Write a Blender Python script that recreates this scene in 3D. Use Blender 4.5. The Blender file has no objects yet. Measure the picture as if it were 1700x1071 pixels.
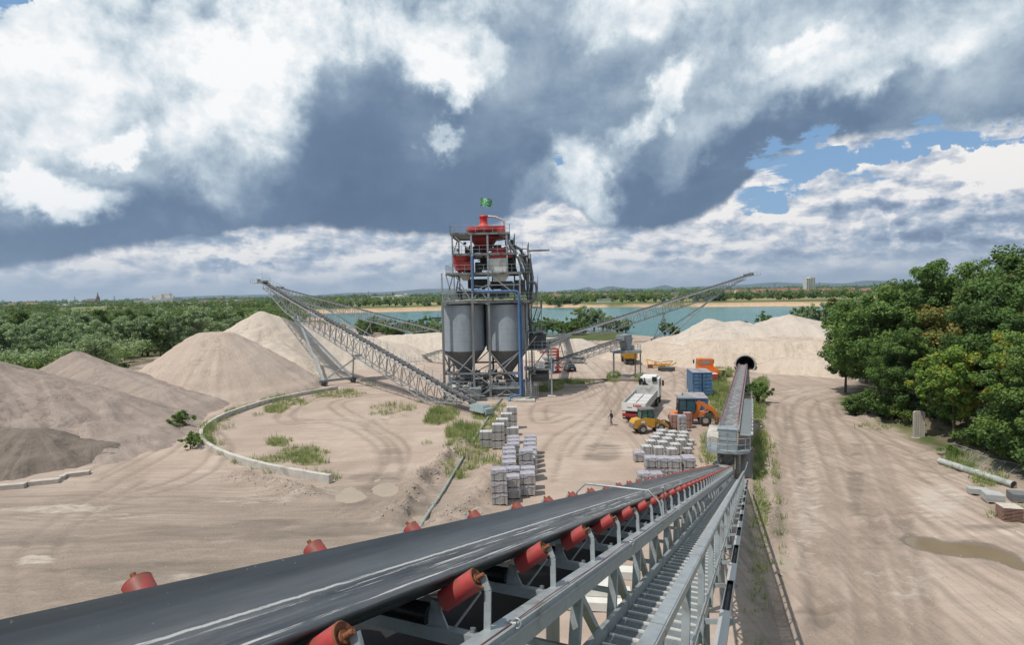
import bpy, math, random
import numpy as np
from mathutils import Vector, Matrix
R = math.radians
sc = bpy.context.scene
# ------------------------------------------------------------------ camera
FPX = 950.0; CH = 15.6; PITCH = R(2.9); ROLL = R(1.1)
fw = Vector((0, math.cos(PITCH), -math.sin(PITCH)))
_u = Vector((0, math.sin(PITCH), math.cos(PITCH))); _r = Vector((1, 0, 0))
rt = _r*math.cos(ROLL) - _u*math.sin(ROLL); up = _u*math.cos(ROLL) + _r*math.sin(ROLL)
cd = bpy.data.cameras.new('camera'); cam = bpy.data.objects.new('camera', cd)
sc.collection.objects.link(cam); sc.camera = cam
cd.sensor_width = 36; cd.lens = FPX/1700*36; cd.clip_start = 0.1; cd.clip_end = 60000
Mx = Matrix((( rt.x, up.x, -fw.x, 0), (rt.y, up.y, -fw.y, 0), (rt.z, up.z, -fw.z, CH), (0, 0, 0, 1)))
cam.matrix_world = Mx
def ray(px, py): return (fw + rt*((px-850)/FPX) - up*((py-535.5)/FPX)).normalized()
def G(px, py, z=0.0):                     # where a ray through the photo meets height z
    d = ray(px, py); t = (z-CH)/d.z
    return Vector((0, 0, CH)) + d*t
def at(px, py, Y):                        # the point of that ray at distance Y
    d = ray(px, py); return Vector((0, 0, CH)) + d*(Y/d.y)
# ------------------------------------------------------------------ light
SUN_EL = R(63); SUN_AZ = R(28)            # from the left, a little behind the camera
sdir = Vector((-math.cos(SUN_AZ)*math.cos(SUN_EL), -math.sin(SUN_AZ)*math.cos(SUN_EL), math.sin(SUN_EL)))
sl = bpy.data.lights.new('sun', 'SUN'); sl.energy = 3.9; sl.angle = R(0.5); sl.color = (1.0, 0.955, 0.88)
so = bpy.data.objects.new('sun', sl); sc.collection.objects.link(so)
so.rotation_euler = (-sdir).to_track_quat('-Z', 'Y').to_euler()
sc.view_settings.view_transform = 'Standard'; sc.view_settings.look = 'None'
sc.view_settings.exposure = 0.0; sc.view_settings.gamma = 1.0
sc.view_settings.use_curve_mapping = False

class NT:
    def __init__(s, tree): s.t = tree; s.n = tree.nodes; s.l = tree.links
    def add(s, typ, **kw):
        n = s.n.new(typ)
        for k, v in kw.items(): setattr(n, k, v)
        return n
    def put(s, sock, v):
        if v is None: return
        if isinstance(v, bpy.types.NodeSocket): s.l.new(v, sock)
        else:
            if hasattr(sock.default_value, '__len__') and not hasattr(v, '__len__'): v = [v]*len(sock.default_value)
            if hasattr(sock.default_value, '__len__') and len(sock.default_value) == 4 and len(v) == 3: v = (*v, 1)
            sock.default_value = v
    def math(s, op, a, b=None, c=None, clamp=False):
        n = s.add('ShaderNodeMath', operation=op, use_clamp=clamp)
        for i, v in enumerate((a, b, c)): s.put(n.inputs[i], v)
        return n.outputs[0]
    def vm(s, op, a, b=None, sc_=None):
        n = s.add('ShaderNodeVectorMath', operation=op)
        s.put(n.inputs[0], a)
        if b is not None: s.put(n.inputs[1], b)
        if sc_ is not None: s.put(n.inputs['Scale'], sc_)
        return n.outputs['Value'] if op in ('LENGTH', 'DOT_PRODUCT') else n.outputs[0]
    def mix(s, f, a, b, bt='MIX'):
        n = s.add('ShaderNodeMix', data_type='RGBA', blend_type=bt)
        s.put(n.inputs[0], f); s.put(n.inputs[6], a); s.put(n.inputs[7], b)
        return n.outputs[2]
    def noise(s, vec, scale, detail=3, rough=.5, dist=0.0, out=0):
        n = s.add('ShaderNodeTexNoise')
        if vec is not None: s.put(n.inputs['Vector'], vec)
        n.inputs['Scale'].default_value = scale; n.inputs['Detail'].default_value = detail
        n.inputs['Roughness'].default_value = rough; n.inputs['Distortion'].default_value = dist
        return n.outputs[out]
    def mr(s, v, a, b, c=0.0, d=1.0, smooth=False):
        n = s.add('ShaderNodeMapRange'); n.interpolation_type = 'SMOOTHSTEP' if smooth else 'LINEAR'
        s.put(n.inputs[0], v)
        for i, q in enumerate((a, b, c, d)): s.put(n.inputs[i+1], q)
        return n.outputs[0]
    def ramp(s, v, stops, interp='LINEAR'):
        n = s.add('ShaderNodeValToRGB'); n.color_ramp.interpolation = interp
        e = n.color_ramp.elements
        while len(e) < len(stops): e.new(0.5)
        for i, (p, c) in enumerate(stops):
            e[i].position = p; e[i].color = (*c, 1) if len(c) == 3 else c
        s.put(n.inputs[0], v); return n.outputs[0]
    def mapping(s, v, loc=(0, 0, 0), rot=(0, 0, 0), scale=(1, 1, 1), typ='POINT'):
        n = s.add('ShaderNodeMapping', vector_type=typ); s.put(n.inputs[0], v)
        n.inputs['Location'].default_value = loc; n.inputs['Rotation'].default_value = rot; n.inputs['Scale'].default_value = scale
        return n.outputs[0]

# ------------------------------------------------------------------ sky: real sky texture with a layered cloud cover
world = bpy.data.worlds.new('World'); sc.world = world; world.use_nodes = True
W = NT(world.node_tree); W.n.clear()
tc = W.add('ShaderNodeTexCoord').outputs['Generated']
sky = W.add('ShaderNodeTexSky', sky_type='NISHITA', sun_disc=False, sun_elevation=SUN_EL)
sky.sun_rotation = math.atan2(sdir.x, sdir.y); sky.air_density = 1.0; sky.dust_density = 1.5; sky.ozone_density = 1.5
sep = W.add('ShaderNodeSeparateXYZ'); W.put(sep.inputs[0], tc)
az = W.math('ARCTAN2', sep.outputs[0], sep.outputs[1]); el = W.math('ARCSINE', sep.outputs[2])
def azel(px, py):
    d = ray(px, py); return math.atan2(d.x, d.y), math.asin(d.z)
cmb = W.add('ShaderNodeCombineXYZ'); W.put(cmb.inputs[0], az); W.put(cmb.inputs[1], el)
q0 = cmb.outputs[0]
# cloud texture space: flattened towards the horizon
elq = W.math('ADD', W.math('ABSOLUTE', el), 0.10)
inv = W.math('DIVIDE', 1.0, elq)
pl = W.vm('SCALE', tc, sc_=inv)
n1 = W.noise(tc, 4.2, 7, .56, .15)
n1v = W.noise(tc, 3.2, 5, .55, 0, 1)
n2v = W.noise(tc, 12.0, 7, .64, 0, 1)
warp = W.vm('ADD', W.vm('SCALE', W.vm('SUBTRACT', n1v, (.5, .5, .5)), sc_=.26), W.vm('SCALE', W.vm('SUBTRACT', n2v, (.5, .5, .5)), sc_=.13))
q = W.vm('ADD', q0, warp)
def blobs(lst, start=0.0):
    acc = start
    for (px, py, rx, ry, rot, w) in lst:
        a, e = azel(px, py); g = math.cos(a)
        m = W.mapping(q, (a, e, 0), (0, 0, R(-rot)), (rx/FPX*g, ry/FPX*g, 1), 'TEXTURE')
        ln = W.vm('LENGTH', m)
        f = W.mr(ln, 1.0, 0.30, 0.0, w, True)
        acc = W.math('ADD', acc, f)
    return acc
# lower edge of the dark cloud deck, elevation against azimuth
edge_pts = [(-400, 460), (0, 446), (150, 430), (330, 408), (440, 385), (560, 372), (700, 388), (800, 384), (880, 345), (930, 335), (985, 372), (1080, 372), (1180, 348), (1270, 292), (1340, 255), (1430, 232), (1520, 225), (1620, 215), (1760, 185), (2100, 150)]
fc = W.add('ShaderNodeFloatCurve'); cv = fc.mapping.curves[0]
AZ0, AZ1 = -1.0, 1.0
pts = []
for (x, y) in edge_pts:
    a, e = azel(x, y); pts.append(((a-AZ0)/(AZ1-AZ0), e))
pts = [p for p in pts if 0.01 < p[0] < .99]
while len(cv.points) > 2: cv.points.remove(cv.points[1])
cv.points[0].location = (0, pts[0][1]); cv.points[1].location = (1, pts[-1][1])
for p in pts: cv.points.new(*p)
fc.mapping.update()
sq = W.add('ShaderNodeSeparateXYZ'); W.put(sq.inputs[0], W.vm('ADD', q0, W.vm('SCALE', warp, sc_=.30)))
W.put(fc.inputs['Value'], W.mr(sq.outputs[0], AZ0, AZ1))
dE = W.math('SUBTRACT', sq.outputs[1], fc.outputs[0])
deck = W.mr(dE, -0.004, 0.011, 0, 1, True)
# brightness inside the deck
deckB = W.mr(dE, 0.0, 0.36, .20, .52)
deckB = blobs([
    (230, 50, 400, 110, 0, .34), (80, 170, 240, 110, 0, .26), (170, 240, 430, 170, 0, .20), (1450, 60, 480, 130, -10, .14), (960, 290, 70, 90, 20, .34), (880, 340, 50, 50, 0, .2), (1000, 120, 400, 120, -10, .10), (560, 40, 330, 70, -6, .34), (760, 20, 260, 60, 0, .12), (610, 110, 70, 90, 10, -.12), (900, 60, 120, 90, 0, -.08),
    (430, 165, 110, 130, 10, .42), (300, 210, 220, 90, 0, .16), (215, 252, 65, 36, 0, .50), (90, 330, 150, 55, 20, .50), (30, 290, 80, 50, 0, .25), (380, 300, 120, 90, 30, .16),
    (735, 125, 84, 62, 20, .60), (745, 185, 45, 36, 0, .5), (700, 236, 44, 26, 20, .36), (820, 95, 40, 60, -30, .25),
    (1050, 60, 130, 50, 0, .22), (1090, 195, 100, 42, -35, .42), (1170, 230, 120, 50, -20, .16), (1330, 95, 120, 38, -25, .36), (1400, 130, 220, 60, -20, .22), (1500, 60, 300, 90, -20, .16), (980, 320, 60, 70, 30, .25), (960, 250, 90, 40, 0, .15),
    (1150, 265, 90, 30, -10, .08), (1600, 140, 200, 60, -15, .12), (1640, 210, 120, 40, -10, .25),
    (620, 260, 260, 150, -10, -.16), (900, 170, 260, 130, -10, -.10), (1100, 320, 260, 70, -10, -.14), (120, 400, 260, 60, 0, -.10), (640, 350, 300, 60, 0, -.10), (1380, 210, 160, 45, -15, -.10), (1250, 180, 200, 60, -20, -.08), (300, 360, 150, 45, 10, -.12)], deckB)
wisp = W.noise(W.mapping(tc, rot=(0, R(25), 0), scale=(1.0, 1.0, 2.4)), 5.5, 6, .60, .6)
nA = W.noise(tc, 7.5, 9, .62, .15)
nB = W.noise(W.vm('ADD', tc, (-.014, -.008, .022)), 7.5, 5, .58, .15)
puff = W.math('SUBTRACT', nA, nB)
hi = W.mr(deckB, .26, .75, .12, 1.0)
deckB = W.math('ADD', deckB, W.math('MULTIPLY', W.math('SUBTRACT', n1, .5), .38))
deckB = W.math('ADD', deckB, W.math('MULTIPLY', W.math('SUBTRACT', wisp, .5), .30))
deckB = W.math('ADD', deckB, W.math('MULTIPLY', W.math('SUBTRACT', nA, .5), W.math('MULTIPLY', hi, .75)))
deckB = W.math('ADD', deckB, W.math('MULTIPLY', puff, W.math('MULTIPLY', hi, 1.35)))
deckC = W.ramp(deckB, [(0.0, (.092, .148, .245)), (.17, (.128, .195, .305)), (.32, (.23, .315, .425)), (.48, (.385, .475, .57)), (.62, (.56, .65, .72)), (.80, (.78, .84, .88)), (1.0, (1.0, 1.0, 1.0))])
# the bright band under the deck: rows of small far cumulus
lowv = W.mapping(q0, scale=(1.0, 2.1, 1.0))
l1 = W.noise(lowv, 11.0, 8, .58, .1); l2 = W.noise(W.vm('ADD', lowv, (.008, -.022, 0)), 11.0, 6, .58, .1)
lowB = W.math('ADD', .71, W.math('MULTIPLY', W.math('SUBTRACT', l1, .5), .70))
lowB = W.math('ADD', lowB, W.math('MULTIPLY', W.math('SUBTRACT', l1, l2), 2.4))
lowB = blobs([(450, 425, 60, 20, 0, .28), (560, 440, 50, 14, 0, .25), (130, 450, 110, 12, 0, .22), (350, 450, 70, 12, 0, .22), (430, 440, 60, 12, 0, -.25), (900, 375, 50, 40, 0, .22), (1250, 325, 180, 22, -12, .28),
              (1400, 345, 260, 22, -3, .18), (1560, 300, 120, 28, -18, .35), (1670, 240, 70, 60, 0, .75), (1640, 330, 140, 26, -10, -.38), (1450, 380, 240, 22, -3, -.22), (1640, 370, 200, 22, 0, -.30), (1180, 420, 200, 16, 0, -.16), (1300, 440, 200, 9, 0, -.1), (1000, 415, 60, 20, 0, .2), (1150, 400, 120, 15, 0, .15), (1560, 410, 240, 18, 0, -.2)], lowB)
hz = W.mr(el, 0.0, 0.07, .72, 0.0, True)
lowC = W.ramp(lowB, [(0.0, (.17, .23, .34)), (.30, (.27, .35, .48)), (.52, (.42, .50, .61)), (.74, (.68, .70, .75)), (1.0, (.98, .95, .92))])
lowC = W.mix(hz, lowC, (.62, .67, .74))
blue = blobs([(1345, 290, 120, 52, -15, .95), (1480, 258, 170, 46, -12, .85), (1400, 318, 150, 24, -3, .75), (1590, 222, 90, 30, -15, .55), (1690, 185, 34, 20, -30, 1.0), (20, 8, 95, 40, -10, 1.5), (110, 2, 60, 14, 0, .9), (928, 290, 20, 26, 20, .8),
              (1500, 283, 160, 14, -14, -.6), (1670, 250, 70, 60, 0, -1.3)])
streak_ = W.noise(W.mapping(q0, rot=(0, 0, R(-12)), scale=(1.0, 5.0, 1.0)), 6.0, 5, .62, .5)
blue = W.math('SUBTRACT', blue, W.math('MULTIPLY', W.mr(streak_, .44, .60), .80))
blue = W.mr(W.math('ADD', blue, W.math('MULTIPLY', W.math('SUBTRACT', nA, .5), .8)), .16, .62, 0, 1, True)
cloud = W.mix(deck, lowC, deckC)
skyc = W.vm('SCALE', sky.outputs[0], sc_=.11)
skyc = W.mix(.45, skyc, (.19, .42, .76))
final = W.mix(blue, cloud, skyc)
gr = W.mr(el, -.02, -.004, 0, 1); final = W.mix(gr, (.22, .21, .18), final)
bg = W.add('ShaderNodeBackground'); W.put(bg.inputs[0], final); bg.inputs[1].default_value = 1.0
wo = W.add('ShaderNodeOutputWorld'); W.l.new(bg.outputs[0], wo.inputs[0])
world.cycles.sampling_method = 'MANUAL'; world.cycles.sample_map_resolution = 512
# ------------------------------------------------------------------ helpers
col = sc.collection
OFF = {}
def V(*a): return Vector(a)
class MB:
    "collects shapes and links them as one mesh object"
    def __init__(s): s.v = []; s.f = []; s.s = []; s.m = []
    def add(s, vs, fs, sm=False, mi=0):
        b = len(s.v); s.v.extend([tuple(v) for v in vs])
        for f in fs: s.f.append([b+i for i in f]); s.s.append(sm); s.m.append(mi)
        return s
    def box(s, c, size, yaw=0.0, mi=0, M=None, taper=1.0, tx=None):
        x, y, z = size[0]/2, size[1]/2, size[2]/2; tx = taper if tx is None else tx
        p = [V(-x, -y, -z), V(x, -y, -z), V(x, y, -z), V(-x, y, -z), V(-x*tx, -y*taper, z), V(x*tx, -y*taper, z), V(x*tx, y*taper, z), V(-x*tx, y*taper, z)]
        Rm = M if M is not None else Matrix.Rotation(yaw, 3, 'Z'); c = Vector(c)
        return s.add([Rm @ q + c for q in p], [(3, 2, 1, 0), (4, 5, 6, 7), (0, 1, 5, 4), (1, 2, 6, 5), (2, 3, 7, 6), (3, 0, 4, 7)], False, mi)
    def bar(s, p, q, w, h=None, upv=(0, 0, 1), mi=0):
        p = Vector(p); q = Vector(q); h = h or w; d = (q-p)
        if d.length < 1e-6: return s
        d.normalize(); u = Vector(upv)
        if abs(d.dot(u)) > .98: u = V(0, 1, 0) if abs(d.y) < .9 else V(1, 0, 0)
        r = d.cross(u).normalized(); u = r.cross(d)
        vs = []
        for e in (p, q):
            for a, b in ((-1, -1), (1, -1), (1, 1), (-1, 1)): vs.append(e + r*(a*w/2) + u*(b*h/2))
        return s.add(vs, [(3, 2, 1, 0), (4, 5, 6, 7), (0, 1, 5, 4), (1, 2, 6, 5), (2, 3, 7, 6), (3, 0, 4, 7)], False, mi)
    def tube(s, p, q, r0, r1=None, n=10, cap=True, mi=0):
        p = Vector(p); q = Vector(q); r1 = r0 if r1 is None else r1; d = (q-p).normalized()
        a = d.orthogonal().normalized(); b = d.cross(a); vs = []
        for e, r in ((p, r0), (q, r1)):
            for i in range(n):
                t = 2*math.pi*i/n; vs.append(e + a*(math.cos(t)*r) + b*(math.sin(t)*r))
        s.add(vs, [(i, (i+1) % n, n+(i+1) % n, n+i) for i in range(n)], True, mi)
        if cap: s.add(vs[:n], [tuple(range(n))[::-1]], False, mi); s.add(vs[n:], [tuple(range(n))], False, mi)
        return s
    def path(s, pts, r, n=8, cap=True, mi=0):
        pts = [Vector(p) for p in pts]; vs = []; a = None
        for i, p in enumerate(pts):
            d = (pts[min(i+1, len(pts)-1)] - pts[max(i-1, 0)]).normalized()
            a = d.orthogonal().normalized() if a is None else (a - d*a.dot(d)).normalized()
            b = d.cross(a); rr = r[i] if hasattr(r, '__len__') else r
            for k in range(n):
                t = 2*math.pi*k/n; vs.append(p + a*(math.cos(t)*rr) + b*(math.sin(t)*rr))
        fs = [(i*n+k, i*n+(k+1) % n, (i+1)*n+(k+1) % n, (i+1)*n+k) for i in range(len(pts)-1) for k in range(n)]
        s.add(vs, fs, True, mi)
        if cap: s.add(vs[:n], [tuple(range(n))[::-1]], False, mi); s.add(vs[-n:], [tuple(range(n))], False, mi)
        return s
    def lathe(s, prof, c=(0, 0, 0), n=24, mi=0, smooth=True, caps=True):
        c = Vector(c); vs = []
        for r, z in prof:
            for k in range(n): t = 2*math.pi*k/n; vs.append(c + V(r*math.cos(t), r*math.sin(t), z))
        s.add(vs, [(i*n+k, i*n+(k+1) % n, (i+1)*n+(k+1) % n, (i+1)*n+k) for i in range(len(prof)-1) for k in range(n)], smooth, mi)
        if caps: s.add(vs[:n], [tuple(range(n))[::-1]], False, mi); s.add(vs[-n:], [tuple(range(n))], False, mi)
        return s
    def prism(s, poly, y0, y1, mi=0, axis='y', M=None, c=(0, 0, 0)):
        "outline (a,b) pulled from y0 to y1; axis y: (a,y,b)  x: (y,a,b)  z: (a,b,y)"
        f = {'y': lambda a, b, t: V(a, t, b), 'x': lambda a, b, t: V(t, a, b), 'z': lambda a, b, t: V(a, b, t)}[axis]
        n = len(poly); vs = [f(a, b, y0) for a, b in poly] + [f(a, b, y1) for a, b in poly]; c = Vector(c)
        vs = [(M @ v if M is not None else v) + c for v in vs]
        return s.add(vs, [tuple(range(n)), tuple(range(n, 2*n))[::-1]] + [(i, n+i, n+(i+1) % n, (i+1) % n) for i in range(n)], False, mi)
    def wheel(s, c, r, w, ax='x', n=20, mi=0):
        c = Vector(c); d = V(1, 0, 0) if ax == 'x' else V(0, 1, 0)
        pr = [(-w*.5, r*.86), (-w*.42, r*.97), (-w*.2, r), (w*.2, r), (w*.42, r*.97), (w*.5, r*.86)]
        a = d.orthogonal().normalized(); b = d.cross(a); vs = []
        for t, rr in [(-w*.5, r*.5)] + pr + [(w*.5, r*.5)]:
            for k in range(n): g = 2*math.pi*k/n; vs.append(c + d*t + a*(math.cos(g)*rr) + b*(math.sin(g)*rr))
        m = len(pr)+2
        s.add(vs, [(i*n+k, i*n+(k+1) % n, (i+1)*n+(k+1) % n, (i+1)*n+k) for i in range(m-1) for k in range(n)], True, mi)
        return s
    def rail(s, pts, h=1.1, r=.025, sp=1.6, upv=(0, 0, 1), mid=True, n=5, toe=False):
        "handrail along a run of points"
        pts = [Vector(p) for p in pts]; U = Vector(upv)
        for a, b in zip(pts, pts[1:]):
            s.tube(a+U*h, b+U*h, r, n=n, cap=False)
            if mid: s.tube(a+U*h*.52, b+U*h*.52, r*.8, n=n, cap=False)
            if toe: s.bar(a+U*.08, b+U*.08, .012, .14, upv)
            m = max(1, round((b-a).length/sp))
            for i in range(m+1):
                p = a.lerp(b, i/m); s.bar(p, p+U*h, r*2, r*2)
        return s
    def build(s, name, mat, parent=None, smooth_all=False):
        me = bpy.data.meshes.new(name); off = OFF.get(parent.name, None) if parent is not None else None
        vs = np.array(s.v, dtype=np.float64).reshape(-1, 3)
        if off is not None: vs = vs - np.array(off)
        me.from_pydata(vs.tolist(), [], s.f)
        for m in (mat if isinstance(mat, (list, tuple)) else [mat]): me.materials.append(m)
        me.polygons.foreach_set('use_smooth', [bool(x) or smooth_all for x in s.s])
        me.polygons.foreach_set('material_index', s.m); me.update()
        o = bpy.data.objects.new(name, me); col.objects.link(o)
        if parent is not None:
            o.parent = parent
            if parent.name in OFF: OFF[o.name] = OFF[parent.name]
        return o
def tag(o, label=None, cat=None, group=None, kind=None):
    if label: o['label'] = label
    if cat: o['category'] = cat
    if group: o['group'] = group
    if kind: o['kind'] = kind
    return o
def thing(name, label, cat, loc=(0, 0, 0), rotz=0.0, group=None, world_built=False):
    o = bpy.data.objects.new(name, None); col.objects.link(o); o.empty_display_size = .3
    o.location = loc; o.rotation_euler = (0, 0, rotz)
    if world_built: OFF[o.name] = tuple(loc)
    return tag(o, label, cat, group)
def dup(o, parent=None):
    c = o.copy(); col.objects.link(c)
    if parent is not None: c.parent = parent
    for ch in list(o.children): dup(ch, c)
    return c
def copy_thing(o, loc, rz=0.0, scale=None, label=None, group=None):
    c = dup(o); c.location = loc; c.rotation_euler = (0, 0, rz)
    if scale: c.scale = scale if hasattr(scale, '__len__') else (scale,)*3
    if label: c['label'] = label
    if group: c['group'] = group
    return c
def fast_mesh(name, verts, faces4, mat, smooth=False, parent=None, mats_idx=None):
    "big meshes straight from arrays; faces of equal size"
    me = bpy.data.meshes.new(name); n = len(verts); k = faces4.shape[1]; m = len(faces4)
    me.vertices.add(n); me.vertices.foreach_set('co', np.asarray(verts, np.float32).ravel())
    me.loops.add(m*k); me.loops.foreach_set('vertex_index', np.asarray(faces4, np.int32).ravel())
    me.polygons.add(m); me.polygons.foreach_set('loop_start', np.arange(0, m*k, k, dtype=np.int32))
    me.polygons.foreach_set('use_smooth', np.full(m, smooth))
    if mats_idx is not None: me.polygons.foreach_set('material_index', np.asarray(mats_idx, np.int32))
    for mm in (mat if isinstance(mat, (list, tuple)) else [mat]): me.materials.append(mm)
    me.update(calc_edges=True)
    o = bpy.data.objects.new(name, me); col.objects.link(o)
    if parent is not None: o.parent = parent
    return o
# numpy value noise (for shapes)
_rg = np.random.RandomState(7); _T = _rg.rand(256, 256)
def vnoise(x, y):
    xi = np.floor(x).astype(int); yi = np.floor(y).astype(int); fx = x-xi; fy = y-yi
    fx = fx*fx*(3-2*fx); fy = fy*fy*(3-2*fy)
    a = _T[xi & 255, yi & 255]; b = _T[(xi+1) & 255, yi & 255]; c = _T[xi & 255, (yi+1) & 255]; d = _T[(xi+1) & 255, (yi+1) & 255]
    return (a*(1-fx)+b*fx)*(1-fy) + (c*(1-fx)+d*fx)*fy - .5
def fbm(x, y, o=4, g=.5):
    s = 0; a = 1.0
    for i in range(o): s = s + a*vnoise(x*2**i+i*17.3, y*2**i+i*9.1); a *= g
    return s
def sstep(a, b, x):
    t = np.clip((x-a)/(b-a), 0, 1); return t*t*(3-2*t)
def inpoly(X, Y, P):
    ins = np.zeros(X.shape, bool); n = len(P)
    for i in range(n):
        x0, y0 = P[i]; x1, y1 = P[(i+1) % n]
        if y0 == y1: continue
        c = ((y0 > Y) != (y1 > Y)) & (X < (x1-x0)*(Y-y0)/(y1-y0)+x0); ins ^= c
    return ins
def dpoly(X, Y, P, closed=True):
    d = np.full(X.shape, 1e9); n = len(P)
    for i in range(n if closed else n-1):
        x0, y0 = P[i]; x1, y1 = P[(i+1) % n]; dx, dy = x1-x0, y1-y0; L = dx*dx+dy*dy+1e-9
        t = np.clip(((X-x0)*dx+(Y-y0)*dy)/L, 0, 1); d = np.minimum(d, np.hypot(X-x0-t*dx, Y-y0-t*dy))
    return d
def gp(lst, z=0): return [tuple(G(a, b, z)[:2]) for a, b in lst]

# ------------------------------------------------------------------ materials
MATS = {}
def mat(name, colr, rough=.6, metal=0.0, var=.12, scale=3.0, dirt=None, dirt_amt=.0, dirt_scale=1.2, bump=0.0, bscale=20.0, spec=.5, coord='Object', streak=False, emis=None):
    if name in MATS: return MATS[name]
    m = bpy.data.materials.new(name); m.use_nodes = True; N = NT(m.node_tree)
    b = N.n['Principled BSDF']; co = N.add('ShaderNodeTexCoord').outputs[coord]
    v = co if not streak else N.mapping(co, scale=(1, 1, .12))
    nz = N.noise(v, scale, 5, .6)
    base = N.mix(N.mr(nz, .3, .7), tuple(c*(1-var) for c in colr), tuple(min(1, c*(1+var)) for c in colr))
    if dirt:
        dn = N.noise(v, dirt_scale, 6, .65, .4)
        base = N.mix(N.mr(dn, .62-dirt_amt*.35, .75-dirt_amt*.25, 0, 1), base, dirt)
    N.put(b.inputs['Base Color'], base); b.inputs['Metallic'].default_value = metal
    N.put(b.inputs['Roughness'], N.mr(nz, .2, .8, max(.03, rough-.1), min(1, rough+.1)))
    b.inputs['Specular IOR Level'].default_value = spec
    if bump:
        bn = N.add('ShaderNodeBump'); bn.inputs['Strength'].default_value = bump; bn.inputs['Distance'].default_value = .05
        N.put(bn.inputs['Height'], N.noise(co, bscale, 4, .6)); N.put(b.inputs['Normal'], bn.outputs[0])
    if emis: b.inputs['Emission Color'].default_value = (*emis, 1); b.inputs['Emission Strength'].default_value = 1
    MATS[name] = m; return m
GALV = mat('galvanised_steel', (.36, .38, .39), .5, .35, .16, 2.5, (.16, .15, .13), .25, 1.5)
GALVD = mat('weathered_steel', (.23, .24, .245), .6, .25, .2, 1.0, (.10, .085, .07), .4, .8, streak=True)
GALVN = mat('near_galvanised', (.37, .40, .41), .48, .4, .13, 9.0, (.22, .20, .17), .18, 3.0, .06, 60)
PLATE = mat('grey_plate', (.28, .32, .335), .5, .2, .10, 1.5, (.15, .13, .11), .2, .9)
RUBBER = mat('black_rubber', (.018, .019, .021), .75, 0, .3, 3, (.10, .09, .08), .05, 1)
BELTM = mat('far_belt', (.045, .045, .05), .7, 0, .3, 2, (.22, .20, .17), .3, 2)
TYRE = mat('tyre', (.03, .029, .027), .85, 0, .3, 3, (.22, .18, .14), .35, 2)
DARK = mat('dark_gap', (.012, .012, .013), .8)
RED = mat('red_paint', (.58, .055, .055), .45, 0, .2, 2, (.22, .05, .03), .35, 1.4)
REDR = mat('red_roller', (.50, .040, .050), .5, 0, .22, 5, (.22, .075, .05), .50, 6)
RUST = mat('rust', (.20, .07, .03), .85, 0, .4, 14, (.06, .03, .02), .3, 9, .3, 60)
BLUEP = mat('blue_pipe', (.075, .165, .33), .4, 0, .15, 2, (.10, .15, .22), .2, 1)
WHITEP = mat('white_paint', (.74, .73, .69), .45, 0, .06, 2, (.45, .41, .35), .25, 1.2)
CREAM = mat('cream_steel', (.62, .58, .49), .6, 0, .1, 2, (.38, .33, .26), .3, 1)
CONC = mat('concrete', (.50, .47, .42), .85, 0, .12, 1.5, (.32, .29, .25), .35, .8, .2, 12)
YEL = mat('yellow_paint', (.66, .31, .018), .42, 0, .14, 3, (.40, .27, .13), .42, 2.2)
ORG = mat('orange_paint', (.70, .155, .014), .42, 0, .14, 3, (.42, .22, .10), .4, 2.2)
GLASS = mat('cab_glass', (.03, .06, .055), .08, 0, .1, 2, spec=.8)
BARK = mat('bark', (.10, .08, .06), .9, 0, .3, 4, bump=.4, bscale=9)
WOOD = mat('pallet_wood', (.34, .25, .17), .85, 0, .25, 6)
# ------------------------------------------------------------------ ground
def axis(parts):
    out = []
    for a, b, s in parts:
        n = max(1, int(round((b-a)/s))); out += [a+(b-a)*i/n for i in range(n)]
    out.append(parts[-1][1]); return out
def geo(a, b, r=1.22, s0=8):
    o = []; x = a; s = s0
    while x < b: o.append(x); x += s; s *= r
    o.append(b); return o
xs = [-x for x in geo(400, 26000)][::-1][:-1] + axis([(-400, -110, 5), (-110, -52, 1.0), (-52, 52, .26), (52, 110, 1.0), (110, 400, 5)])[:-1] + geo(400, 26000)
ys = [-400, -150, -60, -20] + axis([(0, 18, 2), (18, 95, .26), (95, 200, 1.0), (200, 720, 4.0)])[:-1] + geo(720, 30000)
XS, YS = np.array(xs), np.array(ys)
X, Y = np.meshgrid(XS, YS)
lake_px = [(430, 524), (540, 528), (585, 541), (640, 549), (700, 556), (760, 560), (900, 556), (960, 553), (1010, 548), (1060, 556), (1115, 560), (1180, 548), (1300, 542), (1380, 530), (1460, 528), (1640, 530), (1680, 509), (1420, 508.5), (1370, 507.2), (1250, 508), (1150, 509), (1050, 509.3), (900, 510), (760, 513), (735, 514.5), (650, 517), (560, 519), (500, 520), (430, 521)]
lake = gp(lake_px)
dl = dpoly(X, Y, lake); inl = inpoly(X, Y, lake); sd = np.where(inl, dl, -dl)      # + inside
lake_n = sd + 6*fbm(X*.03, Y*.03, 3)*np.clip((Y-200)/200, .1, 1)
Z = .10*fbm(X*.08, Y*.08, 3) + .05*fbm(X*.4, Y*.4, 3)
near = (Y < 200) & (abs(X) < 110)
Z = Z + np.where(near, .03*fbm(X*.9, Y*.9, 2), 0)
far_side = sstep(380, 520, Y + np.abs(X)*.05)
bank = far_side*3.2*sstep(-3, -16, lake_n + 5*fbm(X*.06, Y*.06, 3))
Z = Z + bank + np.where(Y > 750, .6*fbm(X*.004, Y*.004, 3), 0)
Z = np.where(lake_n > -3, Z*(1-sstep(-3, 3, lake_n)) - 2.2*sstep(-3, 5, lake_n), Z)
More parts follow.
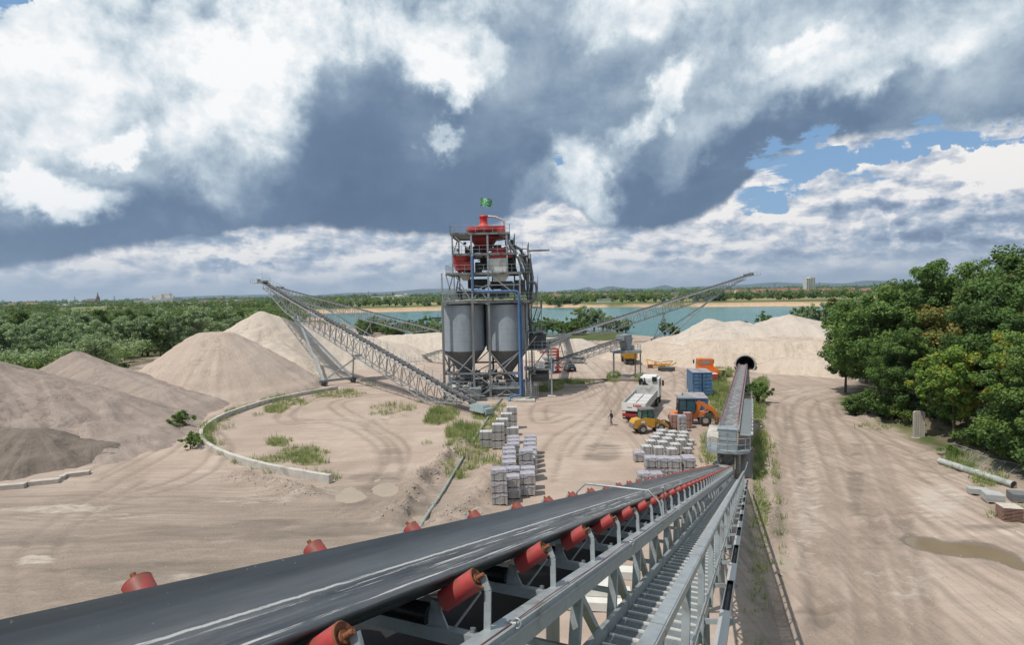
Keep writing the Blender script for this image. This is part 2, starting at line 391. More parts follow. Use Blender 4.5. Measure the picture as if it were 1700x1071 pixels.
# earth ridge beside the pipe, dirt at the wall, small banks
def ridge(px_line, h, w, nz=.5):
    global Z
    P = gp(px_line); d = dpoly(X, Y, P, False)
    Z = Z + h*np.exp(-(d/w)**2)*(1+nz*fbm(X*.9, Y*.9, 4)*2) * (abs(X) < 60)
ridge([(655, 868), (690, 820), (735, 770), (768, 748)], .75, 1.1, .9)
ridge([(740, 880), (800, 820), (818, 786)], .7, 1.3, .8)
ridge([(395, 790), (450, 808), (520, 822)], .45, 1.0, .9)
ridge([(610, 705), (680, 690), (740, 690)], .4, 2.2, .5)
ridge([(365, 770), (335, 745), (345, 700), (400, 672)], .35, 1.2, .5)
ridge([(1450, 700), (1520, 712), (1600, 735), (1700, 770)], .8, 2.0, .5)
ridge([(1660, 720), (1750, 760)], 1.5, 5.0, .3)
# wheel ruts
def ruts(px_line, offs=(-.95, .95), depth=.05, w=.17):
    global Z, TR
    P = gp(px_line)
    Q = [P[0]]                                     # smooth the run
    pts = [np.array(p) for p in P]; sm = []
    for i in range(len(pts)-1):
        p0 = pts[max(i-1, 0)]; p1 = pts[i]; p2 = pts[i+1]; p3 = pts[min(i+2, len(pts)-1)]
        for t in np.linspace(0, 1, 8, endpoint=False):
            sm.append(.5*((2*p1)+(-p0+p2)*t+(2*p0-5*p1+4*p2-p3)*t*t+(-p0+3*p1-3*p2+p3)*t**3))
    sm.append(pts[-1]); sm = np.array(sm)
    tg = np.gradient(sm, axis=0); tg /= np.linalg.norm(tg, axis=1)[:, None]+1e-9; nn = np.stack([-tg[:, 1], tg[:, 0]], 1)
    lo = sm.min(0)-3; hi = sm.max(0)+3
    ix = np.where((XS > lo[0]) & (XS < hi[0]))[0]; iy = np.where((YS > lo[1]) & (YS < hi[1]))[0]
    if len(ix) == 0 or len(iy) == 0: return
    s_ = np.s_[iy[0]:iy[-1]+1, ix[0]:ix[-1]+1]
    for o in offs:
        L = [tuple(p) for p in sm+nn*o]; d = dpoly(X[s_], Y[s_], L, False)
        g = np.exp(-(d/w)**2); TR[s_] = np.maximum(TR[s_], g*(.75+.5*vnoise(X[s_]*.4, Y[s_]*.4)))
        Z[s_] += depth*(-g + .55*np.exp(-((d-2.1*w)/w)**2))
TR = np.zeros(X.shape)
trk = [[(-60, 900), (150, 885), (350, 880), (560, 905), (760, 960)], [(-60, 960), (200, 925), (420, 920), (640, 940)], [(-60, 850), (120, 840), (300, 800), (370, 750), (330, 712), (250, 740), (150, 790)],
       [(180, 800), (280, 745), (320, 700), (330, 680)], [(-60, 1010), (160, 960), (380, 900), (560, 860), (640, 800), (660, 740), (600, 700), (560, 670), (640, 655), (720, 650)],
       [(100, 1040), (60, 930), (120, 860), (220, 800)], [(420, 840), (520, 850), (620, 850), (700, 800)], [(560, 870), (640, 820), (640, 740), (560, 700), (480, 700), (500, 670), (600, 650)],
       [(-50, 1060), (120, 1000), (300, 950), (480, 930)], [(520, 700), (470, 690), (540, 655), (680, 640)],
       [(1320, 1100), (1330, 950), (1325, 820), (1315, 730), (1300, 690), (1320, 660), (1390, 645)], [(1380, 1100), (1390, 950), (1370, 830), (1345, 740), (1330, 690), (1350, 665), (1410, 650)], [(1500, 1100), (1450, 930), (1400, 800), (1370, 720), (1360, 680)],
       [(1540, 1090), (1500, 980), (1430, 850), (1390, 740)], [(1300, 900), (1275, 820), (1290, 700), (1288, 670)], [(1700, 980), (1600, 930), (1500, 850), (1420, 740), (1380, 690), (1370, 665)], [(1330, 1030), (1300, 940), (1350, 870)],
       [(960, 760), (1000, 700), (1020, 660), (1000, 620), (970, 590), (990, 565)], [(900, 800), (930, 730), (990, 690), (1030, 640), (1040, 610), (1048, 590)], [(940, 690), (900, 700), (900, 672), (950, 665), (1010, 640)], [(1080, 640), (1140, 620), (1180, 598)],
       [(1130, 650), (1125, 620), (1090, 600)], [(1250, 660), (1300, 650), (1360, 645)], [(1700, 880), (1560, 800), (1480, 740), (1400, 690)], [(1520, 760), (1600, 748), (1560, 780), (1480, 760)]]
for t in trk: ruts(t, depth=.06, w=.30)
rr = random.Random(3)
for i in range(15):
    x0 = rr.uniform(-80, 500); y0 = rr.uniform(830, 1020); dx = rr.uniform(200, 420)
    ruts([(x0, y0), (x0+dx*.5, y0-rr.uniform(-6, 26)), (x0+dx, y0-rr.uniform(-10, 30))], depth=.03, w=.34)
for i in range(14):
    x0 = rr.uniform(1290, 1480); s = rr.uniform(.1, .6)
    ruts([(x0+120*s, 1100), (x0+50*s, 960), (x0-20*s, 840), (x0-60*s-20, 740)], depth=.03, w=.3)
# hollows that hold the puddles
PUD = [ (582, 822, 20, 11, 1, 4), (636, 812, 18, 10, 1, 5), (1306, 934, 13, 12, 1, 6), (700, 862, 14, 5, 1, 7)]
for (px, py, rx, ry, mm, seed) in PUD:
    c = G(px, py); ex = (G(px+rx, py)-G(px-rx, py)).length/2; ey = abs(G(px, py-ry).y-G(px, py+ry).y)/2
    dy = Y-c.y; dx = X-c.x - dy*(c.x/c.y); r = np.hypot(dx/ex, dy/ey) + .9*fbm(X*.6+seed, Y*.6, 4)
    k = 1-sstep(1.1, 1.9, r); Z = Z*(1-k) + .01*fbm(X*1.5, Y*1.5, 2)*k - .10*(1-sstep(.7, 1.15, r))
dl_ = dpoly(X, Y, gp([(1535, 903), (1560, 907), (1590, 912), (1625, 914), (1655, 924)]), False); dl2 = dpoly(X, Y, gp([(1690, 938), (1760, 955)]), False)
LONGP = gp([(1500, 885), (1560, 885), (1640, 892), (1700, 915), (1800, 940), (1800, 985), (1700, 965), (1630, 940), (1560, 930), (1505, 915)])
rr_ = np.minimum(dl_/1.05, dl2/.8) + .55*fbm(X*.45, Y*.45, 4); k = 1-sstep(1.1, 2.3, rr_); Z = Z*(1-k) + .008*fbm(X*1.5, Y*1.5, 2)*k - .10*(1-sstep(.55, 1.15, rr_)); WET = 1-sstep(.9, 1.55, rr_)
# masks: grass, damp, pale, kind of ground
GR = np.zeros(X.shape); DA = np.zeros(X.shape); PA = np.zeros(X.shape)
def spot(A, px, py, rx, ry, w=1.0, ang=0):
    c = G(px, py); ex = (G(px+rx, py)-G(px-rx, py)).length/2; ey = abs(G(px, py-ry).y-G(px, py+ry).y)/2
    dy = Y-c.y; dx = X-c.x - dy*(c.x/c.y)
    if ang:
        ca, sa = math.cos(R(ang)), math.sin(R(ang)); dx, dy = dx*ca+dy*sa, -dx*sa+dy*ca
    r = np.hypot(dx/ex, dy/ey); np.maximum(A, w*(1-sstep(.45, 1.15, r)), out=A)
def line(A, pxs, wid, w=1.0):
    d = dpoly(X, Y, gp(pxs), False); np.maximum(A, w*(1-sstep(wid*.4, wid*1.1, d)), out=A)
yard = gp([(-900, 1200), (-900, 760), (-150, 640), (90, 607), (180, 598), (285, 585), (330, 560), (440, 540), (520, 534), (650, 556), (735, 560), (905, 562), (960, 566), (1010, 566), (1060, 553), (1120, 563), (1180, 556), (1300, 552), (1420, 575), (1440, 640), (1400, 668), (1400, 690), (1440, 706), (1540, 735), (1600, 760), (1760, 830), (2400, 1000), (2600, 1600), (-900, 1600)])
dy_ = dpoly(X, Y, yard); iny = inpoly(X, Y, yard); sy = np.where(iny, dy_, -dy_)+3*fbm(X*.15, Y*.15, 4)
YARD = sstep(-1.5, 1.5, sy)
for a in [(735, 690, 30, 14, .9), (770, 720, 40, 22, .85), (720, 700, 22, 9, .9), (800, 690, 22, 10, 1), (760, 745, 26, 12, .7), (810, 770, 16, 14, .6), (650, 680, 60, 16, .3), (640, 720, 60, 14, .25), (500, 755, 46, 16, .8), (460, 735, 26, 10, .7), (440, 765, 40, 10, .6), (520, 770, 30, 6, .7),
          (560, 655, 60, 9, .45), (480, 668, 40, 9, .5), (455, 680, 26, 8, .6), (700, 825, 12, 6, .3), (590, 790, 18, 6, .2), (840, 775, 20, 20, .5), (910, 645, 30, 8, .6), (1018, 626, 14, 7, .9), (1062, 627, 14, 6, .9), (940, 636, 60, 4, .6), (1040, 572, 60, 5, .4),
          (1195, 650, 26, 40, .8), (1205, 690, 18, 30, .8), (1180, 640, 24, 26, .8), (1175, 680, 26, 22, .7), (1178, 740, 22, 30, .8), (1200, 620, 22, 16, .7), (1262, 640, 16, 18, 1), (1258, 680, 16, 24, 1), (1262, 740, 14, 40, .95), (1262, 850, 14, 50, .6), (1258, 780, 14, 30, .9), (1290, 616, 20, 7, .6), (1180, 790, 30, 14, .7),
          (1600, 770, 50, 14, .8), (1640, 800, 40, 14, .7), (1690, 860, 30, 20, .6), (1460, 712, 60, 7, .45), (230, 598, 40, 6, .7), (210, 607, 30, 4, .6), (1130, 590, 10, 4, .4), (1075, 600, 8, 5, .7), (1530, 735, 20, 5, .4)]: spot(GR, *a)
line(GR, [(340, 742), (336, 725), (352, 705), (395, 682), (440, 668), (520, 648)], 1.1, .75)
line(GR, [(390, 770), (450, 783), (520, 790), (548, 800)], 1.0, .35)
line(GR, [(1258, 740), (1262, 850), (1258, 960), (1245, 1071)], .9, .30)
line(GR, [(1282, 740), (1290, 850), (1300, 960)], .5, .3)
line(GR, [(835, 690), (800, 730), (760, 790)], 2.0, .5)
GR *= YARD
for a in [(1000, 750, 46, 26, .6), (620, 800, 60, 26, .6), (590, 830, 40, 20, .6), (1290, 870, 20, 34, .75), (1275, 960, 40, 50, .25), (100, 760, 160, 20, .35), (340, 880, 180, 16, .6), (200, 900, 260, 14, .4), (480, 890, 130, 12, .7),
          (1480, 740, 40, 12, .4), (920, 680, 40, 14, .35), (960, 640, 60, 18, .5), (1310, 700, 16, 22, .5), (1380, 1010, 40, 50, .4), (1450, 880, 40, 60, .4), (1570, 700, 60, 20, .5), (250, 950, 260, 26, .6), (420, 870, 160, 10, .6), (60, 900, 120, 20, .5), (560, 880, 120, 16, .6), (1330, 760, 14, 60, .5), (1350, 1030, 60, 30, .6), (1420, 790, 20, 80, .5), (1500, 860, 30, 60, .4), (1000, 800, 60, 20, .4), (650, 760, 30, 30, .5), (700, 850, 40, 20, .5), (1560, 760, 60, 12, .4), (1640, 880, 80, 14, .5), (880, 900, 60, 30, .4), (240, 720, 60, 14, .5), (160, 745, 90, 12, .5)]: spot(DA, *a)
np.maximum(DA, WET, out=DA)
for a in [(60, 930, 40, 9, 1), (330, 958, 60, 8, .9), (100, 845, 110, 10, .9), (520, 820, 60, 10, .5), (420, 830, 110, 12, .6), (560, 720, 90, 40, .5), (600, 690, 60, 16, .5), (980, 700, 40, 60, .6), (980, 600, 40, 26, .7), (930, 760, 30, 60, .5), (1560, 830, 60, 40, .9), (1340, 800, 34, 120, .6), (1500, 960, 80, 60, .4), (1340, 650, 60, 12, .7), (560, 950, 60, 10, .5), (170, 860, 120, 8, .5)]: spot(PA, *a)
verts = np.stack([X.ravel(), Y.ravel(), Z.ravel()], 1)
ny, nx = X.shape; ii = np.arange(ny*nx).reshape(ny, nx)
faces = np.stack([ii[:-1, :-1], ii[:-1, 1:], ii[1:, 1:], ii[1:, :-1]], -1).reshape(-1, 4)
def setattr_col(o, name, arrs):
    ca = o.data.color_attributes.new(name, 'FLOAT_COLOR', 'POINT')
    d = np.ones((len(o.data.vertices), 4), np.float32)
    for i, a in enumerate(arrs): d[:, i] = np.asarray(a).ravel()
    ca.data.foreach_set('color', d.ravel())
def tex_attr(N, name):
    a = N.add('ShaderNodeAttribute', attribute_name=name); s = N.add('ShaderNodeSeparateColor'); N.put(s.inputs[0], a.outputs['Color'])
    return s.outputs[0], s.outputs[1], s.outputs[2], a.outputs['Alpha']
gm = bpy.data.materials.new('ground_soil'); gm.use_nodes = True; N = NT(gm.node_tree); B = N.n['Principled BSDF']
P_ = N.add('ShaderNodeNewGeometry').outputs['Position']
g_, d_, p_, t_ = tex_attr(N, 'mask'); y_, s_, b_, _a = tex_attr(N, 'zone')
nf = N.noise(P_, .9, 6, .6); nm = N.noise(P_, .16, 5, .6, .5); nfine = N.noise(P_, 7, 5, .7); nl = N.noise(P_, .035, 3, .5)
nst = N.noise(N.mapping(P_, rot=(0, 0, R(10)), scale=(.08, .55, 1)), 1.0, 6, .65, 1.2)
sand = N.ramp(nm, [(.28, (.345, .256, .204)), (.50, (.448, .344, .280)), (.72, (.545, .437, .364))])
sand = N.mix(N.mr(nst, .40, .66, 0, .55), sand, (.285, .22, .175))
sand = N.mix(N.mr(nl, .4, .65, 0, .4), sand, (.32, .245, .205))
# parallel scrape and tyre marks where machines pass
left_ = N.mr(N.add('ShaderNodeSeparateXYZ').outputs[0], 0, 1)
sx = N.add('ShaderNodeSeparateXYZ'); N.put(sx.inputs[0], P_)
scr = N.noise(N.mapping(N.vm('ADD', P_, N.vm('SCALE', N.noise(P_, .05, 2, .5, 0, 1), sc_=6.0)), rot=(0, 0, R(6)), scale=(.12, 2.6, 1)), 1.0, 3, .6)
scr2 = N.noise(N.mapping(N.vm('ADD', P_, N.vm('SCALE', N.noise(P_, .04, 2, .5, 0, 1), sc_=3.5)), rot=(0, 0, R(-10)), scale=(2.4, .10, 1)), 1.0, 3, .6)
isl = N.mr(sx.outputs[0], 2, -6, 0, 1); isf = N.math('MULTIPLY', N.mr(sx.outputs[1], 52, 42), isl); isl0 = isl; isl = N.math('MULTIPLY', isl, N.mr(N.math('ADD', sx.outputs[1], N.math('MULTIPLY', N.math('SUBTRACT', nm, .5), 20.0)), 56, 44, .12, 1)); sand = N.mix(N.math('MULTIPLY', isf, .55), sand, (.205, .168, .140)); isr = N.mr(sx.outputs[0], 8, 13, 0, 1)
sand = N.mix(N.math('MULTIPLY', isl, N.mr(scr, .42, .60, 0, .55)), sand, (.195, .155, .125))
sand = N.mix(N.math('MULTIPLY', isr, N.mr(scr2, .45, .62, 0, .6)), sand, (.225, .178, .145))
tread = N.add('ShaderNodeTexWave', wave_type='BANDS', bands_direction='DIAGONAL'); tread.inputs['Scale'].default_value = 1.8; tread.inputs['Distortion'].default_value = 3.0; tread.inputs['Detail'].default_value = 2
N.put(tread.inputs['Vector'], P_)
sand = N.mix(N.math('MULTIPLY', t_, N.mr(nf, .3, .6, .45, .9)), sand, (.20, .155, .12))
grav = N.add('ShaderNodeTexVoronoi'); grav.inputs['Scale'].default_value = 9; N.put(grav.inputs['Vector'], P_)
sand = N.mix(N.mr(nfine, .35, .68, 0, .28), sand, (.45, .375, .31))
sand = N.mix(N.math('MULTIPLY', N.mr(N.math('ADD', p_, N.math('MULTIPLY', N.math('SUBTRACT', N.noise(N.mapping(P_, scale=(.5, 1.6, 1)), 1.1, 6, .7), .5), 3.2)), .45, 1.2), .8), sand, (.50, .435, .37))
sand = N.mix(N.mr(N.math('ADD', d_, N.math('MULTIPLY', N.math('SUBTRACT', nst, .5), 1.4)), .35, .85, 0, .85), sand, (.155, .125, .100))
sand = N.mix(N.mr(grav.outputs['Distance'], .0, .22, .35, 0), sand, (.22, .18, .15))
grassc = N.ramp(N.noise(P_, 1.7, 6, .7), [(.3, (.085, .105, .035)), (.5, (.14, .155, .055)), (.60, (.22, .205, .095)), (.72, (.31, .26, .15))])
near_c = N.mix(N.mr(N.math('ADD', g_, N.math('MULTIPLY', N.math('SUBTRACT', nf, .5), 1.5)), .35, .85, 0, .85), sand, grassc)
wild = N.ramp(nm, [(.3, (.045, .062, .020)), (.55, (.085, .105, .035)), (.75, (.16, .15, .065))])
# fields beyond the lake: long strips
fp = N.mapping(P_, rot=(0, 0, R(7)), scale=(.0011, .0052, 0))
vor = N.add('ShaderNodeTexVoronoi'); vor.inputs['Scale'].default_value = 1.0; N.put(vor.inputs['Vector'], fp)
sv = N.add('ShaderNodeSeparateColor'); N.put(sv.inputs[0], vor.outputs['Color'])
field = N.ramp(sv.outputs[0], [(0, (.10, .125, .04)), (.2, (.34, .28, .125)), (.38, (.13, .16, .05)), (.55, (.38, .33, .16)), (.68, (.17, .19, .06)), (.85, (.30, .27, .12))], 'CONSTANT')
field = N.mix(N.mr(N.noise(P_, .02, 4, .6), .4, .65, 0, .5), field, (.12, .14, .05))
outer = N.mix(N.mr(sx.outputs[1], 560, 660), wild, field)
outer = N.mix(b_, outer, N.ramp(N.noise(N.mapping(P_, scale=(.3, .3, 2.5)), .9, 5, .7), [(.35, (.42, .27, .165)), (.6, (.56, .40, .26)), (.8, (.62, .49, .35))]))
colr = N.mix(y_, outer, near_c)
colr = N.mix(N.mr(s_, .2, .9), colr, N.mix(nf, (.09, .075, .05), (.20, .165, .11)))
N.put(B.inputs['Base Color'], colr); N.put(B.inputs['Roughness'], N.mr(d_, .4, 1, .95, .7)); B.inputs['Specular IOR Level'].default_value = .2
bn = N.add('ShaderNodeBump'); bn.inputs['Strength'].default_value = .7; bn.inputs['Distance'].default_value = .12
hh = N.math('ADD', N.math('MULTIPLY', nf, 1.0), N.math('MULTIPLY', nfine, .45))
hh = N.math('ADD', hh, N.math('MULTIPLY', scr, N.math('MULTIPLY', isl, 1.2)))
hh = N.math('ADD', hh, N.math('MULTIPLY', N.math('MULTIPLY', tread.outputs[0], t_), .05))
N.put(bn.inputs['Height'], hh); bn.inputs['Distance'].default_value = .10; N.put(B.inputs['Normal'], bn.outputs[0])
ground = fast_mesh('ground', verts, faces, gm, True)
tag(ground, kind='structure')
shade_ = 0*X
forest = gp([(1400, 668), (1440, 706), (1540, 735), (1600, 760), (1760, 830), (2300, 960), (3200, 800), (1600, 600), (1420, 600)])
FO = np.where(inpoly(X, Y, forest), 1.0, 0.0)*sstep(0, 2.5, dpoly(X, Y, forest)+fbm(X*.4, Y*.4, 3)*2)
slope_sand = sstep(.5, 1.5, bank)*0
sand_bank = np.clip(sstep(np.where(X < 0, -24, -13)-12*(1+2*vnoise(X*.01, Y*.01)), -5, lake_n)*np.clip(1-1.3*sstep(.05, .3, fbm(X*.02, Y*.02+3, 3))*(X > 60), .25, 1)*(lake_n < 3)*(Y > 380), 0, 1)
nsh = np.clip(sstep(-3.5, -.5, lake_n)*(lake_n < 3)*(Y <= 380), 0, 1)
sand_bank = np.maximum(sand_bank, nsh)
_q = gp([(180, 598), (230, 592), (290, 582), (300, 600), (230, 618), (185, 612)])
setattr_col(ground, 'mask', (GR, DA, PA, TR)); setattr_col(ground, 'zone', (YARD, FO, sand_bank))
def gz(x, y):
    i = int(np.searchsorted(YS, y))-1; j = int(np.searchsorted(XS, x))-1
    i = max(0, min(i, ny-2)); j = max(0, min(j, nx-2))
    a = (x-XS[j])/(XS[j+1]-XS[j]); b = (y-YS[i])/(YS[i+1]-YS[i])
    return float((Z[i, j]*(1-a)+Z[i, j+1]*a)*(1-b)+(Z[i+1, j]*(1-a)+Z[i+1, j+1]*a)*b)
# ------------------------------------------------------------------ water
wm = bpy.data.materials.new('lake_water'); wm.use_nodes = True; N = NT(wm.node_tree); B = N.n['Principled BSDF']
P_ = N.add('ShaderNodeNewGeometry').outputs['Position']
N.put(B.inputs['Base Color'], N.mix(N.mr(N.noise(N.mapping(P_, scale=(.004, .02, 1)), 1, 4, .6), .35, .7), (.052, .160, .158), (.072, .192, .184)))
B.inputs['Roughness'].default_value = .22; B.inputs['Specular IOR Level'].default_value = .07
bn = N.add('ShaderNodeBump'); bn.inputs['Strength'].default_value = .5; bn.inputs['Distance'].default_value = .3
N.put(bn.inputs['Height'], N.noise(N.mapping(P_, scale=(.5, 1.2, 1)), .8, 4, .6)); N.put(B.inputs['Normal'], bn.outputs[0])
m = MB(); m.add([(-330, 130, -.55), (700, 130, -.55), (700, 760, -.55), (-330, 760, -.55)], [(0, 1, 2, 3)])
tag(m.build('lake_water', wm), kind='structure')
# puddles: thin sheets of muddy water
pm = mat('muddy_water', (.225, .17, .115), .05, 0, .08, .8, spec=.5)
pm2 = mat('pale_puddle', (.35, .285, .22), .45, 0, .08, .8, spec=.2)
for (px, py, rx, ry, mm, seed) in PUD:
    c = G(px, py); ex = (G(px+rx, py)-G(px-rx, py)).length/2*1.8; ey = abs(G(px, py-ry).y-G(px, py+ry).y)/2*1.8
    vs = []
    for k in range(40):
        a = 2*math.pi*k/40; vs.append((c.x+ex*math.cos(a)+ey*math.sin(a)*c.x/c.y, c.y+ey*math.sin(a), -.045+seed*.003))
    m = MB(); m.add(vs, [tuple(range(40))]); tag(m.build('puddle', (pm, pm2)[mm]), kind='structure')
m = MB(); m.add([(a, b, -.045) for a, b in LONGP], [tuple(range(len(LONGP)))]); tag(m.build('puddle', pm), kind='structure')
# ------------------------------------------------------------------ far hills
hm = mat('hill_forest', (.045, .07, .045), .95, 0, .2, .002, coord='Object')
def hill_range(pts, dist, name='hills'):
    px = np.array([p[0] for p in pts]); py = np.array([p[1] for p in pts]); vs = []
    xx = np.arange(px[0], px[-1], 6.0)
    for x in xx:
        y = np.interp(x, px, py) + 1.2*float(fbm(np.array(x*.03), np.array(dist*.001), 4))
        top = at(x, y, dist); lo = at(x, y, dist-1500)
        vs += [(lo.x, lo.y, -20), ((top.x+lo.x)/2, (top.y+lo.y)/2, max(1, top.z*.62)), tuple(top), (top.x*1.1, top.y*1.1, -20)]
    n = len(xx); fs = [(i*4+k, (i+1)*4+k, (i+1)*4+k+1, i*4+k+1) for i in range(n-1) for k in range(3)]
    m = MB(); m.add(vs, fs, True); tag(m.build(name, hm), kind='structure')
hill_range([(210, 496.5), (260, 494), (340, 491), (420, 489), (520, 490), (570, 487), (640, 485), (700, 480), (760, 479), (820, 482), (900, 486), (960, 480), (975, 476), (990, 480), (1010, 475), (1040, 479), (1080, 478), (1105, 473), (1120, 477), (1180, 475), (1250, 471), (1290, 468), (1330, 470), (1400, 470), (1440, 466), (1480, 467), (1560, 470), (1700, 468), (1900, 470)], 13000)
hill_range([(480, 494), (540, 490), (600, 492), (680, 489), (760, 491), (900, 488), (1000, 485), (1200, 480), (1330, 475), (1480, 475), (1900, 470)], 9500)
# ------------------------------------------------------------------ heaps of sand and gravel
def heap_mat(name, c1, c2, c3, grain=14, streak=1.0, bump=.8, patch=None):
    m = bpy.data.materials.new(name); m.use_nodes = True; N = NT(m.node_tree); B = N.n['Principled BSDF']
    P = N.add('ShaderNodeNewGeometry').outputs['Position']
    at_ = N.add('ShaderNodeAttribute', attribute_name='flow').outputs['Vector']   # runs down the slope
    st = N.noise(N.mapping(at_, scale=(1.0, .05, 1)), 1.1, 6, .68)
    big = N.noise(P, .12, 5, .6, .6); fine = N.noise(P, grain, 4, .75); mid = N.noise(P, 1.3, 6, .65)
    c = N.ramp(big, [(.32, c1), (.5, c2), (.68, c3)])
    c = N.mix(N.mr(st, .38, .62, 0, .85*streak), c, tuple(x*.80 for x in c1))
    c = N.mix(N.mr(mid, .5, .72, 0, .35), c, tuple(min(1, x*1.12) for x in c3))
    c = N.mix(N.mr(fine, .32, .66, .62, 0), c, tuple(x*.62 for x in c1))
    ck = N.math('MULTIPLY', N.mr(N.math('ABSOLUTE', N.math('SUBTRACT', N.noise(P, .30, 5, .62, 1.0), .5)), .0, .022, 1, 0), N.mr(N.noise(P, .11, 3), .47, .60)); c = N.mix(N.math('MULTIPLY', ck, .65), c, tuple(x*.5 for x in c1))
    if patch: c = N.mix(N.mr(N.noise(P, .22, 4, .6, 1.0), .56, .66, 0, .75), c, patch)
    N.put(B.inputs['Base Color'], c); B.inputs['Roughness'].default_value = .95; B.inputs['Specular IOR Level'].default_value = .15
    bn = N.add('ShaderNodeBump'); bn.inputs['Strength'].default_value = bump; bn.inputs['Distance'].default_value = .18
    N.put(bn.inputs['Height'], N.math('ADD', N.math('MULTIPLY', st, .9), N.math('ADD', N.math('MULTIPLY', fine, .5), mid))); N.put(B.inputs['Normal'], bn.outputs[0])
    return m
HM_TAN = heap_mat('tan_sand', (0.521, 0.415, 0.340), (0.568, 0.459, 0.382), (0.625, 0.512, 0.433), streak=.7)
HM_PALE = heap_mat('pale_sand', (0.595, 0.503, 0.416), (0.652, 0.556, 0.466), (0.708, 0.619, 0.525), streak=.7)
HM_GREY = heap_mat('grey_sand', (0.373, 0.295, 0.250), (0.438, 0.353, 0.302), (0.503, 0.411, 0.348), streak=.8)
HM_DARK = heap_mat('dark_sand', (0.214, 0.172, 0.145), (0.270, 0.221, 0.182), (0.317, 0.261, 0.212), streak=.8)
HM_GRAV = heap_mat('pale_gravel', (0.559, 0.477, 0.404), (0.625, 0.539, 0.462), (0.689, 0.605, 0.525), grain=5.5, streak=.4, bump=1.0)
HM_GRAV2 = heap_mat('tan_gravel', (0.559, 0.450, 0.355), (0.615, 0.503, 0.407), (0.671, 0.564, 0.466), grain=5.5, streak=.35, bump=1.0)
def heap(name, label, cat, prims, m, res=.5, rough=.22, seed=0, group=None, hole=None, gull=.38, extra=None):
    """prims: (points [(x,y,h)..], slope in degrees, flat half width): ridges whose sides fall at the angle of repose"""
    x0 = min(p[0]-p[2]/math.tan(R(s))-w for pts, s, w in prims for p in pts)-2; x1 = max(p[0]+p[2]/math.tan(R(s))+w for pts, s, w in prims for p in pts)+2
    y0 = min(p[1]-p[2]/math.tan(R(s))-w for pts, s, w in prims for p in pts)-2; y1 = max(p[1]+p[2]/math.tan(R(s))+w for pts, s, w in prims for p in pts)+2
    hx = np.arange(x0, x1, res); hy = np.arange(y0, y1, res); A, Bq = np.meshgrid(hx, hy)
    H = np.full(A.shape, -50.0); FL = np.zeros(A.shape); FD = np.zeros(A.shape)
    wob = 1+.10*fbm(A*.12+seed, Bq*.12, 3)
    for pts, s, w in prims:
        ts = math.tan(R(s))
        if len(pts) == 1: pts = pts*2
        for (ax, ay, ah), (bx, by, bh) in zip(pts, pts[1:]):
            dx, dy = bx-ax, by-ay; L = dx*dx+dy*dy+1e-9
            t = np.clip(((A-ax)*dx+(Bq-ay)*dy)/L, 0, 1); px_ = A-ax-t*dx; py_ = Bq-ay-t*dy; d = np.hypot(px_, py_)
            an = np.arctan2(py_, px_)
            g = gull*fbm(an*9+seed*3+t*14, d*.05+seed, 4)*np.clip(d/4, 0, 1)
            dd = np.maximum(d*wob-w, 0); dd = np.sqrt(dd*dd+.35)-.59
            h = ah+(bh-ah)*t - dd*ts + g
            up_ = h > H; H = np.where(up_, h, H); FL = np.where(up_, an*7+t*math.sqrt(L), FL); FD = np.where(up_, d, FD)
    H = H + rough*fbm(A*.7+seed, Bq*.7, 4) + .08*fbm(A*2.3, Bq*2.3+seed, 2)
    lumps = sstep(.02, .25, fbm(A*.13+seed*2.7, Bq*.13, 2)); H = H + lumps*(.62*(.25-np.abs(fbm(A*.55+seed, Bq*.42, 3)))+.16*fbm(A*1.5, Bq*1.5, 2))
    if extra is not None: H = extra(A, Bq, H)
    # soft foot
    H = np.where(H < 1.0, 1.0-(1.0-H)*.55-.45, H) if False else H
    foot = sstep(-.6, 1.4, H); H = np.where(H < 1.4, -.25+foot*1.65, H)
    idx = np.arange(A.size).reshape(A.shape); q_ = np.stack([idx[:-1, :-1], idx[:-1, 1:], idx[1:, 1:], idx[1:, :-1]], -1).reshape(-1, 4)
    Hf = H.ravel(); q_ = q_[Hf[q_].max(1) > -.22]
    if hole is not None:
        cx = A.ravel()[q_].mean(1); cy = Bq.ravel()[q_].mean(1); q_ = q_[~hole(cx, cy, Hf[q_].mean(1))]
    use = np.unique(q_); re = -np.ones(A.size, int); re[use] = np.arange(len(use))
    vs = np.stack([A.ravel(), Bq.ravel(), Hf], 1)[use]; bx_, by_ = vs[:, 0].mean(), vs[:, 1].mean()
    vs -= np.array([bx_, by_, 0])
    o = fast_mesh(name, vs, re[q_], m, True); o.location = (bx_, by_, 0)
    at2 = o.data.attributes.new('flow', 'FLOAT_VECTOR', 'POINT')
    at2.data.foreach_set('vector', np.stack([FL.ravel()[use], FD.ravel()[use], np.zeros(len(use))], 1).astype(np.float32).ravel())
    return tag(o, label, cat, group)
# left side
heap('sand_pile', 'large tan conical sand pile with a flattened top, in front of the taller pale one', 'sand pile', [([(-52.3, 98, 9.9), (-49.6, 98, 9.9)], 34.5, 1.2)], HM_TAN, .45, .16, 1)
heap('sand_pile', 'tall pale sand cone under the head of the left conveyor', 'sand pile', [([(-56, 128, 12.7)], 32.5, .2), ([(-56, 128, 12.7), (-40, 132, 6.8), (-26, 136, 4.2)], 31, .3), ([(-47, 113, 6.8), (-42, 110, 4.2)], 31, 1)], HM_PALE, .5, .22, 2)
heap('sand_pile', 'brownish grey pointed sand pile left of the tan cone', 'sand pile', [([(-66.5, 87, 8.0), (-60, 84, 5.6)], 31, .2), ([(-60, 84, 6.0), (-50, 80, 3.2), (-45, 77, .7)], 24, 1), ([(-57, 92, 3.6), (-50, 88, 2.4)], 30, .6)], HM_GREY, .45, .2, 3)
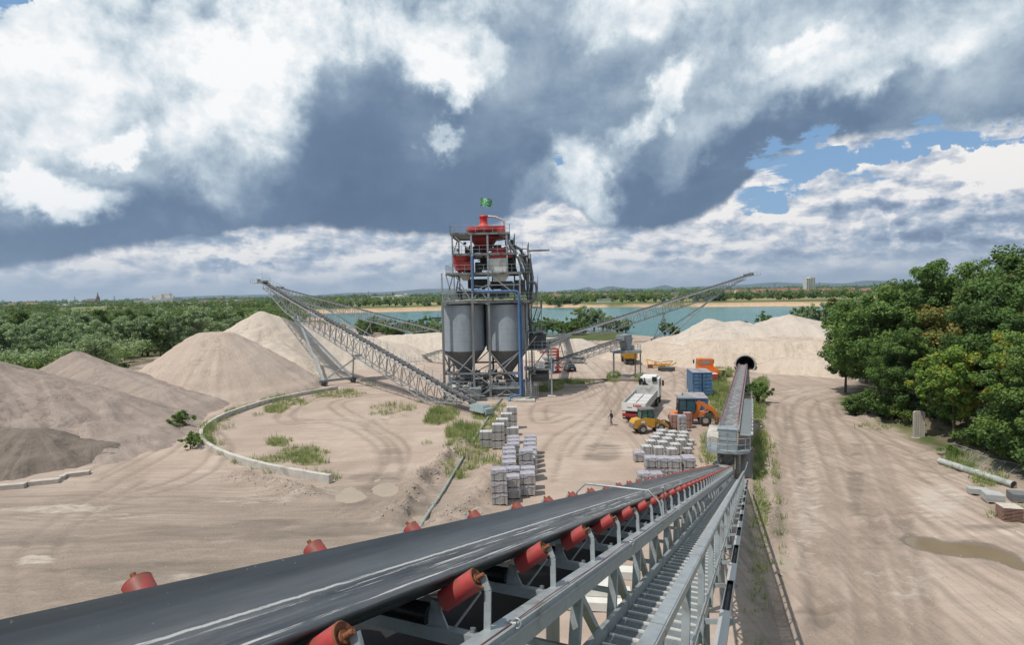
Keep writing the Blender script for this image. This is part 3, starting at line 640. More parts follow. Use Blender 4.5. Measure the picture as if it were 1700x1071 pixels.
heap('sand_pile', 'long grey sand slope at the left edge of the picture', 'sand pile', [([(-78, 62, 10), (-62, 66, 8.7), (-56, 67.5, 6.6), (-50, 68, 4.4), (-43, 66, 1.6)], 24, 1.2), ([(-60, 60, 5.2), (-47, 62, 2.4)], 16, 1)], HM_GREY, .38, .34, 4, gull=.5)
heap('sand_pile', 'small dark damp sand heap above the concrete blocks', 'sand pile', [([(-57, 54.5, 3.7), (-47, 55.5, 3.2), (-42.5, 57, 1.4)], 33, .5)], HM_DARK, .3, .22, 5)
heap('sand_pile', 'low rounded cream sand heap between the left conveyor and the silos', 'sand pile', [([(-31, 152, 5.0), (-20, 154, 5.2), (-14, 154, 4.0)], 22, 3.0)], HM_PALE, .6, .12, 6)
heap('sand_pile', 'long low pale sand bank behind the tall cone', 'sand pile', [([(-52, 160, 6.0), (-40, 156, 4.6), (-30, 150, 2.4)], 27, 1)], HM_PALE, .7, .2, 7)
# right side: the gravel over the tunnel
TX, TY = 45.7, 112.0
TDIR = Vector((.352, .936, 0)).normalized()
def tunnel_hole(cx, cy, cz):
    a = (cx-TX)*TDIR.x+(cy-TY)*TDIR.y; b = (cx-TX)*TDIR.y-(cy-TY)*TDIR.x
    return ((a > -.6) & (np.hypot(b, cz-.95) < 1.66)) | ((a <= -.6) & (a > -7) & (abs(b) < 1.9) & (cz > .12))
def terrace(A, Bq, H):
    a = (A-TX)*TDIR.x+(Bq-TY)*TDIR.y
    return H
heap('gravel_pile', 'big pale gravel pile with several peaks behind the tunnel mouth', 'gravel pile',
     [([(50.5, 146, 8.2), (54.5, 146, 7.2), (58, 146, 7.5), (62, 146, 6.6), (68, 146, 8.3), (70.6, 145, 8.9), (78, 143, 7.0), (88, 140, 5)], 31, .3), ([(50, 140, 6.4), (72, 138, 6.8)], 25, 1.5)], HM_GRAV, .5, .14, 8)
heap('gravel_pile', 'lower tan gravel bank that buries the tunnel pipe', 'gravel pile',
     [([(34, 124, 2.3), (44.5, 121, 4.7), (56, 117, 4.8), (66, 114, 4.8), (76, 112, 4.5)], 29, 2.2), ([(44, 124, 4.6), (60, 124, 4.8), (76, 120, 4.5)], 29, 4), ([(52, 109, 2.2), (60, 103, 2.2), (62, 98, 1.4)], 22, 1)], HM_GRAV2, .4, .12, 9, hole=tunnel_hole)
heap('gravel_pile', 'pale gravel tongue with a dark cut side behind the gantry', 'gravel pile', [([(27, 134, 2.6), (34, 136, 3.4), (40, 132, 2.6)], 30, 1.0)], HM_GRAV2, .5, .2, 10)
heap('gravel_pile', 'grey gravel heap left of the gantry, beyond the parked cars', 'gravel pile', [([(12, 150, 3.4), (18, 152, 3.2)], 28, .5)], HM_GRAV, .6, .2, 11)
heap('gravel_pile', 'cream sand heap close behind the red striped boxes', 'gravel pile', [([(6, 140, 3.0), (10, 141, 2.0)], 28, .8)], HM_PALE, .6, .2, 12)
heap('sand_pile', 'small pale heap behind the steel legs of the right stacker', 'sand pile', [([(42, 160, 2.4), (48, 162, 3.2)], 27, .8)], HM_GRAV2, .6, .2, 13)
# ------------------------------------------------------------------ tunnel
def along(root, d):            # local frame for world-built parts
    pass
cor = thing('tunnel_pipe', 'round corrugated steel tunnel mouth in the gravel bank', 'tunnel', (TX, TY, 0), world_built=True)
m = MB(); ax = TDIR; sd_ = V(TDIR.y, -TDIR.x, 0); rad = 1.72; n = 40; L0, L1 = -1.7, 26
rings = []; k = 0; vs = []
tt = np.arange(L0, L1, .12)
for t in tt:
    r = rad + .02*math.sin(t*2*math.pi/.36); c = V(TX, TY, .95) + ax*t
    for i in range(n): a = 2*math.pi*i/n; vs.append(c+sd_*(r*math.cos(a))+V(0, 0, 1)*(r*math.sin(a)))
m.add(vs, [(i*n+j, i*n+(j+1) % n, (i+1)*n+(j+1) % n, (i+1)*n+j) for i in range(len(tt)-1) for j in range(n)], True)
m.build('pipe_shell', mat('tunnel_steel', (.30, .30, .29), .6, .3, .2, 2), cor)
m = MB(); c = V(TX, TY, .95)+ax*L0; vs = []
for off, r in ((-.25, rad+.26), (-.25, rad-.06), (.30, rad-.06), (.30, rad+.26)):
    for i in range(n): a = 2*math.pi*i/n; vs.append(c+ax*off+sd_*(r*math.cos(a))+V(0, 0, 1)*(r*math.sin(a)))
m.add(vs, [(i*n+j, i*n+(j+1) % n, ((i+1) % 4)*n+(j+1) % n, ((i+1) % 4)*n+j) for i in range(4) for j in range(n)], True)
m.build('rim', mat('rim_pale', (.42, .41, .38), .7, 0, .15, 2), cor)
m = MB(); m.add([V(TX, TY, .95)+ax*(L1-.5)+sd_*(rad*math.cos(2*math.pi*i/n))+V(0, 0, rad*math.sin(2*math.pi*i/n)) for i in range(n)], [tuple(range(n))])
m.build('back_end', DARK, cor)

# ------------------------------------------------------------------ the near conveyor: frame D (along), S (right), U (up, square to the belt)
D = ray(1247, 760); S = D.cross(V(0, 0, 1)).normalized(); U = S.cross(D).normalized()
O = V(0, 0, CH)
def L(t, a, d): return O + D*t + S*a - U*d           # d is the depth below the eye
belt_near = bpy.data.materials.new('wet_belt'); belt_near.use_nodes = True; N = NT(belt_near.node_tree); B = N.n['Principled BSDF']
uvn = N.add('ShaderNodeAttribute', attribute_name='run').outputs['Vector']; su = N.add('ShaderNodeSeparateXYZ'); N.put(su.inputs[0], uvn)
u_, v_ = su.outputs[0], su.outputs[1]     # u along in metres, v across 0..1
base = N.mix(N.mr(N.noise(N.mapping(uvn, scale=(.5, 8, 1)), 1, 5, .6), .35, .7), (.022, .025, .029), (.052, .060, .067))
streak = N.noise(N.mapping(uvn, scale=(.55, 36, 1)), 1.0, 5, .62)
zone = N.math('MULTIPLY', N.mr(v_, .26, .31), N.mr(v_, .62, .54))
st = N.math('MULTIPLY', N.mr(streak, .575, .62), zone)
st2 = N.noise(N.mapping(uvn, loc=(40, 3, 0), scale=(.16, 60, 1)), 1.0, 6, .7)
st = N.math('MAXIMUM', st, N.math('MULTIPLY', N.mr(st2, .63, .66), zone))
def wline(v0, w, amp, fr, thr=.42):
    off = N.math('MULTIPLY', N.math('SUBTRACT', N.noise(N.mapping(uvn, loc=(v0*50, 0, 0), scale=(fr, 0, 1)), 1.0, 6, .7), .5), amp)
    dd = N.math('ABSOLUTE', N.math('SUBTRACT', N.math('ADD', v_, off), v0))
    g = N.mr(dd, w, w*.45, 0, 1)
    return N.math('MULTIPLY', g, N.mr(N.noise(N.mapping(uvn, loc=(v0*90, 0, 0), scale=(1.5, 40, 1)), 1.0, 6, .75), thr, thr+.05))
for args in ((.272, .012, .036, 5.0, .38), (.535, .015, .014, 2.8, .50), (.325, .005, .008, 1.3, .50), (.39, .004, .005, .6, .53), (.45, .003, .004, .6, .56)): st = N.math('MAXIMUM', st, wline(*args))
drop = N.add('ShaderNodeTexVoronoi'); drop.inputs['Scale'].default_value = 1.0; N.put(drop.inputs['Vector'], N.mapping(uvn, scale=(2.4, 9, 1)))
st = N.math('MAXIMUM', st, N.math('MULTIPLY', N.mr(drop.outputs['Distance'], .12, .08), N.math('MULTIPLY', zone, N.mr(N.noise(uvn, 1.5, 2), .56, .6))))
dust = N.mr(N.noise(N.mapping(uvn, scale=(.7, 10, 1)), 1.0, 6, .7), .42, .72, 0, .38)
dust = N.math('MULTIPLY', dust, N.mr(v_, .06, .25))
base = N.mix(N.math('MULTIPLY', N.mr(v_, .07, .14, 0, 1, True), N.mr(v_, .34, .22, 0, .30, True)), base, (.20, .215, .225)); base = N.mix(dust, base, (.25, .25, .25)); grit = N.mr(N.noise(N.mapping(uvn, scale=(22, 30, 1)), 1.0, 3, .7), .66, .70, 0, .6); base = N.mix(N.math('MULTIPLY', grit, N.mr(N.noise(N.mapping(uvn, scale=(.6, 5, 1)), 1.0, 4, .6), .42, .62)), base, (.34, .32, .29)); base = N.mix(N.math('MULTIPLY', st, .85), base, (.52, .51, .49))  # left wing's pale band is sheen painted into the colour, under dust and grit
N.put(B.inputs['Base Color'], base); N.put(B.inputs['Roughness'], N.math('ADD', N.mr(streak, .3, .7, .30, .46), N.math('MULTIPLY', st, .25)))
B.inputs['Specular IOR Level'].default_value = .5
nc = thing('belt_conveyor', 'long black belt conveyor with red rollers and a grated walkway, filling the foreground', 'conveyor', tuple(L(52, -2.07, .9)), world_built=True)
T0, T1 = -2.5, 51.5
CA = -2.07; HALF = .25; WING = .285; ANG = R(38)
def belt_sec(off=0.0):
    "across the trough: (a, depth)"
    pts = []
    c0 = CA; n_ = 5; db = .972
    ex, ez = WING*math.cos(ANG), WING*math.sin(ANG)
    raw = [(c0-HALF-ex*.93, db-ez*.93), (c0-HALF-ex*.55, db-ez*.55), (c0-HALF-ex*.2, db-ez*.17), (c0-HALF+.03, db-.01), (c0-.12, db+.01), (c0+.12, db+.01), (c0+HALF-.03, db-.01), (c0+HALF+ex*.2, db-ez*.17), (c0+HALF+ex*.55, db-ez*.55), (c0+HALF+ex*.93, db-ez*.93)]
    return [(a, d+off) for a, d in raw]
sec = belt_sec(); seb = belt_sec(.018)[::-1]; ring = sec+seb; ln_ = [0]
for i in range(1, len(sec)): ln_.append(ln_[-1]+math.hypot(sec[i][0]-sec[i-1][0], sec[i][1]-sec[i-1][1]))
vv = [x/ln_[-1] for x in ln_]; vv = vv+vv[::-1]
ts = np.arange(T0, T1+.01, .6); vs = []; run = []
for t in ts:
    sag = 0.0
    for (a, d), v in zip(ring, vv): vs.append(L(t, a, d+sag)); run.append((t, v, 0))
n = len(ring); m = MB(); m.add(vs, [(i*n+k, (i+1)*n+k, (i+1)*n+(k+1) % n, i*n+(k+1) % n) for i in range(len(ts)-1) for k in range(n)], True)
m.add([vs[i] for i in range(n)], [tuple(range(n))]); run += run[:n]
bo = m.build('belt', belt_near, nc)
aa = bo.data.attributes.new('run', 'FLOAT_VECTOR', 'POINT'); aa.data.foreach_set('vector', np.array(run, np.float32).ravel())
m = MB(); m.add([L(t, a, d) for t in (T0, T1) for a, d in ((-2.62, 1.42), (-1.52, 1.42), (-1.52, 1.44), (-2.62, 1.44))], [(0, 1, 5, 4), (1, 2, 6, 5), (2, 3, 7, 6), (3, 0, 4, 7)])
m.build('return_belt', RUBBER, nc)
# stringers, cross members and truss
m = MB()
for a in (-1.335, -2.805):
    m.bar(L(T0, a, 1.16), L(T1, a, 1.16), .12, .16, U)
    m.bar(L(T0, a, 1.124), L(T1, a, 1.124), .15, .012, U)
    m.bar(L(T0, a, 2.15), L(T1, a, 2.15), .10, .10, U)
m.build('stringer', GALVN, nc)
m = MB(); t = -2.0; k = 0
while t < T1-1.4:
    for a in (-1.335, -2.805):
        m.bar(L(t, a, 1.22), L(t, a, 2.15), .09, .07, D); m.bar(L(t+.02, a, 1.25), L(t+1.38, a, 2.12), .08, .05, D)
    if k % 2 == 0: m.bar(L(t, -1.335, 2.14), L(t, -2.805, 2.14), .07, .07, U)
    m.bar(L(t, -1.5, 1.96), L(t, -.52, 1.96), .07, .09, U)
    t += 1.4; k += 1
m.build('truss', GALVN, nc)
# one idler set, then copies down the line
SPC = 1.2; FIRST = 2.03
def idler(t):
    mb = MB()
    mb.bar(L(t, -2.79, 1.15), L(t, -1.36, 1.15), .09, .07, U)
    mb.bar(L(t+.09, -2.79, 1.19), L(t+.09, -1.36, 1.19), .07, .02, U)
    for s in (1, -1):
        foot = (CA+s*.695, 1.14); knee = (CA+s*.672, .88); head = (CA+s*.630, .805)
        for k_, (A_, B_) in enumerate(((foot, knee), (knee, head))):
            mb.bar(L(t+.02, *A_), L(t+.02, *B_), .042, .010, D)
            mb.bar(L(t+.040, *A_), L(t+.040, *B_), .010, .04, D)
        mb.tube(L(t+.04, CA+s*.46, 1.14), L(t+.04, CA+s*.618, .90), .008, n=6)
        inner = (CA+s*(HALF+.10), 1.14); mb.bar(L(t, *inner), L(t, inner[0]+s*.01, .98), .07, .02, D); mb.bar(L(t, inner[0]+s*.09, 1.14), L(t, inner[0]+s*.02, 1.04), .05, .015, D)
        for q in (0.03, .13): mb.tube(L(t+.02, CA+s*(.60), 1.115), L(t+.02, CA+s*.60, 1.09), .018, n=6)
    root = mb.build('idler', GALVN, nc)
    rr_ = MB(); rr_.tube(L(t, CA-HALF-.07, 1.065), L(t, CA+HALF+.07, 1.065), .062, n=16); c_ = rr_.build('centre_roller', mat('black_roller', (.02, .02, .022), .25, .2, .2, 4), root)
    for s in (1, -1):
        p = (CA+s*(HALF+.060), 1.050); q = (CA+s*(HALF+.060+.375*math.cos(ANG)), 1.050-.375*math.sin(ANG)); p = (q[0]-s*.25*math.cos(ANG), q[1]+.25*math.sin(ANG))
        P0 = L(t, *p); Q0 = L(t, *q); ax_ = (Q0-P0).normalized(); nn_ = 22
        rr_ = MB(); rr_.tube(P0, Q0, .064, n=nn_, cap=False); rr_.tube(Q0-ax_*.0, Q0-ax_*.02, .064, .05, n=nn_, cap=False)
        rr_.tube(P0, P0+ax_*.02, .064, .03, n=nn_, cap=False)
        w_ = rr_.build('wing_roller', REDR, root)
        ee = MB(); ee.tube(Q0-ax_*.001, Q0+ax_*.006, .065, .059, n=nn_, cap=False); ee.tube(Q0+ax_*.006, Q0-ax_*.012, .059, .030, n=nn_, cap=False); ee.tube(Q0-ax_*.012, Q0+ax_*.004, .030, .028, n=12)
        ee.tube(Q0+ax_*.0, Q0+ax_*.05, .013, n=8)
        OFF[w_.name] = OFF[nc.name]; ee.build('end_cap', RUST, root)
    return root
id0 = idler(FIRST - 2*SPC)
for k in range(1, 43):
    c = dup(id0, nc); c.location = D*(SPC*k)
# roller paint streaks come from the material; walkway
WD = 1.76
m = MB()
for t in np.arange(T0, 49.6, .30): m.bar(L(t, -1.24, WD), L(t, -.52, WD+.01), .05, .018, U)
m.build('tread_bar', mat('tread_zinc', (.60, .59, .55), .5, .1, .1, 3), nc)
m = MB()
for t in np.arange(T0, 49.6, .036): m.bar(L(t, -1.24, WD+.018), L(t, -.52, WD+.018), .015, .018, U)
for a in np.arange(-1.22, -.52, .075 if True else .1): m.bar(L(T0, a, WD+.02), L(49.6, a, WD+.015), .008, .016, U)
m.build('grating', mat('grating_zinc', (.25, .27, .28), .5, .1, .2, 6), nc)
m = MB(); m.bar(L(T0, -1.27, WD-.05), L(49.6, -1.27, WD-.05), .045, .13, U); m.bar(L(T0, -.49, WD+.02), L(49.6, -.49, WD+.02), .05, .13, U); m.bar(L(T0, -1.25, WD+.05), L(49.6, -1.25, WD+.05), .09, .012, U)
m.build('walkway_frame', GALVN, nc)
m = MB(); HD = .97
segs = np.arange(T0, 44.0, 3.0)
for a, b in zip(segs, np.append(segs[1:], 44.0)):
    m.bar(L(a, -.455, HD), L(b-.02, -.455, HD), .055, .060, U); m.bar(L(a, -.475, HD-.032), L(b-.02, -.475, HD-.032), .075, .006, U)
m.bar(L(T0, -.405, 1.42), L(44, -.405, 1.42), .012, .06, U)
m.path([L(44, -.455, HD), L(45.5, -.45, HD+.1), L(47.5, -.35, HD-.2), L(49, -.25, HD-.6)], .03, 6)
m.build('handrail', GALVN, nc)
for t in np.arange(-1.1, 44, 1.5):
    m = MB(); m.bar(L(t, -.455, HD+.02), L(t, -.455, WD+.06), .065, .012, D); m.bar(L(t, -.43, HD+.02), L(t, -.43, WD+.06), .010, .05, D)
    for dd in (WD-.06, WD-.0): m.tube(L(t-.02, -.47, dd), L(t-.05, -.47, dd), .014, n=6)
    m.build('rail_post', GALVN, nc)
m = MB()
for t in np.arange(-.6, 48, 1.9): m.bar(L(t, -.46, WD), L(t, -.16, WD-.05), .05, .05, U)
for a in (-.29, -.205): m.bar(L(T0, a, WD-.10), L(48, a, WD-.10), .008, .10, U)
m.bar(L(T0, -.247, WD-.06), L(48, -.247, WD-.06), .085, .006, U)
tray = m.build('cable_tray', GALVN, nc)
m = MB()
for q in range(5): m.path([L(t, -.278+q*.0155, WD-.085-.008*(q % 2)+.006*math.sin(t*1.7+q)) for t in np.arange(T0, 48, .8)], .011, 5)
m.build('cable', RUBBER, tray)
for t in (3.3, 5.6, 8.6, 12.0, 15, 18.4, 22, 26, 31, 36, 41):
    m = MB(); m.bar(L(t, -.247, WD-.155), L(t+1.35, -.247, WD-.155), .105, .010, U)
    m.build('tray_cover', mat('tray_cover_metal', (.50, .50, .49), .4, .2, .05, 2), tray)
# pull cord, its hoop, and the little lamp
m = MB(); m.path([L(t, -1.30, 1.07+.008*math.sin(t*2.6)) for t in np.arange(T0, 48, .6)], .004, 5)
m.build('pull_cord', mat('cord', (.22, .09, .07), .6), nc)
for t in (3.42, 7.02, 11.8): 
    m = MB(); m.tube(L(t, -1.40, 1.10), L(t, -1.27, 1.07), .012, n=6)
    m.path([L(t, -1.27+.028*math.cos(g), 1.07+.028*math.sin(g)) for g in np.linspace(0, 6.28, 12)], .006, 5)
    m.build('cord_ring', GALVN, nc)
m = MB(); tb = 10.0; m.path([L(tb, -1.335, 1.05), L(tb, -1.39, .84), L(tb, -1.57, .68), L(tb, -2.64, .68), L(tb, -2.79, .84), L(tb, -2.79, 1.05)], .018, 6)
m.bar(L(tb, -1.335, .6), L(tb+.5, -1.335, 1.05), .02, .02)
m.build('belt_hoop', GALVN, nc)
m = MB(); m.lathe([(.05, 0), (.055, .03), (.05, .10), (.03, .13)], tuple(L(21.6, -1.54, 1.02)), 12); m.build('warning_light', mat('amber_lens', (.75, .33, .03), .3), nc)
# support legs
for t in (9, 19, 29, 38):
    m = MB()
    for a in (-1.335, -2.805):
        p = L(t, a, 2.2); m.bar(p, (p.x+ (a+2.29)*.2, p.y, -.2), .20, .20, (0, 1, 0))
    p = L(t, -1.335, 2.2); q_ = L(t, -2.805, 2.2); m.bar((p.x, p.y, p.z*.45), (q_.x, q_.y, q_.z*.9), .10, .10); m.bar((p.x, p.y, p.z*.9), (q_.x, q_.y, q_.z*.45), .10, .10)
    m.build('support_leg', GALVD, nc)
m = MB(); p = L(T1-.2, CA, 1.0)
m.tube(p-S*.62, p+S*.62, .24, n=20); m.build('tail_drum', GALVD, nc)
m = MB()
for s in (-1, 1): m.bar(L(T1-2.2, CA+s*.74, .95), L(T1+.2, CA+s*.74, .95), .03, .55, U)
m.bar(L(T1+.25, CA-.75, .8), L(T1+.25, CA+.75, .8), .06, .5, U)
m.build('tail_box', PLATE, nc)

# ------------------------------------------------------------------ conveyor from the tunnel to the transfer hopper
P1 = V(TX, TY, .38) + TDIR*10; hop = L(51.2, CA, 1.0)          # drops on the tail of the near belt
HP = V(17.72, 46.9, 4.0)
d2 = (HP-P1); len2 = d2.length; D2 = d2.normalized(); S2 = V(-D2.y, D2.x, 0).normalized(); S2 = D2.cross(V(0, 0, 1)).normalized(); U2 = S2.cross(D2).normalized()
def K(t, a, h): return P1 + D2*t + S2*a + U2*h                  # S2 points to the picture's left on this one
tcv = thing('belt_conveyor', 'narrow belt conveyor running out of the round tunnel towards the grey hopper', 'conveyor', (HP.x, HP.y, 0), world_built=True)
def trough(N_, W_, t0, t1, half, wing, ang, frame, step=1.5):
    ex, ez = wing*math.cos(ang), wing*math.sin(ang); sec = [(-half-ex, ez), (-half, 0), (0, -.01), (half, 0), (half+ex, ez)]; ring = sec+[(a, z-.02) for a, z in sec[::-1]]
    ts = np.linspace(t0, t1, max(2, int((t1-t0)/step))); vs = [frame(t, a, z) for t in ts for a, z in ring]; n = len(ring)
    N_.add(vs, [(i*n+k, (i+1)*n+k, (i+1)*n+(k+1) % n, i*n+(k+1) % n) for i in range(len(ts)-1) for k in range(n)], False)
    N_.add(vs[:n], [tuple(range(n))]); N_.add(vs[-n:], [tuple(range(n))[::-1]])
b2m = mat('dusty_belt', (.13, .13, .135), .7, 0, .25, 2.5, (.33, .31, .29), .45, 1.6)
m = MB(); trough(m, 0, 0, len2-.3, .30, .42, R(30), K); m.build('belt', b2m, tcv)
m = MB()
for a in (-.82, .82): m.bar(K(0, a, -.16), K(len2, a, -.16), .09, .18, U2)
m.build('stringer', GALV, tcv)
m = MB()
for a in (-.82, .82): m.bar(K(16, a, -.75), K(len2-2, a, -.75), .08, .08, U2)
t = 16
while t < len2-3:
    for a in (-.82, .82): m.bar(K(t, a, -.2), K(t, a, -.75), .05, .05); m.bar(K(t, a, -.2), K(t+1.5, a, -.75), .04, .04)
    t += 1.5
m.build('truss', GALV, tcv)
def idl2(t):
    b = MB(); b.bar(K(t, -.85, -.06), K(t, .85, -.06), .06, .06)
    for s in (-1, 1): b.bar(K(t, s*.78, -.1), K(t, s*.80, .27), .05, .02)
    r_ = b.build('idler', GALV, tcv); w = MB()
    w.tube(K(t, -.3, -.07), K(t, .3, -.07), .055, n=8)
    for s in (-1, 1): w.tube(K(t, s*.32, -.06), K(t, s*.74, .21), .06, n=10)
    w.build('roller', mat('maroon_roller', (.27, .035, .06), .5, 0, .2, 3), r_); return r_
i2 = idl2(11.0)
for k in range(1, int((len2-12)/1.15)): c = dup(i2, tcv); c.location = D2*(1.15*k)
m = MB()
for tq in (20, 32, 44, 56):
    if tq < len2-3:
        m = MB()
        for s in (-1, 1): p = K(tq, s*.8, -.75); m.bar(p, (p.x, p.y, -.2), .12, .12)
        m.build('support_leg', GALV, tcv)
w0 = len2-22                                  # walkway on the right side for the last stretch
m = MB(); m.bar(K(w0, -1.35, -.35), K(len2+.3, -1.35, -.35), .85, .05, U2)
for t in np.arange(w0, len2, .35): m.bar(K(t, -1.75, -.31), K(t, -.95, -.31), .03, .02, U2)
m.build('walkway', mat('walkway_grey', (.25, .27, .275), .6, .2, .1, 3), tcv)
m = MB(); m.rail([K(w0, -1.78, -.32), K(len2-2.0, -1.78, -.32)], 1.05, .025, 1.5, U2); m.build('handrail', GALV, tcv)
m = MB()
for t in np.arange(w0, len2+0, 1.9): m.bar(K(t, -1.85, -.30), K(t+1.0, -1.85, -.30), .16, .10, U2)
m.build('cable_tray', mat('tray_cover_metal', (.6,)*3), tcv)
# hopper on its ring platform
th = thing('transfer_hopper', 'grey box hopper on a rounded railed platform where the two conveyors meet', 'hopper', (HP.x, HP.y, 0), world_built=True)
hy = Matrix.Rotation(math.atan2(-D2.x, -D2.y)*-1+math.pi, 3, 'Z')
fx = V(D2.x, D2.y, 0).normalized(); fs = V(fx.y, -fx.x, 0)     # fx: towards the camera; fs: to the left
hyaw = math.atan2(fs.y, fs.x)
zb = 2.42
m = MB(); c = V(HP.x, HP.y, 0)
m.box(c+V(0, 0, zb+.83), (1.42, 1.2, 1.66), hyaw)
m.box(c+V(0, 0, zb+1.69), (1.5, 1.28, .06), hyaw); m.box(c+V(0, 0, zb+.8)+fx*.615, (1.46, .03, .06), hyaw)
for s in (-.68, 0, .68): m.bar(c+fs*s+fx*.61+V(0, 0, zb), c+fs*s+fx*.61+V(0, 0, zb+1.66), .04, .03)
for i, q in enumerate((-.5, .5)): m.tube(c+fs*q+fx*.6+V(0, 0, zb+.5), c+fs*q+fx*.64+V(0, 0, zb+.5), .03, n=6)
m.build('hopper_box', PLATE, th)
m = MB(); m.box(c+V(0, 0, zb-.65), (1.0, .9, 1.25), hyaw, taper=1.15); m.build('chute', mat('worn_chute', (.22, .20, .18), .7, .1, .3, 3, (.12, .09, .07), .4, 3), th)
ringp = []
for i in range(25):
    a = math.pi*(-.06+1.12*i/24); ringp.append(c + fs*(-math.cos(a))*1.75 + fx*(math.sin(a)*1.3) + V(0, 0, zb))
outer = ringp+[c-fx*1.2+fs*1.6+V(0, 0, zb), c-fx*1.2-fs*1.9+V(0, 0, zb)]
m = MB(); n = len(outer); m.add(outer+[p-V(0, 0, .16) for p in outer], [tuple(range(n))[::-1], tuple(range(n, 2*n))]+[(i, (i+1) % n, n+(i+1) % n, n+i) for i in range(n)])
m.build('platform', PLATE, th)
m = MB()
for h in (1.1, .6, .12): m.path([p+V(0, 0, h) for p in ringp], .026, 6)
for i in range(0, 25, 3): m.bar(ringp[i], ringp[i]+V(0, 0, 1.1), .05, .05)
m.build('guard_rail', GALV, th)
m = MB()
for s in (-.7, .7):
    for f in (-.6, .65): m.bar(c+fs*s+fx*f+V(0, 0, -.2), c+fs*s+fx*f+V(0, 0, zb-.16), .16, .16)
m.bar(c+fs*.7+fx*.65+V(0, 0, .3), c-fs*.7+fx*.65+V(0, 0, 2.4), .07, .07)
m.box(c-fs*1.45-fx*.2+V(0, 0, 1.1), (.9, .7, 2.3), hyaw)
m.build('support_frame', GALVD, th)
m = MB(); c3 = G(1193, 748); yw = math.atan2(.38, .92)
m.box((c3.x-.2, c3.y, .9), (1.6, 5.2, 2.0), -yw, taper=1); o = m.build('concrete_block', CONC); tag(o, 'pale concrete block beside the tail end of the near conveyor', 'concrete block')
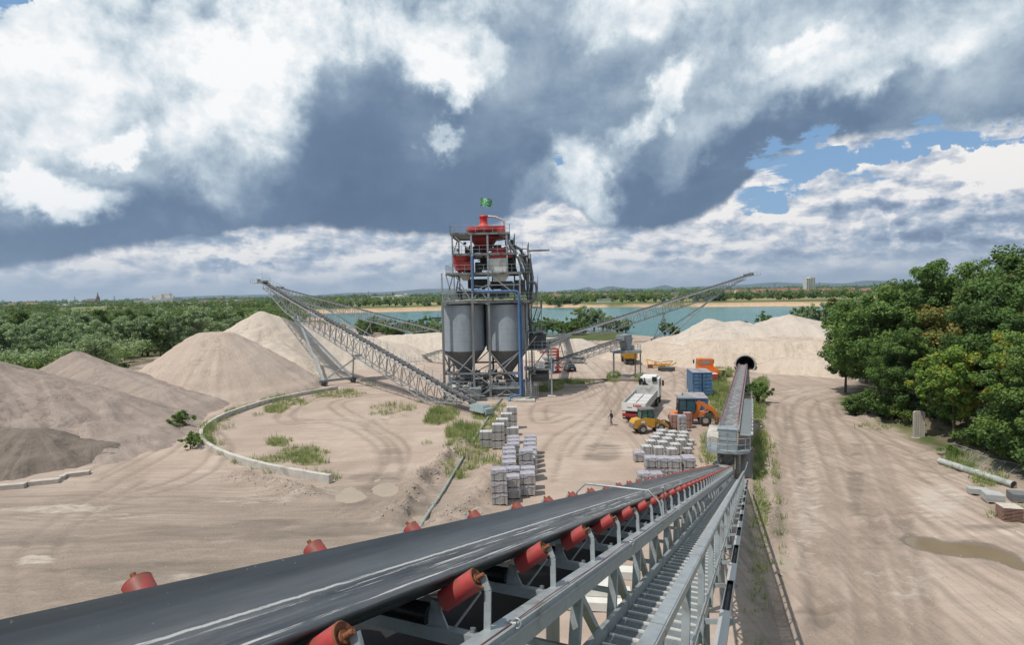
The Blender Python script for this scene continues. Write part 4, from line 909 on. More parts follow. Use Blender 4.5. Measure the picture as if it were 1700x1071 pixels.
# ------------------------------------------------------------------ big stackers (lattice boom, belt, two pairs of legs on a wheeled carriage)
def stacker(name, label, tail, head, car, group, detail=1.0, legs=True, rails=True, hd=3.1, platform=True, w=1.25):
    P = Vector(tail); Q = Vector(head); dd = (Q-P); Ls = dd.length; Dd = dd.normalized(); Ss = Dd.cross(V(0, 0, 1)).normalized(); Us = Ss.cross(Dd).normalized()
    F = lambda t, a, h: P + Dd*t + Ss*a + Us*h
    r = thing(name, label, 'conveyor', (P.x, P.y, 0), world_built=True, group=group); h2 = w/2
    m = MB(); trough(m, 0, .3, Ls, .28, .30, R(28), lambda t, a, h: F(t, a, h+.12), 3); m.build('belt', BELTM, r)
    m = MB()
    for a in (-h2, h2): m.bar(F(0, a, -.05), F(Ls, a, -.05), .10, .22, Us)
    m.build('stringer', mat('pale_stringer', (.42, .43, .43), .55, .3, .12, 2), r)
    m = MB(); e0 = 4; e1 = Ls-9
    def dep(t): return hd*min(1, max(.28, (t-2)/9), max(.3, (Ls-t)/16))
    nb = int((e1-e0)/2.0); tsx = np.linspace(e0, Ls-3, nb)
    for i, t in enumerate(tsx):
        for a in (-h2, h2):
            m.bar(F(t, a, -.1), F(t, a, -dep(t)), .10, .10, Dd)
            if i < nb-1:
                t2 = tsx[i+1]; m.bar(F(t, a, -dep(t)), F(t2, a, -dep(t2)), .15, .15, Us)
                m.bar(F(t, a, -.1), F(t2, a, -dep(t2)), .08, .08, Us) if i % 2 else m.bar(F(t, a, -dep(t)), F(t2, a, -.1), .08, .08, Us)
        m.bar(F(t, -h2, -dep(t)), F(t, h2, -dep(t)), .07, .07)
        if i < nb-1: m.bar(F(t, -h2, -dep(t)), F(tsx[i+1], h2, -dep(tsx[i+1])), .05, .05)
    m.build('lattice_boom', GALV, r)
    m = MB(); t = 1.5
    m.bar(F(t, -h2, .08), F(t, h2, .08), .07, .07)
    for s in (-1, 1): m.bar(F(t, s*(h2-.05), .06), F(t, s*(h2+.02), .42), .05, .05); m.tube(F(t, s*.28, .08), F(t, s*.58, .30), .06, n=6)
    id_ = m.build('idler', mat('idler_dark', (.05, .05, .055), .6, .1), r)
    for k in range(1, int((Ls-2)/1.25)): c_ = dup(id_, r); c_.location = Dd*(1.25*k)
    if rails:
        m = MB(); m.bar(F(2, h2+.45, -.2), F(Ls-1, h2+.45, -.2), .7, .05, Us)
        for t in np.arange(2, Ls-1, .9): m.bar(F(t, h2+.1, -.16), F(t, h2+.8, -.16), .04, .03, Us)
        m.build('walkway', GALV, r)
        m = MB(); m.rail([F(2, h2+.8, -.2), F(Ls-1, h2+.8, -.2)], 1.05, .02, 2.2, Us, n=4); m.build('handrail', GALV, r)
    # head
    m = MB(); m.tube(F(Ls, -.55, 0), F(Ls, .55, 0), .36, n=14); m.build('head_drum', GALVD, r)
    m = MB(); m.box(F(Ls-1.6, 0, .55), (1.6, 1.3, .5), 0, M=Matrix((Dd, Ss, Us)).transposed()); m.box(F(Ls+.4, 0, .1), (.5, 1.4, 1.0), 0, M=Matrix((Dd, Ss, Us)).transposed()); m.tube(F(Ls-.6, 0, .8), F(Ls-.6, 0, 0)+V(0, 0, 2.2), .03, n=5)
    m.build('head_cover', PLATE, r)
    if platform:
        hx = V(Dd.x, Dd.y, 0).normalized(); m = MB(); c = F(Ls+.8, 0, -.5); z = V(0, 0, 1)
        ring_ = [c-hx*2.4+Ss*1.5, c+hx*1.9+Ss*1.5, c+hx*1.9-Ss*1.5, c-hx*2.4-Ss*1.5]
        m.bar(c-hx*2.4+Ss*1.1, c+hx*1.9+Ss*1.1, .7, .06); m.bar(c-hx*2.4-Ss*1.1, c+hx*1.9-Ss*1.1, .7, .06); m.bar(c+hx*1.6+Ss*1.4, c+hx*1.6-Ss*1.4, .6, .06)
        m.rail(ring_, 1.1, .022, 1.4, n=4); m.build('head_platform', GALV, r)
    if legs:
        C = Vector(car[0]); C2 = Vector(car[1]); wdt = C2-C; tl, tn = car[2], car[3]; zr = V(0, 0, .85)
        m = MB()
        for s, foot in ((-1, C), (1, C2)):
            m.bar(foot+zr, F(tl, s*h2*.95*(-1), -hd+.05), .34, .3); m.bar(foot+zr, F(tn, s*h2*.95*(-1), -hd+.05), .26, .24)
        m.bar((C+zr).lerp(F(tl, h2, -hd), .52), (C2+zr).lerp(F(tl, -h2, -hd), .52), .14, .14)
        m.bar((C+zr).lerp(F(tl, h2, -hd), .62), (C2+zr).lerp(F(tl, -h2, -hd), .62), .08, .08)
        m.bar(F(tl, -h2-.3, -hd), F(tl, h2+.3, -hd), .3, .3); m.bar(F(tn, -h2-.3, -hd), F(tn, h2+.3, -hd), .3, .3)
        m.build('leg', mat('leg_steel', (.34, .37, .38), .5, .3, .1, 2), r)
        m = MB(); wd = wdt.normalized(); m.bar(C+zr-wd*.8, C2+zr+wd*.8, .34, .38); cr = m.build('carriage', PLATE, r)
        m = MB(); fd = V(-wd.y, wd.x, 0)
        for e in (C, C2):
            m.box(e+V(0, 0, .62), (1.7, .55, .35), math.atan2(fd.y, fd.x))
            for q in (-.5, .5): m.tube(e+fd*q-wd*.16+V(0, 0, .36), e+fd*q+wd*.16+V(0, 0, .36), .36, n=16)
        m.build('wheel_bogie', mat('bogie_dark', (.06, .06, .06), .7, .1), cr)
    return r, F, Ls
SG = 'lattice stacker conveyors'
lt = at(796, 686, 73.2); lt.z = .85; lh = at(434, 468, 130)
w1 = G(537, 641); w2 = G(586, 635)
r_, F_, Ls_ = stacker('stacker_conveyor', 'long grey lattice conveyor on a wheeled carriage, rising from the silos to the left', lt, lh, (w1, w2, 60, 33), SG)
m = MB(); hx = V(lh.x-lt.x, lh.y-lt.y, 0).normalized(); ya = math.atan2(hx.y, hx.x)
m.box(lt-hx*.3+V(0, 0, .15), (3.0, 1.5, .9), ya, taper=.75); m.box(lt-hx*1.5+V(0, 0, -.1), (1.2, 1.3, .7), ya); OFF[r_.name] = tuple(r_.location); m.build('tail_hood', mat('hood_plate', (.33, .40, .41), .45, .2, .1, 2), r_)
m = MB(); m.tube(lt-hx*1.6-V(hx.y, -hx.x, 0)*.7-V(0, 0, .35), lt-hx*1.6+V(hx.y, -hx.x, 0)*.7-V(0, 0, .35), .32, n=14); m.build('tail_drum', RUBBER, r_)
rh = at(1246, 456, 190); rtl = at(940, 556, 166)
stacker('stacker_conveyor', 'far lattice conveyor rising to the upper right in front of the lake', rtl, rh, (G(1085, 567), G(1112, 563), 55, 34), SG, w=1.3)
th3 = at(462, 478, 226); tt3 = at(728, 549, 184)
stacker('stacker_conveyor', 'thin distant conveyor boom behind the left stacker, above the green bushes', tt3, th3, (G(600, 566), G(618, 562), 52, 30), SG, rails=False, w=1.3)
# ------------------------------------------------------------------ the silo plant
PX, PY = -3.4, 90.0
tw = thing('silo_plant', 'tall steel silo plant with two grey silos in front and red machines on top', 'silo tower', (PX, PY, 0), world_built=True)
silom = bpy.data.materials.new('silo_steel'); silom.use_nodes = True; N = NT(silom.node_tree); B = N.n['Principled BSDF']
co = N.add('ShaderNodeTexCoord').outputs['Object']; sx = N.add('ShaderNodeSeparateXYZ'); N.put(sx.inputs[0], co)
n_a = N.noise(N.mapping(co, scale=(1, 1, .25)), 1.2, 6, .65); n_b = N.noise(co, .5, 4, .6); n_c = N.noise(N.mapping(co, scale=(.6, .6, 3)), .9, 5, .6)
base = N.mix(N.mr(n_a, .3, .7), (.285, .325, .365), (.375, .42, .455)); base = N.mix(N.mr(n_b, .5, .7, 0, .5), base, (.26, .28, .295))
base = N.mix(N.mr(n_c, .55, .72, 0, .45), base, (.42, .44, .45))
pz = N.math('FRACT', N.math('DIVIDE', sx.outputs[2], 1.72)); seam = N.math('MULTIPLY', N.mr(pz, .0, .025, 1, 0), .6)
base = N.mix(seam, base, (.10, .105, .11))
N.put(B.inputs['Base Color'], base); B.inputs['Roughness'].default_value = .55; B.inputs['Metallic'].default_value = .1
conem = mat('cone_steel', (.16, .16, .158), .7, .1, .25, 1.2, (.16, .14, .115), .35, .8, streak=True)
SX = (-7.45, -.75); SYs = (87.4, 94.2); SR = 3.2; ZT, ZB = 14.0, 7.15
for yy in SYs:
    for xx in SX:
        m = MB(); m.lathe([(SR, ZB), (SR, ZT)], (xx, yy, 0), 48, caps=False)
        m.lathe([(SR-.02, ZT-.05), (.02, ZT+.1)], (xx, yy, 0), 48, caps=False)
        s_ = m.build('silo', silom, tw)
        m = MB(); m.lathe([(SR-.03, ZB+.02), (SR+.06, ZB), (SR-.03, ZB-.10), (.75, 3.75), (.75, 3.1), (.45, 2.6)], (xx, yy, 0), 40); m.box((xx, yy-1.88, 5.5), (.9, .12, .7), M=Matrix.Rotation(R(-36), 3, 'X'))
        m.build('cone', conem, s_)
        m = MB(); m.box((xx, yy, 2.6), (1.3, 1.1, .5)); m.box((xx, yy, 2.1), (.9, 1.5, .6)); m.build('feeder', GALVD, s_)
YF, YB = 84.0, 97.6
cx = (-10.15, -5.75, -3.35, 1.05); 
# columns
def member(name, segs, w=.28, mt=GALV, par=None, h=None):
    m = MB()
    for a, b in segs: m.bar(a, b, w, h or w)
    return m.build(name, mt, par or tw)
for x in cx:
    member('column', [((x, YF, -.1), (x, YF, 14.5))], .34, GALVD)
for x in (-10.15, 1.05, -3.35): member('column', [((x, YB, -.1), (x, YB, 14.5))], .34, GALVD)
for x in (-10.15, 1.05): member('column', [((x, 90.8, -.1), (x, 90.8, 14.5))], .34, GALVD)
member('ring_beam', [((cx[0]-.2, YF, 14.35), (cx[3]+2.2, YF, 14.35)), ((cx[0], YF, 3.9), (cx[3], YF, 3.9)), ((cx[0], YB, 14.35), (cx[3]+2.2, YB, 14.35)), ((cx[0], YF, 14.35), (cx[0], YB, 14.35)), ((cx[3], YF, 14.35), (cx[3], YB, 14.35)), ((cx[3]+2.2, YF, 14.35), (cx[3]+2.2, YB, 14.35)),
   ((cx[0], YF, 7.1), (cx[0], YB, 7.1)), ((cx[3], YF, 7.1), (cx[3], YB, 7.1)), ((cx[0], YF, 3.9), (cx[0], YB, 3.9)), ((cx[3], YF, 3.9), (cx[3], YB, 3.9)), ((cx[0], YB, 3.9), (cx[3], YB, 3.9))], .26, GALVD)
member('brace', [((cx[0]+.2, YF-.02, 2.2), (cx[1], YF-.02, 6.8)), ((cx[2], YF-.02, 7.0), (cx[3], YF-.02, 1.6)), ((cx[2], YF+.02, 2.6), (cx[3]-.4, YF+.02, 6.6)), ((cx[2]+.2, YF, -.1), (cx[2]+2.6, YF, 1.6)), ((cx[3], YF, -.1), (cx[2]+2.2, YF, 1.6)),
   ((cx[0], YF, 6.9), (cx[0], 90.8, 3.9)), ((cx[0], 90.8, 3.9), (cx[0], YB, 6.9)), ((cx[3], YF, 6.9), (cx[3], 90.8, 3.9)), ((cx[0], YB, .5), (cx[2], YB, 6.5)), ((cx[3], YB, .5), (cx[2], YB, 6.5))], .16, GALV)
# platform at the silo feet, with stair and machinery
m = MB(); m.box((-1.1, YF+.6, 1.75), (4.4, 1.6, .14)); m.box((-1.1, YF-.22, 1.7), (4.4, .06, .28)); m.box((-7.4, 86.4, 2.35), (4.6, 1.4, .12)); m.box((-7.9, YF+.2, 1.6), (3.2, 1.2, .12))
m.build('lower_platform', GALV, tw)
m = MB(); m.rail([(-3.2, YF-.15, 1.82), (1.0, YF-.15, 1.82)], 1.1, .03, 1.1); m.rail([(-9.7, 85.7, 2.4), (-5.1, 85.7, 2.4)], 1.1, .03, 1.1); m.rail([(-9.4, YF-.4, 1.66), (-6.3, YF-.4, 1.66)], 1.1, .03, 1.0)
for g in np.linspace(0, 1, 5): pass
m.path([(-6.3-1.0, YF-1.1, .9), (-5.9, YF-1.6, .95), (-4.6, YF-1.5, 1.0), (-3.7, YF-.8, 1.3), (-3.4, YF-.1, 1.8)], .03, 5); m.path([(-6.3-1.0, YF-1.1, 1.5), (-5.9, YF-1.6, 1.6), (-4.6, YF-1.5, 1.7), (-3.7, YF-.8, 2.1), (-3.4, YF-.1, 2.6)], .03, 5)
m.build('handrail', GALV, tw)
m = MB(); m.box((-5.55, YF-.7, 1.2), (1.6, 1.2, 1.15)); m.box((-5.55, YF-.9, 1.85), (1.75, 1.4, .1)); m.build('transfer_box', PLATE, tw)
m = MB(); trough(m, 0, 0, 6.4, .26, .25, R(28), lambda t, a, h: V(-5.1, YF-.4, 1.9)+V(.32, .9, .28).normalized()*t+V(.94, -.33, 0)*a+V(0, 0, h), 2); m.build('cross_belt', BELTM, tw)
m = MB()
for s in (-.5, .5):
    p = V(-5.1, YF-.4, 1.85)+V(.94, -.33, 0)*s; q_ = p+V(.32, .9, .28).normalized()*6.4; m.bar(p, q_, .08, .16); m.rail([p+V(0, 0, .1), q_+V(0, 0, .1)], .8, .02, 1.0)
m.bar((-9.6, 86.0, 2.9), (-3.6, 86.0, 3.3), .5, .35); m.box((-8.8, YF+.2, 1.3), (1.5, 1.2, .9)); m.box((-6.9, YF+.8, 1.2), (1.2, 1.6, 1.0)); m.bar((-9.8, YF-.2, 2.3), (-7.2, YF+.4, 3.1), .3, .22)
for x in np.arange(-9.4, 0.4, 1.3): m.bar((x, 85.4, -.1), (x+.2, 85.4, 2.3), .12, .12)
m.build('feed_machinery', mat('machinery_grey', (.19, .21, .215), .55, .2, .2, 2, (.11, .09, .07), .3, 1.5), tw)
m = MB(); m.box((-4.6, 91.0, .12), (12.6, 14.5, .32)); m.box((1.5, YF-.9, .12), (3.2, 3.4, .30)); m.build('concrete_base', CONC, tw)
rq = random.Random(5)
member('brace', [((cx[0], 90.8, .2), (cx[0], YB, 3.9)), ((cx[0]+.1, YF+.2, .2), (cx[0]+.1, 90.8, 3.6)), ((cx[3], YF+.2, .3), (cx[3], 90.8, 3.8)), ((cx[0], YB, .3), (cx[2], YB, 3.8)), ((cx[2], YB, .3), (cx[3], YB, 3.8)), ((cx[1], YF, 3.9), (cx[2], YF, 2.2)), ((cx[1], YF, .2), (cx[2], YF, 1.6)), ((cx[0], YF, 7.0), (cx[1], YF, 4.0)), ((cx[2], YF, 3.9), (cx[3], YF, 7.0))], .14, GALV)
m = MB()
for i in range(34):
    x, y, z = rq.uniform(-9.6, .6), rq.uniform(85.0, 95), rq.uniform(.6, 3.4); m.box((x, y, z), (rq.uniform(.3, 1.5), rq.uniform(.3, 1.4), rq.uniform(.2, .9)))
for i in range(26):
    x, y, z = rq.uniform(-9.6, .2), rq.uniform(84.6, 92), rq.uniform(.8, 4.2); m.bar((x, y, z), (x+rq.uniform(-1.6, 1.6), y+rq.uniform(-1, 1), z+rq.uniform(-.9, .9)), .1)
m.build('base_machinery', mat('base_grey', (.15, .165, .17), .6, .2, .3, 1.5, (.10, .08, .07), .35, 2), tw)
# upper frames
L1, L2, L3 = 18.75, 21.55, 24.55
ux = (-8.45, -5.75, -3.4, -.55)      # columns of the slender upper part
member('column', [((-10.15, YF, 14.5), (-10.15, YF, L1))], .2); member('column', [((-9.4, YB-3, 14.5), (-9.4, YB-3, L1))], .2)
for x in (-5.75, -3.35): member('column', [((x, YF, 14.5), (x, YF, L3))], .26)
member('column', [((1.25, YF, 14.5), (1.25, YF, L1))], .22)
member('column', [((-8.5, YF, L1), (-8.5, YF, L3))], .22); member('column', [((-.55, YF, L1), (-.55, YF, L3))], .24)
for x in (-8.3, -3.0): member('column', [((x, 92.5, 14.5), (x, 92.5, L3))], .22)
member('column', [((.55, 92.5, 14.5), (.55, 92.5, L3))], .24); member('column', [((2.75, 91.0, 6.5), (2.75, 91.0, 23.0))], .26); member('column', [((3.2, 94.5, -.1), (3.2, 94.5, 22.0))], .26)
member('brace', [((-8.3, YF, 18.6), (-5.9, YF, 14.6)), ((-9.6, YF+.3, 18.6), (-8.6, YF+.3, 14.6)), ((-9.6, YF+.3, 14.7), (-8.5, YF+.3, 18.6)), ((-8.4, YF, 24.3), (-5.8, YF, 21.9)), ((-8.4, 92.5, 18.7), (-8.4, YF, 14.6)), ((.6, YF, 24.3), (.6, 92.5, 21.6)),
   ((-.55, YF, 23.9), (.9, 90, 19.0)), ((-5.75, YF, 14.7), (-4.6, YF, 16.2)), ((-3.5, YF, 14.7), (-4.6, YF, 16.2)), ((-8.4, YF, L2), (-8.4, 92.5, L3)), ((-.5, YF, L1), (-.5, 92.5, L2)), ((-3.3, YF, 18.6), (1.2, YF, 15.0)), ((2.75, 91, 14.5), (1.2, YF, 18.6))], .16)
member('brace', [((-5.9, YF+.1, 16.9), (-3.4, YF+.1, 16.6)), ((-3.3, YF, 16.9), (1.2, YF, 16.9)), ((-10.1, YF, 16.1), (-5.8, YF, 16.1)), ((-5.6, YF, 16.0), (-3.4, YF, 17.0))], .12)
def deck(z, x0, x1, y0, y1, name='platform'):
    m = MB(); m.box(((x0+x1)/2, (y0+y1)/2, z), (x1-x0, y1-y0, .08)); 
    for (a, b) in (((x0, y0), (x1, y0)), ((x1, y0), (x1, y1)), ((x0, y1), (x1, y1)), ((x0, y0), (x0, y1))): m.bar((*a, z-.13), (*b, z-.13), .12, .30)
    d = m.build(name, GALVD, tw)
    m = MB(); m.rail([(x0, y0, z), (x1, y0, z), (x1, y1, z), (x0, y1, z), (x0, y0, z)], 1.15, .026, 1.3, n=4); m.build('handrail', GALV, d)
deck(14.55, -10.3, 3.3, 83.9, 97.7); deck(L1, -9.5, 1.5, 83.85, 94.0); deck(L2, -8.5, .7, 83.9, 93.0); deck(L3, -8.75, -.1, 83.9, 92.8)
# machines
m = MB(); m.lathe([(2.0, L3+.3), (2.7, L3+.55), (2.7, L3+.57), (2.7, L3+1.0), (2.7, L3+1.02), (.85, L3+1.35), (.6, L3+1.6), (.6, L3+2.6), (.68, L3+2.65), (.68, L3+2.85), (.4, L3+2.95)], (-4.0, 87.2, 0), 32)
m.box((-1.9, 86.2, L3+.7), (2.2, 1.6, .9)); m.build('red_cyclone', RED, tw)
m = MB(); m.lathe([(2.3, L3-.1), (1.9, L3-.9), (1.1, L3-2.1), (.6, L3-2.7)], (-4.0, 87.2, 0), 28); m.lathe([(2.5, L3-.75), (2.6, L3-.55), (2.5, L3-.35)], (-3.6, 87.4, 0), 28); m.build('red_cone', mat('deep_red', (.27, .02, .02), .5, 0, .2, 2), tw)
m = MB(); m.path([(-3.3, 87.2, L3+2.8), (-2.2, 87.0, L3+2.65), (-1.2, 86.8, L3+2.2), (-.9, 86.8, L3+1.9), (-.85, 86.8, L3-.3)], .16, 10); m.build('vent_pipe', mat('bright_pipe', (.6, .6, .6), .3, .5), tw)
m = MB()
for x, y in ((-7.4, 86.0),): m.lathe([(.55, L1+.25), (.95, L1+.5), (1.35, L1+1.9), (1.45, L1+2.5)], (x, y, 0), 4 if False else 20); m.box((-7.05, 85.6, L1+1.05), (2.2, 1.6, 1.3), taper=1.15)
m.build('red_machine', RED, tw)
m = MB(); m.box((-1.4, 85.4, L1+2.55), (3.2, 2.2, .75)); m.box((-1.6, 86.6, L2+.35), (2.4, 1.6, 1.2)); m.build('red_machine', RED, tw)
m = MB(); m.box((-1.85, 84.9, L1+1.15), (2.75, 1.3, 1.85)); m.build('white_box', WHITEP, tw)
m = MB(); m.prism([(-3.0, L1-.15), (-.2, L1-.15), (-.9, L1-1.35), (-2.5, L1-1.35)], 84.4, 86.6); m.build('cream_hopper', CREAM, tw); m = MB(); m.prism([(-7.9, L1-.15), (-6.0, L1-.15), (-6.3, L1-1.1), (-7.1, L1-1.1)], 84.6, 86.6); m.build('cream_hopper', CREAM, tw)
m = MB(); rq = random.Random(11)
for (x, y, z, a, b, c) in [(-4.7, 88, 22.6, 1.6, 2, 1.2), (-3.6, 88.4, 20.2, 2.2, 2.0, 1.8), (-4.9, 87, 19.6, 1.0, 1.4, 1.6), (-2.0, 88, 22.4, 1.2, 1.5, 1.3), (-5.0, 88.5, 17.2, 3.2, 2.6, 1.4), (-1.5, 88.2, 16.9, 3.4, 2.4, 1.2), (-3.6, 87.0, 15.6, 6.5, 3.4, 1.1), (-7.6, 87, 15.6, 1.5, 2.4, 1.2), (-.6, 85.2, 16.7, 1.9, 1.2, 1.2), (1.3, 86.5, 16.5, 1.6, 2.2, 2.2), (-6.6, 89.5, 20, 1.6, 2, 2.2), (0, 90, 20, 1.6, 2, 2.2)]: m.box((x, y, z), (a, b, c))
for i in range(26):
    x = rq.uniform(-8, .5); z = rq.choice([15.2, 16.8, 19.4, 20.6, 22.3, 23.3]); y = rq.uniform(84.8, 90); m.box((x, y, z), (rq.uniform(.2, .7), rq.uniform(.3, .9), rq.uniform(.3, 1.3)))
for i in range(12):
    x = rq.uniform(-7.5, 0); z = rq.uniform(15.2, 23); m.bar((x, 85.4, z), (x+rq.uniform(-1.8, 1.8), 85.8, z+rq.uniform(-1.6, 1.6)), .12)
m.build('screening_machinery', mat('dark_machinery', (.075, .078, .082), .6, .2, .35, 1.5, (.13, .10, .08), .3, 2), tw)
m = MB()
for x, z in ((-9.2, 15.3), (-8.2, 15.4), (-7.0, 15.5)): m.box((x, 85.3, z), (.7, 1.0, .9), taper=.6); m.tube((x, 84.7, z+.3), (x, 85.9, z+.3), .22, n=10)
m.bar((-.5, YF+.1, 23.4), (1.6, 86, 20.4), .26, .4); m.bar((1.0, YF+.4, 21.2), (2.2, 88, 17.8), .3, .45)
m.build('chute', mat('chute_grey', (.36, .37, .37), .45, .3, .12, 2), tw)
def pth(name, pts, r, mt, par=tw, n=10): m = MB(); m.path(pts, r, n); return m.build(name, mt, par)
def arc(p, q, r_, c): pass
pth('water_pipe', [(-5.55, YF-.32, 21.3), (-5.6, YF-.45, 21.15), (-5.6, YF-.5, 20.9), (-5.6, YF-.5, 16.5), (-5.55, YF-.5, 16.15), (-5.35, YF-.5, 16.0), (-5.0, YF-.5, 15.95), (.4, YF-.5, 15.95), (.75, YF-.5, 15.9), (.95, YF-.5, 15.75), (1.05, YF-.5, 15.4), (1.12, YF-.5, .9), (1.0, YF-.6, .65), (.7, YF-.8, .6), (-.2, YF-1.3, .6), (-.55, YF-1.6, .45), (-.65, YF-1.9, 0), (-.7, YF-2.0, -.3)], .19, BLUEP)
pth('water_pipe', [(1.35, YF-.4, 14.2), (1.42, YF-.4, .8)], .10, BLUEP)
pth('water_pipe', [(-.4, YF-.35, 3.75), (1.1, YF-.35, 3.75)], .10, BLUEP)
pth('lake_pipe', [(2.9, 90, 21), (3.0, 90, 20.0), (3.3, 90, 18.0), (3.0, 90.3, 14)], .3, GALVD)
pth('bent_pipe', [(2.8, 89.5, 17.2), (3.3, 89.5, 17.35), (3.8, 89.5, 17.1), (3.95, 89.5, 16.5), (3.95, 89.5, 14.8)], .22, GALV)
pth('bent_pipe', [(.6, 88, 22.8), (1.5, 88.5, 22.4), (2.2, 89, 21.0), (2.5, 89.5, 19.2), (2.6, 89.5, 15)], .24, GALVD)
pth('bent_pipe', [(1.4, 86, 21.5), (2.2, 87, 19.5), (2.5, 88, 17), (2.6, 88, 12), (3.1, 88.5, 9)], .2, GALVD)
m = MB(); m.bar((-.4, 88, 22.4), (2.6, 88, 22.4), .16); m.bar((2.5, 89, 22.15), (6.0, 89, 22.2), .2, .26); m.build('jib_beam', GALVD, tw)
m = MB(); m.rail([(.9, 86, 21.3), (2.7, 86, 21.3), (2.7, 93, 21.3)], 1.9, .03, 1.2); m.rail([(1.6, 85, L1), (2.9, 85, L1), (2.9, 92, L1)], 1.1, .03, 1.0); m.rail([(3.2, 87, 14.6), (4.6, 87, 13.4), (4.6, 92, 13.4)], 1.1, .03, 1.0)
m.box((3.9, 89.6, 13.35), (1.5, 5, .12)); m.bar((4.5, 87.2, 9.9), (4.5, 87.2, 13.3), .12); m.box((2.0, 88.5, L1), (1.9, 6.5, .1)); m.box((1.7, 89.5, 21.3), (2.0, 6.5, .1)); m.build('side_platform', GALV, tw)
# outer stair with flights zigzag at the right side
m = MB()
def flight(a, b, w_=.8, n=None):
    a = Vector(a); b = Vector(b); d = V(b.x-a.x, b.y-a.y, 0); s = V(-d.y, d.x, 0).normalized() if d.length > .01 else V(0, 1, 0); n = n or max(3, int(abs(b.z-a.z)/.22))
    for e in (-w_/2, w_/2): m.bar(a+s*e, b+s*e, .06, .22); m.tube(a+s*e+V(0, 0, .95), b+s*e+V(0, 0, .95), .024, n=4); m.bar(a+s*e, a+s*e+V(0, 0, .95), .05); m.bar(b+s*e, b+s*e+V(0, 0, .95), .05)
    for i in range(n): p = a.lerp(b, (i+.5)/n); m.bar(p-s*(w_/2), p+s*(w_/2), .24, .04)
flight((2.2, YF-1.7, .25), (2.2, YF+.9, 3.6)); flight((2.9, YF+1.4, 3.6), (2.9, 88.4, 6.4)); flight((4.2, 86.5, 6.7), (4.2, 89.5, 9.6)); flight((3.2, 90, 9.8), (4.2, 87.0, 13.3)); flight((3.7, 91.5, 13.5), (3.7, 88.5, 17.5)); flight((3.2, 92.5, 17.5), (2.6, 89.5, 21.3))
m.build('stair', GALV, tw)
m = MB(); m.box((3.6, 88, 9.7), (3.0, 4.5, .12)); m.box((3.9, 87.5, 7.15), (3.3, 4.6, .18)); m.box((3.7, 86.6, 4.15), (3.9, 3.4, .14)); m.bar((2.2, YF+.8, 3.6), (3.4, YF+.8, 3.6), .9, .08)
m.build('side_platform', GALVD, tw)
m = MB(); m.rail([(2.2, 85.2, 7.25), (5.5, 85.2, 7.25), (5.5, 89.7, 7.25)], 1.1, .028, 1.1); m.rail([(2.1, 85.8, 9.75), (5.0, 85.8, 9.75)], 1.0, .025, 1.0); m.rail([(1.9, 84.9, 4.2), (5.6, 84.9, 4.2), (5.6, 88.2, 4.2)], 1.1, .028, 1.1); m.build('handrail', GALV, tw)
m = MB(); m.box((4.0, 88.6, 8.3), (2.4, 2.2, 1.9)); m.box((3.9, 87.6, 3.1), (3.0, 2.2, 1.9)); m.tube((3.0, 86.3, 3.1), (5.2, 86.3, 3.1), .5, n=14); m.build('machine_housing', mat('housing_dark', (.11, .115, .12), .6, .2, .25, 1.5), tw)
m = MB(); m.box((4.1, 85.6, 4.75), (1.25, .8, .95)); m.build('white_cabinet', WHITEP, tw)
member('column', [((5.75, 85.0, 0), (5.75, 85.0, 7.2))], .24, GALV); member('column', [((5.6, 89.6, 0), (5.6, 89.6, 7.2))], .22, GALV); member('column', [((2.0, 84.9, 0), (2.0, 84.9, 14))], .22, GALVD)
member('brace', [((1.2, YF+.3, 2.0), (3.4, 85, 4.1)), ((1.2, YF+.3, 6.4), (3.6, 85, 9.2)), ((3.2, 89, 4), (5.6, 89.6, 7)), ((2.0, 89, .4), (4.4, 90, 3.8))], .13, GALV)
m = MB(); m.box((5.75, 85.0, .1), (1.2, 1.0, .22)); m.build('concrete_pad', CONC, tw)
m = MB()
for z in np.arange(.35, 2.4, .28): m.bar((2.75, YF-1.4, z), (3.7, YF-1.4, z), .03); 
for x in np.arange(2.75, 3.8, .3): m.bar((x, YF-1.4, .1), (x, YF-1.4, 2.4), .03)
m.box((3.3, YF-1.38, 2.3), (.5, .05, .25)); m.build('mesh_gate', GALV, tw)
# flag and its pole
m = MB(); m.tube((-4.4, 87.2, L3+2.9), (-4.45, 87.2, 30.2), .035, n=6); m.build('flag_pole', GALV, tw)
gfl = bpy.data.materials.new('green_flag'); gfl.use_nodes = True; N = NT(gfl.node_tree); B = N.n['Principled BSDF']
co = N.add('ShaderNodeTexCoord').outputs['Generated']
f = N.mr(N.noise(N.mapping(co, scale=(1, 1, 2.4)), 3.2, 2, .5, .8), .53, .57); N.put(B.inputs['Base Color'], N.mix(f, (.04, .33, .12), (.62, .72, .62))); B.inputs['Roughness'].default_value = .8
vs = []; fs_ = []
for i in range(13):
    for j in range(7):
        u = i/12; v = j/6; vs.append((-4.4+1.75*u, 87.2+.22*math.sin(u*7+v*1.4)*u**.5, 30.1-1.2*v-.28*u*u+.05*math.sin(u*9)))
m = MB(); m.add(vs, [(i*7+j, (i+1)*7+j, (i+1)*7+j+1, i*7+j+1) for i in range(12) for j in range(6)], True)
fl = m.build('flag', gfl); tag(fl, 'small green and white flag flying above the silo plant', 'flag')
